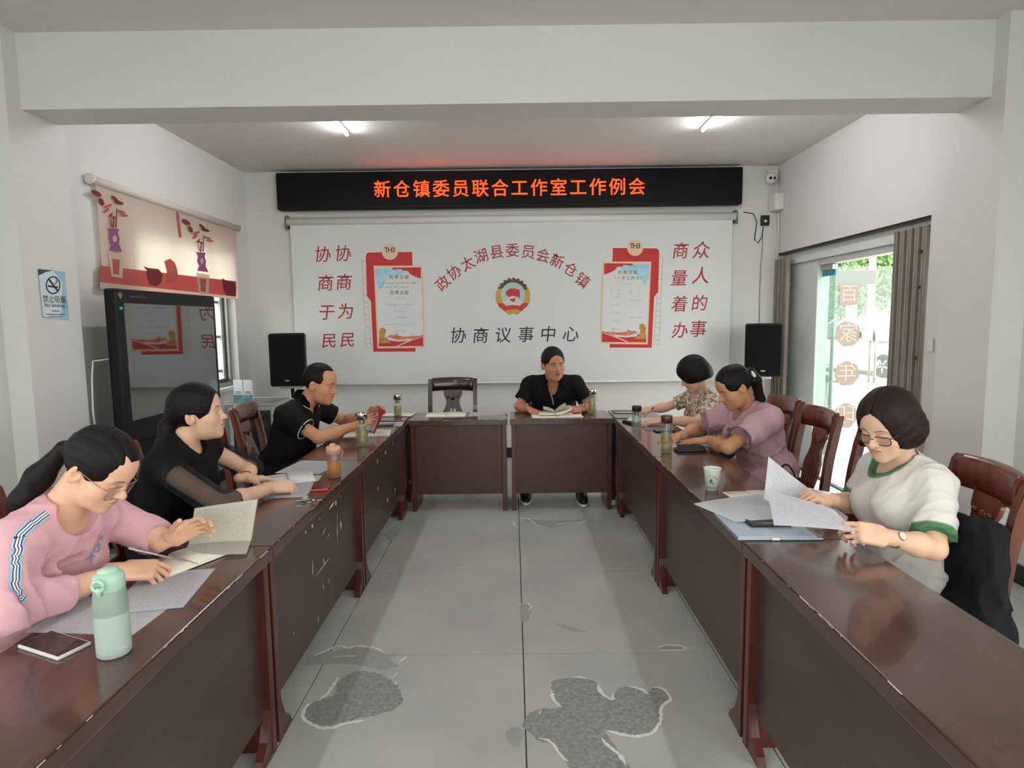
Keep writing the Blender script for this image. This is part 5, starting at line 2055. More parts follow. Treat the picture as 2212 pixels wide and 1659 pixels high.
def glasses(P, rim, lens, w=.052, h=.034, drop=-.006, t=.0016):
    """spectacles on the nose, with temples back to the ears"""
    yy = .1015
    fr = []
    bm = bmesh.new()
    for sx in (-1, 1):
        pts = []
        for i in range(25):
            a = 2 * pi * i / 24
            e = .55
            x = sx * .034 + w / 2 * abs(cos(a)) ** e * (1 if cos(a) > 0 else -1)
            z = drop + h / 2 * abs(sin(a)) ** e * (1 if sin(a) > 0 else -1)
            pts.append(P.hw((x, yy - .25 * (abs(x) - .03) ** 2 / .03 - .006, z)))
        tube(bm, pts, t, 6, False)
        hx = sx * (.034 + w / 2)
        tube(bm, [P.hw((hx, yy - .012, drop + h * .3)), P.hw((hx + sx * .010, .060, drop + h * .3)), P.hw((sx * .083, -.005, .010)), P.hw((sx * .082, -.030, -.010))], t, 6)
    tube(bm, [P.hw((-.008, yy - .005, drop + .006)), P.hw((0, yy + .002, drop + .009)), P.hw((.008, yy - .005, drop + .006))], t, 6)
    g = obj('glasses', bm, rim, P.o)
    for sx in (-1, 1):
        bm = bmesh.new()
        vs = []
        for i in range(20):
            a = 2 * pi * i / 20
            e = .55
            x = sx * .034 + w / 2 * abs(cos(a)) ** e * (1 if cos(a) > 0 else -1)
            z = drop + h / 2 * abs(sin(a)) ** e * (1 if sin(a) > 0 else -1)
            vs.append(bm.verts.new(P.hw((x, yy - .25 * (abs(x) - .03) ** 2 / .03 - .006, z))))
        bm.faces.new(vs)
        obj('lens', bm, lens, g)
    return g


def project(o, F, off=.0015, it=4):
    """lay a thin mesh onto a garment"""
    me = o.data
    V = F.snap([v.co for v in me.vertices], off, it)[0]
    for v, q in zip(me.vertices, V):
        v.co = q


def wristband(P, sd, material, name='watch', face=None, w=.012, r=.028, at=-.035):
    wr, hd = getattr(P, 'wr' + sd), getattr(P, 'hand' + sd)
    el = getattr(P, 'el' + sd)
    d = nrm(wr - el)
    R = hframe(d, hd[1])
    c = wr + d * at
    bm = bmesh.new()
    n = 24
    for s in range(2):
        pass
    ra = [[bm.verts.new(c + R @ v3(r * 1.04 * cos(2 * pi * i / n), yy, r * .94 * sin(2 * pi * i / n))) for i in range(n)] for yy in (-w / 2, w / 2)]
    rb = [[bm.verts.new(c + R @ v3((r + .003) * 1.04 * cos(2 * pi * i / n), yy, (r + .003) * .94 * sin(2 * pi * i / n))) for i in range(n)] for yy in (-w / 2, w / 2)]
    for i in range(n):
        k = (i + 1) % n
        bm.faces.new((rb[0][i], rb[0][k], rb[1][k], rb[1][i]))
        bm.faces.new((ra[0][i], ra[1][i], ra[1][k], ra[0][k]))
        for q in (0, 1):
            bm.faces.new((ra[q][i], ra[q][k], rb[q][k], rb[q][i]))
    o = obj(name, bm, material, P.o, True)
    if face is not None:
        bm = bmesh.new()
        m4 = Matrix([list(R[i]) + [float((c + R @ v3(0, 0, r * .94 + .005))[i])] for i in range(3)] + [[0, 0, 0, 1]])
        bmesh.ops.create_cone(bm, cap_ends=True, segments=24, radius1=.0155, radius2=.0145, depth=.007, matrix=m4)
        obj('watch_case', bm, material, o)
        bm = bmesh.new()
        m5 = m4 @ Matrix.Translation((0, 0, .004))
        bmesh.ops.create_circle(bm, cap_ends=True, segments=24, radius=.0125, matrix=m5)
        obj('watch_face', bm, face, o)
    return o


M_gold2 = mat('gold_metal', 'c9a25a', .3, metal=.9)
M_lens = glass_mat('spectacle_lens', 'e8e2e0', .05)

# ---------------------------------------------------------------- 1: woman in pink sweatshirt, writing (front left)
P1 = Person('woman in pink sweatshirt and glasses writing in a notebook, dark hair tied back',
            head=J(216, 1012, 1.72), head_rot=(-4, 38, 0), hs=.93, neck=v3(-1.325, 1.745, 1.015), hip=v3(-1.60, 1.80, .575),
            shr=v3(-1.345, 1.575, .965), shl=v3(-1.345, 1.925, .955), elr=v3(-1.30, 1.50, .825), ell=v3(-1.235, 2.02, .84),
            wrr=Zp(262, 1232, .812), wrl=J(362, 1168, 1.985), skin_col='e3b296', arm=.98, bust=.9, width=1.0,
            handr=(v3(.88, .30, -.10), v3(-.05, -.45, .9), dict(per=[(35, 55, 35), (50, 60, 40), (60, 65, 40), (65, 65, 40)], thumb=(25, 30, 30))),
            handl=(v3(.80, .20, .42), v3(-.30, .80, .45), dict(curl=(20, 30, 20), thumb=(40, 5, 5))),
            paint=dict(eyes='down', brow_w=.8), face=dict(fat=.004, jw=1.0))
P1.build_body(.0018, .0026)
M_pink = cloth_mat('pink_sweatshirt', 'dba9b3', bump=.2, bscale=700)
P1.shirt(M_pink, sleeve=1.50, cuffr=.056, shr_r=.068, g=.018, wr_amp=.0085, neck=scoop(P1, .050, (.080, .076, .070)), seed=3, h=.0055)
P1.hair(hair_pulled(.009, .083, part=.022), *HB, M_hair, .0032,
        extra=lambda F: (F.cone(P1.hw((0, -.098, .0)), P1.hw((0, -.125, -.02)), .030, .020, .02), F.cone(P1.hw((0, -.125, -.02)), J(85, 1030, 1.72), .021, .034, .012),
                         F.cone(J(85, 1030, 1.72), J(48, 1080, 1.70), .034, .030, .02), F.cone(J(48, 1080, 1.70), J(8, 1150, 1.69), .030, .012, .02)))
tubeobj('hair_tie', [P1.hw((.022 * cos(a), -.126 + .004 * sin(a), -.020 + .022 * sin(a))) for a in np.linspace(0, 2 * pi, 14)], .005, M_black, P1.o, 6)
glasses(P1, mat('rim_rose', 'a9857f', .25, metal=.5), M_lens, .055, .046, -.014, .0015)
M_stripe = mat('sleeve_stripe', 'ffffff', .8)
nt = M_stripe.node_tree
at_ = nt.nodes.new('ShaderNodeAttribute')
at_.attribute_name = 'u'
rp = nt.nodes.new('ShaderNodeValToRGB')
rp.color_ramp.interpolation = 'CONSTANT'
els = rp.color_ramp.elements
els[0].position, els[0].color = 0, (*lin('9cc4e4'), 1)
els[1].position, els[1].color = .18, (*lin('2f3a55'), 1)
for ps, cl in ((.30, 'e8e6ea'), (.46, '2f3a55'), (.56, 'e8e6ea'), (.70, '2f3a55'), (.82, '9cc4e4')):
    e = els.new(ps)
    e.color = (*lin(cl), 1)
nt.links.new(at_.outputs['Fac'], rp.inputs['Fac'])
nt.links.new(rp.outputs['Color'], nt.nodes['Principled BSDF'].inputs['Base Color'])
P1.ribbon([J(x, y, Y) for x, y, Y in ((122, 1082, 1.62), (100, 1092, 1.56), (78, 1108, 1.51), (68, 1140, 1.48), (67, 1200, 1.45), (76, 1236, 1.45), (98, 1262, 1.46), (122, 1268, 1.48))], .026, M_stripe, 'sleeve_stripe', .002)
c, nn = P1.F.hit(206, 1190)
xr = nrm(v3(*_R) - nn * (v3(*_R) @ nn))
o = text('chest_print', 'XGS', .050, basis(tuple(c + nn * .01), tuple(xr), tuple(np.cross(nn, xr))), mat('chest_print', '7aa6d8', .7), P1.o, depth=.0004, shear=.3)
bm = bmesh.new()
bm.from_mesh(o.data)
bmesh.ops.subdivide_edges(bm, edges=[e for e in bm.edges if e.calc_length() > .01], cuts=2, use_grid_fill=False)
bm.to_mesh(o.data)
bm.free()
project(o, P1.F, .0040, 3)
P1.legs(M_dark, M_shoe, v3(-1.14, 1.90, .53), v3(-1.14, 1.70, .53), v3(-1.20, 1.92, .09), v3(-1.20, 1.68, .09), (1, 0, 0))

# ---------------------------------------------------------------- 2: smiling woman in sheer black blouse
P2 = Person('smiling woman in sheer black blouse with a red bracelet, hand on an open book',
            head=J(428, 892, 2.74), head_rot=(14, -3, 0), hs=1.03, neck=v3(-1.50, 2.72, 1.015), hip=v3(-1.60, 2.72, .575),
            shr=v3(-1.49, 2.545, .955), shl=v3(-1.47, 2.90, .955), elr=Zp(478, 1092, .815), ell=v3(-1.33, 3.02, .83),
            wrr=Zp(588, 1052, .80), wrl=Zp(530, 1033, .805), skin_col='dcb096', arm=1.0, bust=1.0, width=1.03,
            handr=(v3(.85, .35, -.05), v3(-.1, -.5, .85), dict(per=[(65, 75, 45), (70, 80, 45), (75, 80, 45), (75, 80, 45)], thumb=(20, 35, 30))),
            handl=(v3(.80, .45, -.12), v3(-.05, .1, 1), dict(curl=(18, 25, 18), thumb=(40, 10, 10))),
            paint=dict(eyes='smile', brow_w=.9), face=dict(smile=1.0, mouth_open=1.0, fat=.003))
P2.build_body(.0020, .003)
M_blk2 = cloth_mat('black_blouse', '0b0b0c')
P2.shirt(M_blk2, sleeve=.22, cuffr=.060, shr_r=.066, g=.014, wr_amp=.004, neck=scoop(P2, .045, (.068, .072, .10)), seed=5)
M_sheer = bpy.data.materials.new('sheer_black')
M_sheer.use_nodes = True
nt = M_sheer.node_tree
b_ = nt.nodes['Principled BSDF']
b_.inputs['Base Color'].default_value = (*lin('15151a'), 1)
b_.inputs['Roughness'].default_value = .7
t2 = nt.nodes.new('ShaderNodeBsdfTransparent')
m2_ = nt.nodes.new('ShaderNodeMixShader')
m2_.inputs['Fac'].default_value = .62
nt.links.new(t2.outputs[0], m2_.inputs[1])
nt.links.new(b_.outputs[0], m2_.inputs[2])
nt.links.new(m2_.outputs[0], nt.nodes['Material Output'].inputs['Surface'])
for sd in 'rl':
    sh, el, wr = getattr(P2, 'sh' + sd), getattr(P2, 'el' + sd), getattr(P2, 'wr' + sd)
    F = Field()
    F.cone(sh, el, .064, .058, .03)
    e = el + (wr - el) * .22
    F.cone(el, e, .058, .056, .03)
    F.warp(wrinkle(11, .007))
    d = nrm(wr - el)
    F.plane(e, d)
    vmesh('sleeve', [F.mesh(.006)], M_sheer, P2.o)
P2.hair(hair_pulled(.014, .080, low=-.058), *HB, M_hair, .0035,
        extra=lambda F: (F.cone(P2.hw((0, -.09, -.01)), P2.hw((0, -.125, -.05)), .045, .036, .03), F.cone(P2.hw((0, -.125, -.05)), J(352, 965, 2.68), .036, .032, .02), F.cone(J(352, 965, 2.68), J(318, 1040, 2.66), .032, .016, .02)))
wristband(P2, 'l', mat('bracelet_red', 'b3272d', .4), 'bracelet', None, .010, .027, -.02)
wristband(P2, 'l', M_gold2, 'bangle', None, .012, .0275, -.040)
P2.legs(M_dark, M_shoe, v3(-1.13, 2.82, .53), v3(-1.13, 2.62, .53), v3(-1.20, 2.84, .09), v3(-1.20, 2.60, .09), (1, 0, 0))

# ---------------------------------------------------------------- 3: man in black polo reading a red booklet
P3 = Person('balding man in black polo shirt with white piping reading a red booklet',
            head=J(692, 829, 4.15), head_rot=(-6, 14, 0), hs=1.10, neck=v3(-1.455, 4.17, .985), hip=v3(-1.60, 4.18, .575),
            shr=v3(-1.49, 3.975, .945), shl=v3(-1.42, 4.385, .945), elr=Zp(688, 945, .815), ell=v3(-1.26, 4.50, .83),
            wrr=J(772, 918, 4.14), wrl=J(794, 898, 4.36), skin_col='c98d6c', arm=1.1, width=1.13, depth=1.1, belly=1.1,
            handr=(v3(.80, .25, .35), v3(.3, -.8, .4), dict(curl=(30, 40, 25), thumb=(35, 15, 10))),
            handl=(v3(.75, -.05, .45), v3(.1, .7, .6), dict(curl=(25, 35, 25), thumb=(40, 10, 10))),
            paint=dict(eyes='down', brow_w=1.2), face=dict(jw=1.08, fat=.005, nose=1.1), neck_r=.060)
P3.build_body(.0022, .0034)
M_trim = trim_mat('polo_cloth')
o = P3.shirt(M_trim, sleeve=.62, cuffr=.064, shr_r=.070, g=.014, wr_amp=.007, neck=scoop(P3, .05, (.062, .060, .09)), seed=8, name='polo_shirt')
recolour(o, trimcol(P3, '0c0c0d', '0c0c0d', .0035, 0))
# collar: a stand round the neck with a pale edge
def collar(P, material, edge, r0=.070, r1=.082, h=.040, open_=38, lean=.25, nm='collar'):
    bm = bmesh.new()
    n = 28
    c0 = P.neck + P.up * .058 + P.fw * .010
    top, bot, ed = [], [], []
    for i in range(n + 1):
        a = radians(90 + open_ + (360 - 2 * open_) * i / n)
        dr = P.rt * cos(a) + P.fw * sin(a)
        k = max(0, sin(a))
        t = c0 + dr * r0 + P.up * (h - .030 * k)
        b = c0 + dr * (r1 + .020 * k) + P.up * (-.006 - .035 * k)
        top.append(bm.verts.new(t))
        bot.append(bm.verts.new(b))
        ed.append(b + (b - t) * .02 + dr * .0025)
    for i in range(n):
        bm.faces.new((top[i], top[i + 1], bot[i + 1], bot[i]))
    bmesh.ops.solidify(bm, geom=bm.faces, thickness=.003)
    o = obj(nm, bm, material, P.o, True)
    if edge is not None:
        tubeobj('collar_piping', ed, .0028, edge, o, 6)
    return o


M_blk3 = cloth_mat('black_knit', '0c0c0d')
for e, d, r in P3.cuts:
    R = hframe(d, (0, 0, 1))
    tubeobj('sleeve_piping', [e - d * .003 + R @ v3((r + .0015) * cos(a), 0, (r + .0015) * sin(a)) for a in np.linspace(0, 2 * pi, 28)], .003, mat('piping_pale', 'd8d6d2', .7) if 'piping_pale' not in bpy.data.materials else bpy.data.materials['piping_pale'], P3.o, 6)
collar(P3, M_blk3, mat('piping_white', 'd8d6d2', .7), .068, .092, .045)
P3.hair(hair_short(.007, .088, .016), *HB, M_hair, .0034)
o = text('chest_logo', '7', .02, basis(tuple(P3.tw(P3.hip, -.08, .15, .34)), tuple(-P3.rt), (0, 0, 1)), M_steel, P3.o, depth=.0006)
project(o, P3.F, .002)
P3.legs(M_dark, M_shoe, v3(-1.12, 4.29, .53), v3(-1.12, 4.05, .53), v3(-1.20, 4.31, .09), v3(-1.20, 4.03, .09), (1, 0, 0))

# ---------------------------------------------------------------- 4: man in black shirt at the head of the table
P4 = Person('man in black short sleeved shirt leafing through a book at the far table',
            head=J(1195, 787, 5.22), head_rot=(-74, 7, 3), hs=1.12, neck=v3(.345, 5.37, 1.015), hip=v3(.36, 5.66, .575),
            shr=v3(.150, 5.43, .985), shl=v3(.550, 5.42, .985), elr=v3(.045, 5.36, .80), ell=v3(.665, 5.33, .80),
            wrr=J(1146, 886, 5.16), wrl=J(1254, 884, 5.15), skin_col='b97f62', arm=1.1, width=1.18, depth=1.1, belly=1.1,
            handr=(v3(.72, -.55, -.25), v3(.0, -.35, .95), dict(per=[(35, 35, 25), (38, 38, 25), (42, 40, 25), (45, 40, 25)], thumb=(35, 20, 15))),
            handl=(v3(-.85, -.40, .05), v3(.1, -.55, .8), dict(per=[(20, 45, 30), (30, 45, 30), (40, 45, 30), (45, 45, 30)], thumb=(30, 15, 10))),
            paint=dict(eyes='open', brow_w=1.5), face=dict(jw=1.12, fat=.005, nose=1.12, mouth_open=.2), neck_r=.062)
P4.build_body(.0020, .0034)
vn = scoop(P4, .055, (.046, .085, .125))
o = P4.shirt(M_blk3, sleeve=.72, cuffr=.062, shr_r=.070, g=.016, wr_amp=.008, neck=vn, seed=9, name='shirt')
collar(P4, M_blk3, None, .068, .080, .040, 34)
M_plk = cloth_mat('placket_grey', '9b928e')
P4.ribbon([P4.tw(P4.neck, .035, .11, .0), P4.tw(P4.neck, .022, .12, -.04), P4.tw(P4.neck, .006, .12, -.10), P4.tw(P4.neck, .002, .12, -.15)], .010, M_plk, 'placket', .003)
P4.hair(hair_short(.015, .082, 0, -.04), *HB, M_hair, .0034)
wristband(P4, 'l', M_gold2, 'watch', mat('watch_face', 'd8d4c8', .3), .014, .031, -.03)
P4.legs(M_dark, M_shoe, v3(.60, 5.30, .53), v3(.12, 5.30, .53), v3(.572, 5.16, .10), v3(.095, 5.23, .10), (0, -1, 0), sole=M_white, shoeh=.006)

# ---------------------------------------------------------------- 5: woman in patterned blouse (far right)
P5 = Person('woman with a short black bob in beige patterned blouse bent over her notes',
            head=J(1497, 808, 4.62), head_rot=(158, 34, 0), hs=1.0, neck=v3(1.44, 4.71, .965), hip=v3(1.60, 4.72, .575),
            shl=v3(1.475, 4.535, .92), shr=v3(1.43, 4.88, .92), ell=Zp(1507, 912, .815), elr=v3(1.24, 4.98, .83),
            wrl=Zp(1424, 908, .80), wrr=J(1404, 884, 4.98), skin_col='d9ab90', arm=.95, bust=1.0, width=1.0,
            handl=(v3(-.9, -.1, -.1), v3(0, -.2, 1), dict(curl=(18, 25, 18), thumb=(35, 10, 10))),
            handr=(v3(-.85, -.2, -.1), v3(.1, -.3, .9), dict(curl=(45, 50, 35), thumb=(25, 30, 25))),
            paint=dict(eyes='down'), face=dict())
P5.build_body(.003, .0036)
M_floral = mat('floral_blouse', 'd8c9b6', .8, spec=.2, var=1, col2='8c7765', vscale=22)
for n_ in M_floral.node_tree.nodes:
    if n_.type == 'MAP_RANGE':
        n_.inputs['From Min'].default_value, n_.inputs['From Max'].default_value = .46, .52
    if n_.type == 'TEX_NOISE':
        n_.inputs['Distortion'].default_value = 1.6
        n_.inputs['Detail'].default_value = 2
P5.shirt(M_floral, sleeve=.62, cuffr=.062, shr_r=.066, g=.014, wr_amp=.009, neck=scoop(P5, .055, (.075, .075, .10)), seed=12, name='blouse')
for e, d, r in P5.cuts:
    R = hframe(d, (0, 0, 1))
    tubeobj('sleeve_hem', [e - d * .006 + R @ v3((r + .001) * cos(a), 0, (r + .001) * sin(a)) for a in np.linspace(0, 2 * pi, 20)], .004, mat('hem_white', 'd9d4cc', .8) if 'hem_white' not in bpy.data.materials else bpy.data.materials['hem_white'], P5.o, 6)
P5.hair(hair_bob(.022, .055, -.062, .04, .015), *HB, M_hair, .004)
nk_ = [P5.tw(P5.neck, .078 * cos(a), .028 + .085 * sin(a), .045 - .075 * max(0, sin(a))) for a in np.linspace(-.6, pi + .6, 26)]
for i, p in enumerate(nk_):
    bm = bmesh.new()
    bmesh.ops.create_uvsphere(bm, u_segments=8, v_segments=6, radius=.0052, matrix=Matrix.Translation(p))
    if i == 0:
        nk0 = obj('necklace', bm, mat('pearl', 'e6e2da', .25), P5.o, True)
    else:
        o = obj('pearl', bm, bpy.data.materials['pearl'], nk0, True)
P5.legs(M_dark, M_shoe, v3(1.12, 4.52, .53), v3(1.12, 4.71, .53), v3(1.18, 4.51, .09), v3(1.18, 4.71, .09), (-1, 0, 0))

# ---------------------------------------------------------------- 6: woman in pink dress (right)
P6 = Person('woman in dusty pink dress with puffed sleeves and a white hair clip',
            head=J(1585, 836, 3.72), head_rot=(186, 30, 0), hs=1.04, neck=v3(1.465, 3.80, .985), hip=v3(1.60, 3.80, .575),
            shl=v3(1.52, 3.615, .945), shr=v3(1.45, 3.985, .935), ell=Zp(1572, 966, .815), elr=v3(1.24, 4.08, .82),
            wrl=J(1530, 950, 3.74), wrr=Zp(1468, 942, .80), skin_col='c08a66', arm=1.08, bust=1.05, width=1.12, depth=1.1,
            handl=(v3(-.85, .15, -.08), v3(.0, -.1, 1), dict(curl=(10, 15, 10), thumb=(30, 10, 10))),
            handr=(v3(-.9, -.1, -.1), v3(0, -.1, 1), dict(curl=(18, 25, 18), thumb=(35, 10, 10))),
            paint=dict(eyes='down'), face=dict(fat=.004))
P6.build_body(.0023, .0034)
M_dress = cloth_mat('pink_dress', 'c09aa4', bump=.3, bscale=350)


def puffs(F):
    for sd in 'lr':
        sh, el = getattr(P6, 'sh' + sd), getattr(P6, 'el' + sd)
        e = sh + (el - sh) * .55
        F.ell(sh + (el - sh) * .34, (.070, .070, .078), None, .05)
    # gathered skirt below the waist seam
    F.ell(P6.tw(P6.hip, 0, .01, -.0), (.195, .155, .15), P6.Rt, .03)


P6.shirt(M_dress, sleeve=.70, cuffr=.068, shr_r=.076, g=.018, wr_amp=.0095, neck=scoop(P6, .06, (.058, .070, .12)), seed=15, name='dress', extra=puffs, hem=P6.hip - P6.up * .10)
for e, d, r in P6.cuts:
    R = hframe(d, (0, 0, 1))
    bm = bmesh.new()
    n = 48
    ra, rb = [], []
    for i in range(n):
        a = 2 * pi * i / n
        w = .010 * sin(a * 9)
        ra.append(bm.verts.new(e - d * .012 + R @ v3(r * cos(a), 0, r * sin(a))))
        rb.append(bm.verts.new(e + d * (.026 + .004 * sin(a * 5)) + R @ v3((r * 1.12 + w) * cos(a), 0, (r * 1.12 + w) * sin(a))))
    for i in range(n):
        bm.faces.new((ra[i], ra[(i + 1) % n], rb[(i + 1) % n], rb[i]))
    bmesh.ops.solidify(bm, geom=bm.faces, thickness=.002)
    obj('sleeve_ruffle', bm, M_dress, P6.o, True)
P6.ribbon([P6.tw(P6.hip, .24 * cos(a), .20 * sin(a), .17) for a in np.linspace(-pi, pi, 30)], .012, M_dress, 'waist_seam', .004)
P6.hair(hair_pulled(.009, .084, low=-.050), *HB, M_hair, .0035,
        extra=lambda F: (F.cone(P6.hw((0, -.095, .02)), P6.hw((0, -.130, .025)), .034, .024, .02), F.cone(P6.hw((0, -.130, .025)), J(1632, 822, 3.72), .026, .034, .015), F.cone(J(1632, 822, 3.72), J(1643, 862, 3.73), .034, .026, .02), F.cone(J(1643, 862, 3.73), J(1640, 890, 3.74), .026, .010, .02)))
F = Field()
F.ell(P6.hw((-.030, -.126, .006)), (.012, .012, .034), P6.Rh, .004)
vmesh('hair_clip', [F.mesh(.004)], M_white, P6.o)
wristband(P6, 'l', mat('bangle_jade', 'cfc9bd', .3), 'bangle', None, .007, .029, -.01)
P6.legs(M_dress, M_shoe, v3(1.12, 3.68, .53), v3(1.12, 3.92, .53), v3(1.18, 3.66, .09), v3(1.18, 3.94, .09), (-1, 0, 0), skirt=True, name='skirt')

# ---------------------------------------------------------------- 7: woman in white T-shirt with green trim (front right)
P7 = Person('woman in white T-shirt with green trim and glasses reading printed sheets',
            head=J(1917, 917, 2.24), head_rot=(207, 24, 0), hs=1.01, neck=v3(1.485, 2.315, .985), hip=v3(1.50, 2.25, .575),
            shl=v3(1.505, 2.165, .935), shr=v3(1.50, 2.50, .915), ell=J(2018, 1185, 2.02), elr=J(1848, 1090, 2.52),
            wrl=J(1916, 1160, 1.985), wrr=J(1790, 1078, 2.33), skin_col='dfb49b', arm=1.03, bust=1.0, width=1.02, depth=1.04,
            handl=(v3(-.95, .12, .16), v3(.15, -.75, .55), dict(per=[(30, 45, 30), (40, 50, 30), (45, 50, 35), (50, 55, 35)], thumb=(20, 15, 10))),
            handr=(v3(-.80, -.25, .25), v3(.2, -.35, .9), dict(per=[(45, 60, 40), (55, 60, 40), (60, 60, 40), (60, 60, 40)], thumb=(25, 30, 25))),
            paint=dict(eyes='down', brow_w=.75), face=dict(fat=.003, jw=1.02))
P7.build_body(.0018, .0026)
M_tee = trim_mat('tee_cloth')
o = P7.shirt(M_tee, sleeve=.82, cuffr=.068, shr_r=.064, g=.014, wr_amp=.0095, neck=scoop(P7, .055, (.086, .082, .085)), seed=21, name='tee_shirt', hem=P7.hip - P7.up * .12, h=.0055)
recolour(o, trimcol(P7, 'd6d2cc', '4f7a55', .026, .020))
P7.hair(hair_bob(.017, .086, -.088, .03, -.006, .010, part=.0), *HB, M_hairb, .0032)
glasses(P7, mat('rim_plum', '4a2328', .3), M_lens, .054, .034, -.012, .0018)
wristband(P7, 'l', M_gold2, 'watch', mat('watch_dial', 'e2ded6', .3), .010, .0275, -.030)
P7.legs(cloth_mat('white_trousers', 'd2d0cd'), M_shoe, v3(1.11, 2.26, .53), v3(1.11, 2.44, .53), v3(1.17, 2.27, .09), v3(1.17, 2.45, .09), (-1, 0, 0))
# ================================================================ things on the tables
def page_mat(name, paper, ink='4a4a50', N=40, dens=.48, margin=.09):
    """printed page: rows of broken dark dashes (unreadable type) in UV space"""
    mt = bpy.data.materials.new(name)
    mt.use_nodes = True
    nt = mt.node_tree
    b = nt.nodes['Principled BSDF']
    b.inputs['Roughness'].default_value = .75
    b.inputs['Specular IOR Level'].default_value = .25
    L = nt.links.new

    def mth(op, a, c=None):
        n = nt.nodes.new('ShaderNodeMath')
        n.operation = op
        for i, v in enumerate((a, c)):
            if v is None:
                continue
            if isinstance(v, (int, float)):
                n.inputs[i].default_value = v
            else:
                L(v, n.inputs[i])
        return n.outputs[0]
    uv = nt.nodes.new('ShaderNodeUVMap')
    sp = nt.nodes.new('ShaderNodeSeparateXYZ')
    L(uv.outputs[0], sp.inputs[0])
    u, v = sp.outputs[0], sp.outputs[1]
    row = mth('MULTIPLY', v, N)
    inrow = mth('LESS_THAN', mth('FRACT', row), .34)
    cx_ = nt.nodes.new('ShaderNodeCombineXYZ')
    L(mth('MULTIPLY', u, 46), cx_.inputs[0])
    L(mth('MULTIPLY', mth('FLOOR', row), 7.31), cx_.inputs[1])
    wn_ = nt.nodes.new('ShaderNodeTexNoise')
    wn_.inputs['Scale'].default_value = 1.0
    wn_.inputs['Detail'].default_value = 0
    L(cx_.outputs[0], wn_.inputs['Vector'])
    word = mth('LESS_THAN', wn_.outputs['Fac'], dens)
    m1 = mth('MULTIPLY', mth('GREATER_THAN', u, margin), mth('LESS_THAN', u, 1 - margin))
    m2 = mth('MULTIPLY', mth('GREATER_THAN', v, margin), mth('LESS_THAN', v, 1 - margin))
    k = mth('MULTIPLY', mth('MULTIPLY', inrow, word), mth('MULTIPLY', m1, m2))
    k = mth('MULTIPLY', k, .26)
    mx_ = nt.nodes.new('ShaderNodeMix')
    mx_.data_type = 'RGBA'
    mx_.inputs[6].default_value = (*lin(paper), 1)
    mx_.inputs[7].default_value = (*lin(ink), 1)
    L(k, mx_.inputs[0])
    L(mx_.outputs[2], b.inputs['Base Color'])
    return mt


M_print = page_mat('printed_sheet', 'f4f4fa')
M_print2 = page_mat('printed_page_cream', 'eee9da', N=26)
M_blank = mat('blank_paper', 'f0f0f4', .75)
M_cream = mat('cream_paper', 'e6dfcf', .75)
M_screenoff = mat('phone_glass', '0b0c0f', .06, spec=.8)
EPS = .0006


def patch(name, c, material, parent=None, bulge=(0, 0, 0), n=10, thick=.0005, wave=0.0):
    """curved sheet from four corners c00,c10,c11,c01"""
    c = [np.asarray(q, float) for q in c]
    bl = np.asarray(bulge, float)
    bm = bmesh.new()
    uvl = bm.loops.layers.uv.new('UVMap')
    g = []
    for j in range(n + 1):
        v = j / n
        r = []
        for i in range(n + 1):
            u = i / n
            p = c[0] * (1 - u) * (1 - v) + c[1] * u * (1 - v) + c[2] * u * v + c[3] * (1 - u) * v
            p = p + bl * 16 * u * (1 - u) * v * (1 - v) * .6 + bl * .4 * 4 * u * (1 - u)
            p = p + v3(0, 0, wave * sin(u * 5 + v * 3))
            r.append(bm.verts.new(p))
        g.append(r)
    for j in range(n):
        for i in range(n):
            f = bm.faces.new((g[j][i], g[j][i + 1], g[j + 1][i + 1], g[j + 1][i]))
            f.smooth = True
            for lp, (a, b) in zip(f.loops, ((i, j), (i + 1, j), (i + 1, j + 1), (i, j + 1))):
                lp[uvl].uv = (a / n, b / n)
    ret = bmesh.ops.solidify(bm, geom=list(bm.faces), thickness=thick)
    me = bpy.data.meshes.new(name)
    bm.to_mesh(me)
    bm.free()
    me.set_sharp_from_angle(angle=radians(50))
    return link(name, me, material, parent)


def sheet(label, cx_, cy, yaw, w=.21, h=.297, z=TH + EPS, material=None, curl=.0, group='loose sheets on the tables', name='paper_sheet'):
    a = radians(yaw)
    X, Y = v3(cos(a), sin(a), 0), v3(-sin(a), cos(a), 0)
    c = v3(cx_, cy, z)
    q = [c - X * w / 2 - Y * h / 2, c + X * w / 2 - Y * h / 2, c + X * w / 2 + Y * h / 2, c - X * w / 2 + Y * h / 2]
    q[1] = q[1] + v3(0, 0, curl)
    return tag(patch(name, q, material or M_print, wave=.0004), label, 'paper', group)


def phone(label, cx_, cy, yaw, body, z=TH, L=.152, w=.073, t=.009, group='phones on the tables'):
    p = thing('mobile_phone', label, 'phone', (cx_, cy, z + .0003), radians(yaw), group)
    bm = bmesh.new()
    bx(bm, (-L / 2, -w / 2, 0), (L / 2, w / 2, t), .0035, 2)
    obj('case', bm, body, p)
    box('screen', (-L / 2 + .004, -w / 2 + .004, t - .0005), (L / 2 - .004, w / 2 - .004, t + .0005), M_screenoff, p)
    box('side_button', (.01, -w / 2 - .0008, t * .35), (.03, -w / 2 + .001, t * .65), body, p)
    return p


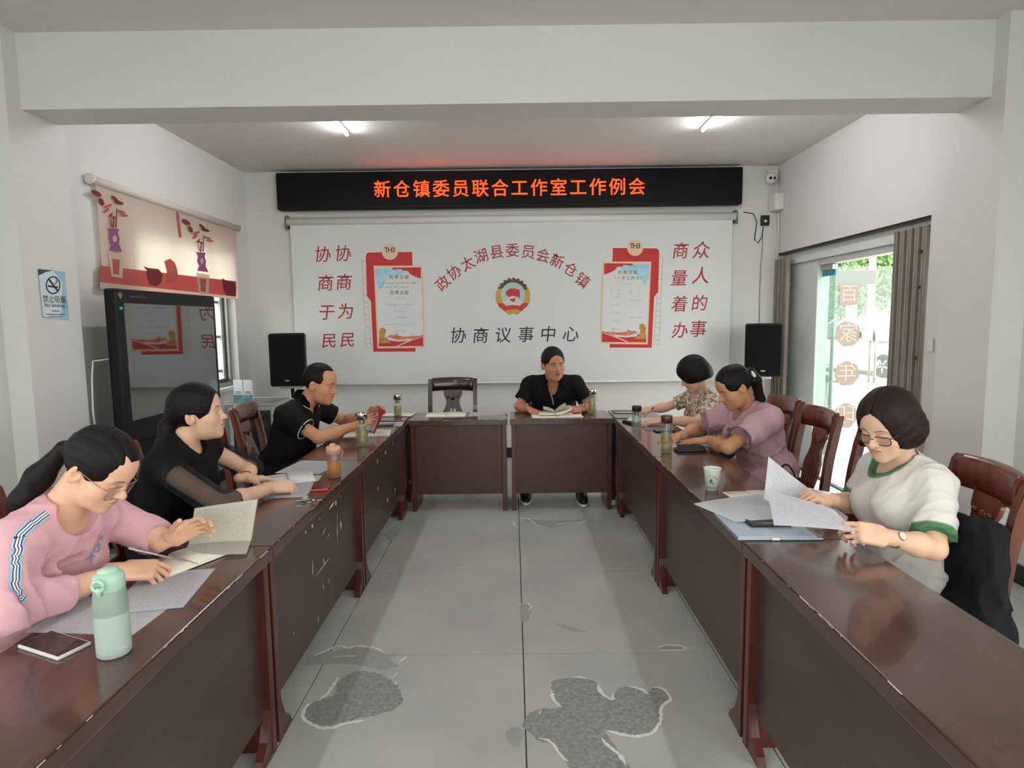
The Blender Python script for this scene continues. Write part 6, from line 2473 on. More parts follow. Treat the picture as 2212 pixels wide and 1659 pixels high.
def open_book(label, cx_, cy, yaw, w=.14, h=.205, t=.010, z=TH, pages=None, cover=None, lift=0.0, cat='book', name='open_book', group='open books and notebooks', rise=0.0):
    """open flat: spine along local y, two page blocks that swell near the spine"""
    pages = pages or M_print2
    b = thing(name, label, cat, (cx_, cy, z + .0004), radians(yaw), group)
    box('cover', (-w - .004, -h / 2 - .003, 0), (w + .004, h / 2 + .003, .002), cover or M_cream, b)
    for s in (-1, 1):
        bm = bmesh.new()
        uvl = bm.loops.layers.uv.new('UVMap')
        n = 10
        top, bot = [], []
        tt = t * (1 + .3 * s)
        for i in range(n + 1):
            u = i / n
            x = s * (.002 + u * (w - .002))
            zz = .0021 + tt * (.55 + 1.1 * u * math.exp(-3.2 * u) * 2.0 - .30 * u * u) + (rise * u * u if s > 0 else 0)
            top.append([bm.verts.new((x, yy, zz)) for yy in (-h / 2, h / 2)])
            bot.append([bm.verts.new((x, yy, .0021 + (rise * u * u * .9 if s > 0 else 0))) for yy in (-h / 2, h / 2)])
        for i in range(n):
            f = bm.faces.new((top[i][0], top[i + 1][0], top[i + 1][1], top[i][1]))
            f.smooth = True
            us = (i / n, (i + 1) / n)
            for lp, q in zip(f.loops, ((us[0], 0), (us[1], 0), (us[1], 1), (us[0], 1))):
                lp[uvl].uv = q
            bm.faces.new((bot[i][0], bot[i][1], bot[i + 1][1], bot[i + 1][0]))
            bm.faces.new((top[i][0], bot[i][0], bot[i + 1][0], top[i + 1][0]))
            bm.faces.new((top[i][1], top[i + 1][1], bot[i + 1][1], bot[i][1]))
        bm.faces.new((top[n][0], bot[n][0], bot[n][1], top[n][1]))
        bm.faces.new((top[0][0], top[0][1], bot[0][1], bot[0][0]))
        obj('page_block', bm, pages, b)
    return b


def pen(label, a, b, material, r=.0036, group='pens'):
    a, b = np.asarray(a, float), np.asarray(b, float)
    c = a
    t = thing('pen', label, 'pen', tuple(c), 0, group)
    d = nrm(b - a)
    L = np.linalg.norm(b - a)
    tubeobj('barrel', [d * .018, d * L], r, material, t, 10)
    tubeobj('tip', [d * 0, d * .008, d * .018], [.0008, .0022, r], M_steel, t, 10)
    tubeobj('clip', [d * (L - .035) + v3(0, 0, r + .001), d * (L - .003) + v3(0, 0, r + .001)], .0014, M_steel, t, 6)
    return t


M_clear = glass_mat('clear_glass', 'eef3f0', .05)
M_tea = glass_mat('green_tea', 'dccf92', .2)
M_tea2 = glass_mat('amber_tea', 'd8841f', .7)
M_chrome = mat('chrome', 'c9c6c0', .15, metal=1.0)
M_leaf = mat('tea_leaves', '6d7a2a', .7, var=1, col2='3f4a1a', vscale=60)


def tea_bottle(label, x, y, h, r, lidm, liquid, level, leaves=True, ribbed=False):
    t = thing('tea_bottle', label, 'bottle', (x, y, TH + .0003), 0, 'tea bottles on the tables')
    lh = .045 if not ribbed else .038
    lathe('glass_body', [(0, 0), (r * .97, 0), (r, .006), (r, h - lh - .012), (r * .82, h - lh), (r * .82, h - lh + .006)], M_clear, t, 28)
    lathe('lid', [(r * .86, h - lh), (r * .98, h - lh + .001), (r * .98, h - .004), (r * .92, h), (0, h)], lidm, t, 28)
    if level:
        lathe('drink', [(0, .008), (r * .86, .008), (r * .88, .014), (r * .88, level), (0, level)], liquid, t, 24)
    if leaves:
        bm = bmesh.new()
        rg = random.Random(int(x * 1000))
        for _ in range(26):
            a = rg.uniform(0, 6.28)
            p = Vector((r * .6 * cos(a) * rg.random(), r * .6 * sin(a) * rg.random(), .012 + rg.random() ** 2 * level * .7))
            d = Vector((rg.uniform(-1, 1), rg.uniform(-1, 1), rg.uniform(-.6, 1))).normalized() * .011
            s = d.orthogonal().normalized() * .003
            bm.faces.new([bm.verts.new(q) for q in (p - d, p + s, p + d, p - s)])
        obj('tea_leaves', bm, M_leaf, t)['kind'] = 'stuff'
    lathe('strainer', [(r * .5, h - lh - .030), (r * .55, h - lh - .002)], M_chrome, t, 16)
    return t


# ---------------------------------------------------------------- front left: pink sweatshirt
M_mint = mat('mint_plastic', 'a9cbb9', .35)
M_frost = mat('frosted_tritan', 'a6b8ad', .35)
M_frost.node_tree.nodes['Principled BSDF'].inputs['Transmission Weight'].default_value = .35
M_frost2 = mat('frosted_water', 'b9c9c3', .35)
M_frost2.node_tree.nodes['Principled BSDF'].inputs['Transmission Weight'].default_value = .2
bt = thing('water_bottle', 'frosted mint green water bottle at the front left', 'bottle', (-.975, 1.415, TH + .0003))
lathe('body', [(0, 0), (.033, 0), (.037, .004), (.0375, .02), (.0375, .105)], M_frost2, bt, 36)
lathe('upper_body', [(.0375, .105), (.0372, .13), (.035, .155), (.0325, .166)], M_frost, bt, 36)
lathe('lid', [(.0325, .164), (.0342, .166), (.0342, .190), (.0328, .197), (.026, .203), (.012, .207), (0, .208)], M_mint, bt, 36)
ld = lathe('lid_button', [(0, .200), (.022, .203), (.022, .210), (.012, .215), (0, .2155)], M_mint, bt, 28)
a0 = math.atan2(-1.4, .97)
cn = v3(.036 * cos(a0 - .55), .036 * sin(a0 - .55), .186)
tn = v3(-sin(a0 - .55), cos(a0 - .55), 0)
tubeobj('carry_loop', [cn + v3(cos(a0 - .55), sin(a0 - .55), 0) * .006 + (tn * cos(a) + v3(0, 0, 1) * sin(a)) * .0125 for a in np.linspace(0, 2 * pi, 22)], .0042, M_mint, bt, 8)
tubeobj('carry_latch', [cn + v3(cos(a0 - .55), sin(a0 - .55), 0) * .004 + v3(0, 0, -.004), cn + v3(cos(a0 - .55), sin(a0 - .55), 0) * .005 + v3(0, 0, -.024)], .006, M_mint, bt, 8)
for i, ch_ in enumerate('SMC'):
    a1 = a0 + .30 + .16 * i
    text('lettering', ch_, .010, basis((.0379 * cos(a1), .0379 * sin(a1), .024), (-sin(a1), cos(a1), 0), (0, 0, 1)), M_white, bt, depth=.0004)
phone('white phone with a dark screen at the front left corner', -1.145, 1.448, -23, mat('phone_white', 'd5d3cf', .3), L=.157, w=.080)
sheet('lower white sheet under the green bottle, nearest the camera', -1.125, 1.615, -4, .297, .21, TH + EPS)
sheet('printed sheet lying on top beside the green bottle', -1.055, 1.765, 9, .21, .285, TH + EPS * 4, curl=.004)
nb = open_book('small open notebook under the pen of the pink sweatshirt woman', -1.115, 1.985, 62, .10, .16, .010, z=TH + .002, pages=M_print2, cat='notebook', name='notebook')
sp0, sp1 = v3(-1.165, 2.120, TH + .012), v3(-.955, 2.150, TH + .012)
bk = thing('open_book', 'open book with cream pages held up by the woman in pink', 'book', tuple((sp0 + sp1) / 2 * v3(1, 1, 0) + v3(0, 0, TH + .0005)), 0, 'open books and notebooks')
o_ = np.array(bk.location)
up_ = v3(-.02, .075, .118)
dn_ = v3(.035, -.120, -.004)
for nm, q, bl in (('page_block', [sp0, sp1, sp1 + up_ + v3(.02, 0, .012), sp0 + up_ + v3(.01, 0, -.01)], (0, -.012, .006)), ('page_block', [sp0 + dn_, sp1 + dn_, sp1, sp0], (0, 0, .008))):
    patch(nm, [p - o_ for p in q], M_print2, bk, bl, 12, .008)
patch('cover', [p - o_ for p in (sp0 + v3(0, .008, 0), sp1 + v3(0, .008, 0), sp1 + up_ + v3(.02, .008, .010), sp0 + up_ + v3(.01, .008, -.012))], mat('cover_tan', 'b99a78', .6), bk, (0, -.012, .006), 12, .0015)
pen('silver pen in the hand of the woman in pink', onz(402, 1213, TH + .014), J(277, 1184, 1.83), mat('pen_silver', 'b9b6bd', .3, metal=.6))

# ---------------------------------------------------------------- smiling woman's place
sheet('white sheet under the fist of the smiling woman', -1.085, 2.93, 6, .21, .40, TH + EPS)
sheet('printed sheets fanned out beyond the open book of the smiling woman', -1.13, 3.33, -8, .25, .30, TH + EPS)
open_book('open white book under the hands of the smiling woman', -1.155, 3.06, 24, .125, .19, .013, z=TH + .0012, pages=page_mat('page_white', 'd8d8d8', N=22), cover=M_blank)
phone('phone in a bright red case near the table edge', -.938, 2.905, 103, mat('case_red', 'b5242c', .35), L=.155, w=.078, t=.011)
kr = thing('key_ring', 'bunch of keys with a pale fob beside the red phone', 'keys', (-.915, 2.665, TH + .0003))
tubeobj('ring', [(.018 * cos(a), .018 * sin(a), .004) for a in np.linspace(0, 2 * pi, 18)], .0016, M_chrome, kr, 6)
for k, a in enumerate((20, 75, 120, 200)):
    a = radians(a)
    d = Vector((cos(a), sin(a), 0))
    s = Vector((-sin(a), cos(a), 0))
    bm = bmesh.new()
    z0 = .003 + .0022 * k
    out = [d * .012 + s * .009, d * .026 + s * .010, d * .032 + s * .003, d * .055 + s * .003, d * .058, d * .055 - s * .003, d * .032 - s * .003, d * .026 - s * .010, d * .012 - s * .009]
    va = [bm.verts.new(p + Vector((0, 0, z0))) for p in out]
    vb = [bm.verts.new(p + Vector((0, 0, z0 + .002))) for p in out]
    bm.faces.new(va)
    bm.faces.new(vb[::-1])
    for i in range(len(out)):
        bm.faces.new((va[i], va[(i + 1) % len(out)], vb[(i + 1) % len(out)], vb[i]))
    obj('key', bm, M_chrome, kr)
bm = bmesh.new()
bmesh.ops.create_uvsphere(bm, u_segments=12, v_segments=8, radius=.014, matrix=Matrix.Translation((-.03, .035, .008)) @ Matrix.Diagonal((1, 1.3, .55, 1)))
obj('fob', bm, mat('fob_grey', 'a9a6a0', .4), kr, True)
# bottle with pink flip lid
pb = thing('drink_bottle', 'clear bottle of amber tea with a pink flip lid', 'bottle', (-.930, 3.105, TH + .0003))
M_plid = mat('pink_lid', 'd99a86', .35)
M_mauve = mat('mauve_band', 'b3798a', .4)
lathe('body', [(0, 0), (.030, 0), (.034, .004), (.034, .112), (.030, .122), (.030, .128)], M_clear, pb, 28)
lathe('drink', [(0, .005), (.031, .005), (.0315, .085), (0, .085)], M_tea2, pb, 24)
lathe('collar_band', [(.031, .122), (.036, .123), (.036, .134), (.031, .135)], M_mauve, pb, 28)
lathe('lid', [(.031, .134), (.037, .135), (.037, .155), (.030, .162), (0, .163)], M_plid, pb, 28)
bm = bmesh.new()
bx(bm, (-.013, -.024, .160), (.013, .010, .176), .006, 2)
obj('flip_cap', bm, M_plid, pb)
tubeobj('strap', [(.036, .0, .150), (.050, -.006, .135), (.046, -.012, .100), (.037, -.010, .122)], .0026, M_mauve, pb, 6)

# ---------------------------------------------------------------- polo man's place
tea_bottle('steel lidded glass tea bottle with green leaves near the polo man', -.982, 3.915, .215, .0385, M_chrome, M_tea, .105)
open_book('open cream notebook under the arms of the polo man', -1.045, 4.33, 8, .155, .21, .008, pages=M_cream, cat='notebook', name='notebook')
pen('black pen across the notebook of the polo man', (-.99, 4.25, TH + .022), (-1.08, 4.36, TH + .022), M_black)
sheet('pale sheet beside the corner table at far left', -.985, 4.735, 3, .24, .20, TH + EPS)
phone('dark phone lying on a sheet by the polo man', -1.00, 4.675, 2, mat('phone_dark', '3a3038', .4), z=TH + .0014)
rb = thing('red_booklet', 'red covered booklet held open by the polo man', 'book', tuple(J(815, 902, 4.30)), 0)
bo = np.array(rb.location)
sp0, sp1 = J(797, 930, 4.20), J(820, 880, 4.32)
fr_ = J(832, 886, 4.18) - sp1
bk_ = J(826, 868, 4.44) - sp1
M_rcover = mat('booklet_red', 'c8222f', .5)
patch('front_cover', [p - bo for p in (sp0, sp0 + fr_ * 1.0, sp1 + fr_, sp1)], M_rcover, rb, (0, 0, 0), 6, .0015)
patch('back_cover', [p - bo for p in (sp0, sp1, sp1 + bk_ * 1.2, sp0 + bk_ * 1.2)], M_rcover, rb, (0, 0, 0), 6, .0015)
up1 = v3(0, .002, .004)
patch('page_block', [p - bo + up1 for p in (sp0, sp1, sp1 + bk_ * 1.15, sp0 + bk_ * 1.15)], M_blank, rb, (0, 0, 0), 6, .004)
patch('page_block', [p - bo + v3(0, .006, .003) for p in (sp0 + v3(0, 0, .004), sp0 + fr_ * .95, sp1 + fr_ * .95, sp1)], M_blank, rb, (0, 0, 0), 6, .004)
tea_bottle('slim steel lidded tea bottle on the far left corner table', -.972, 5.10, .190, .0335, M_chrome, M_tea, .095)
open_book('open cream notebook behind the slim tea bottle on the corner table', -1.00, 5.205, -6, .145, .19, .008, pages=M_cream, cat='notebook', name='notebook', cover=M_black)

# ---------------------------------------------------------------- far row
open_book('open cream notebook on the table before the empty chair', -.575, 5.185, 2, .165, .23, .007, pages=M_cream, cat='notebook', name='notebook')
sheet('white sheets beside the notebook before the empty chair', -.225, 5.19, -3, .32, .24, TH + EPS)
sheet('creased white sheet on top of the papers before the empty chair', -.185, 5.20, 6, .26, .19, TH + EPS * 5, material=M_blank, curl=.006)
open_book('open notebook lying under the book of the man in the middle', .355, 5.065, 2, .205, .22, .006, pages=M_cream, cat='notebook', name='notebook')
bb = open_book('thick open book with lifted pages before the man in the middle', .345, 5.09, -2, .135, .19, .016, z=TH + .016, pages=M_cream, rise=.045)
for k, (ux, zz) in enumerate(((.8, .055), (.55, .075))):
    patch('lifted_page', [(.004, -.095, .016), (.13 * ux + .02, -.095, zz), (.13 * ux + .02, .095, zz), (.004, .095, .016)], M_cream, bb, (0, 0, .018), 8, .0006)
patch('lifted_page', [(-.004, -.095, .016), (-.10, -.095, .045), (-.10, .095, .045), (-.004, .095, .016)], M_cream, bb, (0, 0, .016), 8, .0006)
tea_bottle('tall steel lidded tea bottle beside the man in the middle', .664, 5.155, .208, .036, M_chrome, M_tea, .150)
sheet('white sheets on the far table at the right end', .715, 5.245, 2, .15, .14, TH + EPS)
fd = thing('folder', 'flat grey folder on the far right corner table', 'folder', (.985, 5.215, TH + .0005), radians(-4))
box('cover', (-.14, -.085, 0), (.14, .085, .006), mat('folder_grey', '6e7376', .5), fd, .002)
box('label_strip', (-.12, -.08, .006), (.02, -.06, .0066), M_blank, fd)

# ---------------------------------------------------------------- right side
open_book('open white book in front of the patterned blouse woman', 1.02, 4.79, -22, .12, .20, .010, pages=page_mat('page_faint', 'd8d8dc', N=20, dens=.42), cover=M_blank)
pen('black pen in the hand of the patterned blouse woman', onz(1392, 893, TH + .012), J(1413, 880, 4.92), M_black)
sheet('mauve tinted sheet under the hand of the patterned blouse woman', 1.05, 4.42, -10, .20, .20, TH + EPS, material=mat('paper_mauve', 'b9aec4', .75))
phone('black phone beside the mauve sheet', 1.06, 4.285, 4, M_black, L=.14, w=.07)
pz = thing('pencil_pouch', 'small black pen case at the edge of the right table', 'case', (.885, 4.63, TH + .0003), radians(-68))
bm = bmesh.new()
bx(bm, (-.085, -.022, 0), (.085, .022, .016), .007, 2)
obj('case', bm, M_black, pz)
tubeobj('zip', [(-.075, 0, .0165), (.075, 0, .0165)], .0014, M_dalu, pz, 6)
jar = tea_bottle('clear glass jar with a black lid near the patterned blouse woman', .881, 4.366, .172, .0345, M_black, M_clear, 0, False, True)
lathe('drink', [(0, .008), (.030, .008), (.030, .10), (0, .10)], glass_mat('water', 'e6ecec', .10), jar, 24)
M_blid = mat('brown_lid', '5d3c36', .25, metal=.4)
tea_bottle('brown lidded tea bottle beside the black pouch', .905, 3.60, .222, .0345, M_blid, M_tea, .115)
sheet('white printed sheets under the hand of the woman in pink dress', 1.06, 3.80, -14, .29, .24, TH + EPS)
sheet('second white sheet under the papers of the woman in pink dress', 1.115, 3.735, 4, .22, .25, TH + EPS * .3, material=M_blank)
wl = thing('wallet', 'black folded leather pouch on the right table', 'pouch', (1.055, 3.635, TH + .0016), radians(3))
bm = bmesh.new()
bx(bm, (-.088, -.045, 0), (.088, .045, .014), .006, 2)
obj('body', bm, mat('leather_black', '121318', .35, bump=.2, bscale=200), wl)
bm = bmesh.new()
va = [bm.verts.new(p) for p in ((-.086, -.047, .015), (.086, -.047, .015), (.080, .046, .026), (-.070, .046, .030))]
bm.faces.new(va)
bmesh.ops.solidify(bm, geom=bm.faces, thickness=.003)
obj('flap', bm, bpy.data.materials['leather_black'], wl)
cu = thing('paper_cup', 'white paper cup printed with green leaves on the right table', 'cup', (.914, 2.785, TH + .0003))
M_cup = mat('paper_cup_white', 'e4e4df', .55)
lathe('cup_wall', [(.0, .004), (.026, .004), (.026, 0), (.0275, 0), (.0385, .098), (.0400, .100), (.0400, .103), (.0375, .103), (.0372, .099), (.0268, .008), (0, .008)], M_cup, cu, 36)
M_cg = mat('cup_green', '3f6e5c', .6)
a0 = math.atan2(-2.785, -.914)
cp = lambda a, z, e=.0004: v3((.0276 + (.0385 - .0276) * z / .098 + e) * cos(a), (.0276 + (.0385 - .0276) * z / .098 + e) * sin(a), z)
bm = bmesh.new()
for i in range(36):
    a, b = 2 * pi * i / 36, 2 * pi * (i + 1) / 36
    bm.faces.new([bm.verts.new(q) for q in (cp(a, .014), cp(b, .014), cp(b, .0165), cp(a, .0165))])
obj('printed_line', bm, M_cg, cu)
for da, dz, ra, rz_, tl in ((-.10, .045, .20, .010, .6), (.10, .040, .28, .008, -.5), (.02, .052, .14, .007, .2)):
    bm = bmesh.new()
    vs = [bm.verts.new(cp(a0 + da - .10 + ra * cos(t) * cos(tl) - rz_ * 26 * sin(t) * sin(tl) * .3, .0 + dz + rz_ * sin(t) + ra * cos(t) * .018 * tl)) for t in np.linspace(0, 2 * pi, 16, endpoint=False)]
    bm.faces.new(vs)
    obj('printed_leaf', bm, M_cg, cu)
for i, ch_ in enumerate('CI HANG'):
    a1 = a0 - .42 + .17 * i
    p = cp(a1, .072 - .0012 * i * i * .3, .0006)
    text('lettering', ch_, .010, basis(tuple(p), (-sin(a1), cos(a1), 0), (0, 0, 1)), M_cg, cu, depth=.0003)
open_book('cream notebook half hidden by the printed sheets on the right', 1.055, 2.665, 4, .10, .15, .005, pages=M_cream, cat='notebook', name='notebook')
# clear plastic folder stuffed with papers, phone on top
cf_ = thing('plastic_folder', 'clear plastic document folder under the black phone', 'folder', (.945, 2.265, TH + .0004), radians(-1))
box('paper_stack', (-.142, -.135, .002), (.135, .15, .011), M_blank, cf_, .002)
bm = bmesh.new()
bx(bm, (-.150, -.145, 0), (.150, .155, .013), .004, 2)
obj('sleeve', bm, glass_mat('clear_film', 'dfe6ee', .12, .12), cf_)
box('zip_edge', (-.150, -.149, .004), (.150, -.143, .009), mat('zip_blue', 'a9bcd0', .4), cf_, .001)
box('zip_slider', (-.03, -.152, .003), (-.005, -.142, .011), M_cream, cf_, .001)
phone('black phone on the clear plastic folder', .955, 2.262, 0, M_black, z=TH + .0138, L=.155, w=.076)


def held(label, px, material=M_print, bulge=(0, 0, 0), n=14):
    q = [onz(x, y, v) if kind == 'z' else ony(x, y, v) for x, y, kind, v in px]
    return tag(patch('paper_sheet', q, material, None, bulge, n, .0004), label, 'paper', 'sheets in the hands of the white shirt woman')


held('printed sheet fanned out flat over the clear plastic folder', [(1590, 1128, 'z', TH + .016), (1700, 1122, 'z', TH + .030), (1655, 1066, 'z', TH + .030), (1497, 1088, 'z', TH + .020)], bulge=(0, 0, .01))
held('printed sheet standing upright in the right hand of the white shirt woman', [(1650, 1078, 'y', 2.40), (1826, 1142, 'y', 2.24), (1832, 1116, 'y', 2.36), (1660, 986, 'y', 2.46)], bulge=(-.005, .0, -.012))
held('printed sheet bent forward towards the watch of the white shirt woman', [(1672, 1135, 'y', 2.16), (1850, 1149, 'y', 1.99), (1800, 1100, 'y', 2.12), (1657, 1060, 'y', 2.33)], bulge=(0, -.01, .012))
pen('white pen in the right hand of the white shirt woman', J(1752, 1058, 2.26), J(1792, 1066, 2.20), M_white, .004)

# ---------------------------------------------------------------- jacket and bag on the chairs
F = Field()
jc = v3(1.575, 2.05, .615)
F.ell(jc + v3(0, 0, .06), (.065, .11, .19), None, .06)
F.ell(jc + v3(-.03, -.04, -.12), (.13, .15, .10), None, .06)
F.cone(jc + v3(.02, -.06, .20), jc + v3(-.06, -.12, -.10), .05, .06, .05)
F.cone(jc + v3(.01, .08, .18), jc + v3(-.04, .06, -.12), .05, .06, .05)
F.warp(wrinkle(33, .016))
F.plane(v3(0, 0, .459), (0, 0, -1))
jk = vmesh('jacket', [F.mesh(.007)], cloth_mat('jacket_black', '14161b', .9, .3, 300))
tag(jk, 'black jacket bundled on the chair behind the white shirt woman', 'jacket')
F = Field()
jc = v3(1.62, 3.53, .54)
F.ell(jc, (.08, .12, .10), None, .05)
F.ell(jc + v3(0, 0, -.03), (.09, .13, .07), None, .05)
F.plane(v3(0, 0, .459), (0, 0, -1))
F.warp(wrinkle(35, .006))
hb = vmesh('handbag', [F.mesh(.008)], mat('bag_leather', '1c1110', .35, bump=.2, bscale=150))
tag(hb, 'dark leather handbag on the empty chair near the door', 'bag')
tubeobj('strap', [jc + v3(-.02, -.11 * cos(a),   .05 + .10 * sin(a)) for a in np.linspace(0, pi, 18)], .006, bpy.data.materials['bag_leather'], hb, 8)
# ================================================================ the yard outside the door and window
M_yard = mat('yard_concrete', 'c4c2bb', .85, var=.12, vscale=.6, bump=.2, bscale=8)
struct(box('ground_outside', (-60, -40, -.40), (70, 80, -.125), M_yard)).__setitem__('label', 'pale concrete yard outside the building')
struct(box('porch_slab', (WX + .245, -4, -.124), (WX + 3.2, 12, -.012), mat('porch_cement', 'bdbcb5', .7, var=.1, vscale=2))).__setitem__('label', 'cement porch outside the glass door')
M_leafg = mat('foliage', '7fa45c', .7, var=1, col2='5a8248', vscale=.9)
M_leafd = mat('foliage_dark', '6a9052', .7, var=1, col2='4c7446', vscale=.9)
M_bark = mat('bark', '5a4c3e', .9)


def tree(label, x, y, blobs, seed, material, trunk=True, n=2600, leaf=.22):
    t = thing('tree', label, 'tree', (x, y, -.125), 0, 'trees beyond the yard')
    rg = np.random.default_rng(seed)
    vs, fs = [], []
    for (bx_, by, bz, r) in blobs:
        m_ = n // len(blobs)
        d = rg.normal(size=(m_, 3))
        d /= np.linalg.norm(d, axis=1)[:, None]
        p = np.array([bx_, by, bz]) + d * r * (rg.uniform(.55, 1.05, (m_, 1)))
        for q, nn in zip(p, d + rg.normal(size=(m_, 3)) * .5):
            nn = nn / np.linalg.norm(nn)
            a = np.cross(nn, rg.normal(size=3))
            a /= np.linalg.norm(a)
            b = np.cross(nn, a)
            s = leaf * rg.uniform(.6, 1.3)
            k = len(vs)
            vs += [q - a * s, q + b * s * .5, q + a * s, q - b * s * .5]
            fs.append((k, k + 1, k + 2, k + 3))
    raw('foliage', vs, fs, material, t)['kind'] = 'stuff'
    if trunk:
        zb = min(b[2] - b[3] * .5 for b in blobs)
        tubeobj('trunk', [(0, 0, 0), (.1, .05, zb * .5), (.0, .1, zb + 1.0)], [.22, .18, .12], M_bark, t, 10)
    return t


tree('broad green tree seen through the door behind the parked cars', 20.5, 33, [(0, 0, 4.6, 2.6), (-2.0, .5, 3.6, 2.0), (2.2, 0, 4.0, 2.3), (.5, 0, 6.6, 1.9)], 1, M_leafg, leaf=.15, n=11000)
tree('darker green tree at the left of the view through the door', 13.8, 29, [(0, 0, 3.6, 1.9), (-1.2, 0, 2.8, 1.5), (.9, 0, 2.7, 1.6)], 2, M_leafd, n=8000, leaf=.13)
tree('tall tree at the right of the view through the door', 31, 40, [(0, 0, 4.5, 3.0), (-2, 0, 6.5, 2.2), (2, 0, 6.0, 2.6)], 3, M_leafd, leaf=.18, n=9000)
tree('leafy tree outside the shaded window', -9.5, 9, [(0, 0, 3.4, 1.8), (.8, .9, 2.6, 1.4), (-1, -.8, 2.8, 1.5)], 4, M_leafg, n=5000, leaf=.14)


def hedge(label, x0, x1, y, h, material, seed, group):
    t = thing('hedge', label, 'hedge', ((x0 + x1) / 2, y, -.125), 0, group)
    rg = np.random.default_rng(seed)
    vs, fs = [], []
    for _ in range(1500):
        q = np.array([rg.uniform(x0, x1) - (x0 + x1) / 2, rg.uniform(-.4, .4), rg.uniform(.02, h) * (1 - .2 * rg.random())])
        nn = rg.normal(size=3)
        nn /= np.linalg.norm(nn)
        a = np.cross(nn, rg.normal(size=3))
        a /= np.linalg.norm(a)
        b = np.cross(nn, a)
        s = .11
        k = len(vs)
        vs += [q - a * s, q + b * s * .6, q + a * s, q - b * s * .6]
        fs.append((k, k + 1, k + 2, k + 3))
    raw('foliage', vs, fs, material, t)['kind'] = 'stuff'
    return t


hedge('low hedge of red flowering shrubs behind the parked cars', 13.2, 18.5, 25.0, 1.0, mat('flower_red', 'b8483c', .7, var=1, col2='c99a3c', vscale=3), 11, 'hedges beyond the yard')
hedge('low green hedge behind the parked cars', 7.0, 13.0, 25.5, .9, M_leafd, 12, 'hedges beyond the yard')
M_car = mat('car_white', 'e8e8e6', .2, coat=.8)
M_tyre = mat('tyre', '1a1a1a', .8)
M_rim2 = mat('rim_alloy', 'b0b2b4', .3, metal=.8)
M_cglass = mat('car_glass', '2b3338', .08, spec=.8)


def car(label, x, y, rz):
    """saloon: local +y is the nose; body lofted from side profiles"""
    t = thing('parked_car', label, 'car', (x, y, -.125), rz, 'white cars parked in the yard')
    # (y, half width, z low, z shoulder)
    st = [(-2.25, .70, .45, .80), (-2.15, .82, .28, .98), (-1.4, .89, .22, 1.00), (0, .90, .20, .97), (.9, .90, .20, .95), (1.6, .88, .22, .88), (2.05, .83, .26, .76), (2.22, .70, .36, .62)]
    bm = bmesh.new()
    rings = []
    for y_, w, zl, zs in st:
        pts = [(-w * .9, zl), (-w, zl + .12), (-w, zs - .14), (-w * .93, zs), (-w * .4, zs + .035), (w * .4, zs + .035), (w * .93, zs), (w, zs - .14), (w, zl + .12), (w * .9, zl)]
        rings.append([bm.verts.new((a, y_, b)) for a, b in pts])
    for a, b in zip(rings, rings[1:]):
        for i in range(len(a)):
            k = (i + 1) % len(a)
            f = bm.faces.new((a[i], a[k], b[k], b[i]))
            f.smooth = True
    bm.faces.new(rings[0])
    bm.faces.new(rings[-1][::-1])
    obj('body', bm, M_car, t)
    bm = bmesh.new()
    cab = [(-1.95, .70, 1.0), (-1.25, .62, 1.42), (-.2, .62, 1.47), (.35, .62, 1.42), (1.15, .74, .97)]
    ra = [[bm.verts.new((-w, y_, z)), bm.verts.new((w, y_, z))] for y_, w, z in cab]
    base = [[bm.verts.new((-.84, y_, .93)), bm.verts.new((.84, y_, .93))] for y_, w, z in cab]
    for i in range(len(cab) - 1):
        f = bm.faces.new((ra[i][0], ra[i][1], ra[i + 1][1], ra[i + 1][0]))
        f.material_index = 1 if i in (0, 3) else 0
        for s in (0, 1):
            f = bm.faces.new((ra[i][s], ra[i + 1][s], base[i + 1][s], base[i][s]))
            f.material_index = 1
    obj('cabin', bm, [M_car, M_cglass], t)
    for sx in (-1, 1):
        for yy in (-1.35, 1.38):
            w = lathe('wheel', [(0, -.09), (.30, -.09), (.325, -.06), (.325, .06), (.30, .09), (.22, .09), (.22, .07), (0, .07)], M_tyre, t, 24)
            w.rotation_euler = (0, radians(90 * sx), 0)
            w.location = (sx * .82, yy, .325)
            r = bpy.data.objects.new('alloy_rim', None)
            bm = bmesh.new()
            for k in range(5):
                a = 2 * pi * k / 5
                tube(bm, [(.03 * cos(a), .03 * sin(a), .085), (.20 * cos(a), .20 * sin(a), .082)], .028, 6)
            bpy.data.objects.remove(r)
            obj('alloy_rim', bm, M_rim2, w)
        bm = bmesh.new()
        bx(bm, (sx * .66 - .16, 2.06, .56), (sx * .66 + .10, 2.20, .70), .03, 2)
        obj('headlight', bm, M_rim2, t)
        bm = bmesh.new()
        bx(bm, (sx * .96 - .07, .72, .93), (sx * .96 + .07, .82, 1.05), .03, 2)
        obj('wing_mirror', bm, M_car, t)
    for k in range(3):
        box('grille_bar', (-.50, 2.17, .52 + k * .05), (.50, 2.235, .545 + k * .05), M_rim2, t)
    bm = bmesh.new()
    bmesh.ops.create_cone(bm, cap_ends=True, segments=24, radius1=.075, radius2=.075, depth=.02, matrix=Matrix.Translation((0, 2.245, .60)) @ Matrix.Rotation(radians(90), 4, 'X'))
    obj('round_badge', bm, M_rim2, t)
    box('number_plate', (-.22, 2.235, .38), (.22, 2.25, .48), mat('plate_blue', '2f62b8', .4) if 'plate_blue' not in bpy.data.materials else bpy.data.materials['plate_blue'], t)
    box('air_intake', (-.6, 2.18, .28), (.6, 2.225, .36), M_tyre, t)
    return t


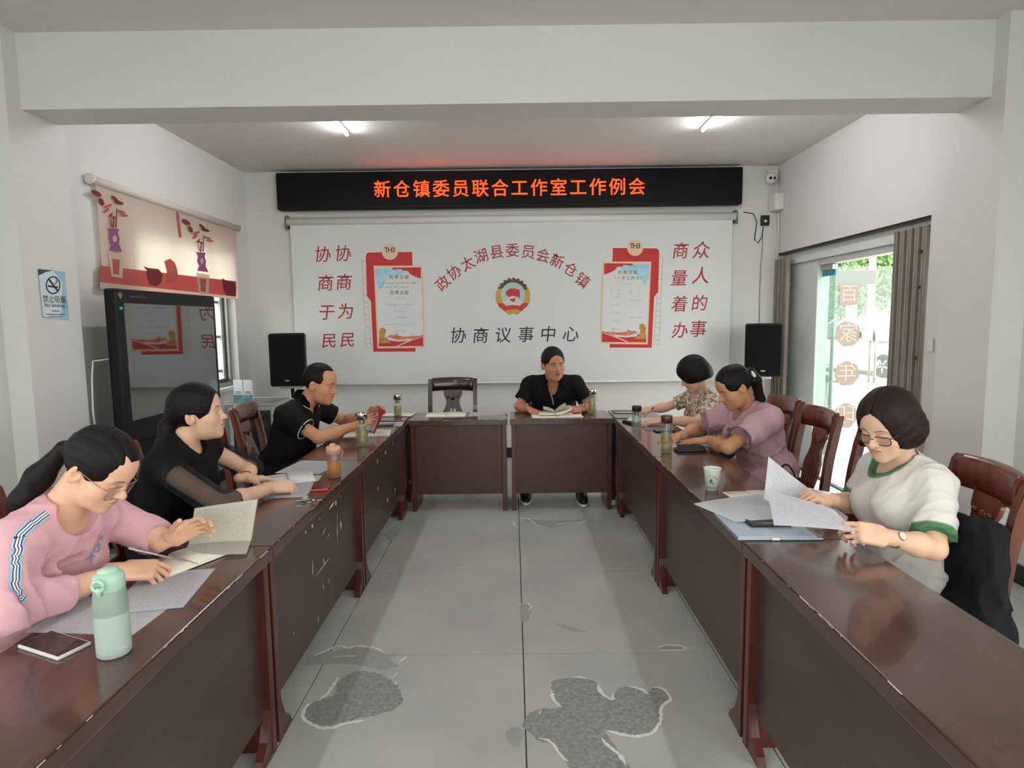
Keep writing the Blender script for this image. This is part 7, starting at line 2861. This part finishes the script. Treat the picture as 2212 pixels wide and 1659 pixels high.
car('white saloon car facing the door with a blue number plate', 10.55, 18.3, radians(196))
car('white car parked further left behind the door stickers', 5.6, 21.5, radians(250))
bp_ = thing('barrier_pole', 'yellow barrier arm in front of the parked cars', 'barrier', (8.0, 16.8, -.125))
box('post', (-1.9, -.06, 0), (-1.78, .06, 1.0), mat('barrier_grey', '8a8c8c', .5), bp_)
box('arm', (-1.9, -.04, .80), (.35, .04, 1.0), mat('barrier_yellow', 'd8c04a', .5), bp_, .01)
up = thing('utility_pole', 'white utility pole between the trees', 'pole', (13.4, 23.2, -.125))
tubeobj('shaft', [(0, 0, 0), (0, 0, 7.5)], [.14, .10], M_white, up, 12)
box('cross_arm', (-.8, -.05, 4.6), (.8, .05, 4.7), M_dalu, up)
ss = thing('sign_stand', 'dark display stand standing outside the glass door', 'stand', (4.95, 9.55, -.012))
tubeobj('pole', [(0, 0, .03), (0, 0, 1.38)], .03, M_dalu, ss, 10)
lathe('base', [(0, 0), (.26, 0), (.27, .015), (.24, .03), (.03, .05)], M_dalu, ss, 24)
box('tray', (-.24, -.10, .55), (.24, .10, .58), M_dalu, ss, .004)
lp = thing('lamp_bracket', 'black topped lamp post seen through the glass', 'lamp', (9.3, 17.0, -.125))
box('post', (-.10, -.1, 0), (.10, .1, 2.55), mat('post_grey', 'a9b3b0', .6), lp)
box('cap', (-.75, -.14, 2.55), (.55, .14, 2.92), M_dalu, lp, .02)
tp = thing('potted_climber', 'small potted climbing plant on a wire obelisk outside the door', 'plant', (3.50, 6.85, -.012))
lathe('pot', [(0, 0), (.045, 0), (.062, .13), (.066, .13), (.066, .145), (.058, .145), (.052, .02), (0, .02)], mat('pot_grey', '8d9a92', .6), tp, 20)
for k in range(4):
    a = pi / 4 + k * pi / 2
    tubeobj('wire', [(.05 * cos(a), .05 * sin(a), .10), (.012 * cos(a), .012 * sin(a), .84)], .0035, M_dalu, tp, 6)
bm = bmesh.new()
bmesh.ops.create_uvsphere(bm, u_segments=12, v_segments=8, radius=.025, matrix=Matrix.Translation((0, 0, .88)) @ Matrix.Diagonal((1, 1, 1.6, 1)))
obj('finial', bm, M_dalu, tp, True)
rg_ = random.Random(4)
M_vine = mat('vine_leaf', '4f6f3f', .6)
for k in range(34):
    z = rg_.uniform(.12, .62)
    a = rg_.uniform(0, 6.28)
    r = rg_.uniform(.03, .09)
    p = Vector((r * cos(a), r * sin(a), z))
    d = Vector((cos(a), sin(a), rg_.uniform(-.3, .6))).normalized() * .03
    s = d.cross(Vector((0, 0, 1))).normalized() * .011
    raw('leaf', [p, p + d * .5 + s, p + d, p + d * .5 - s], [(0, 1, 2, 3)], M_vine, tp)
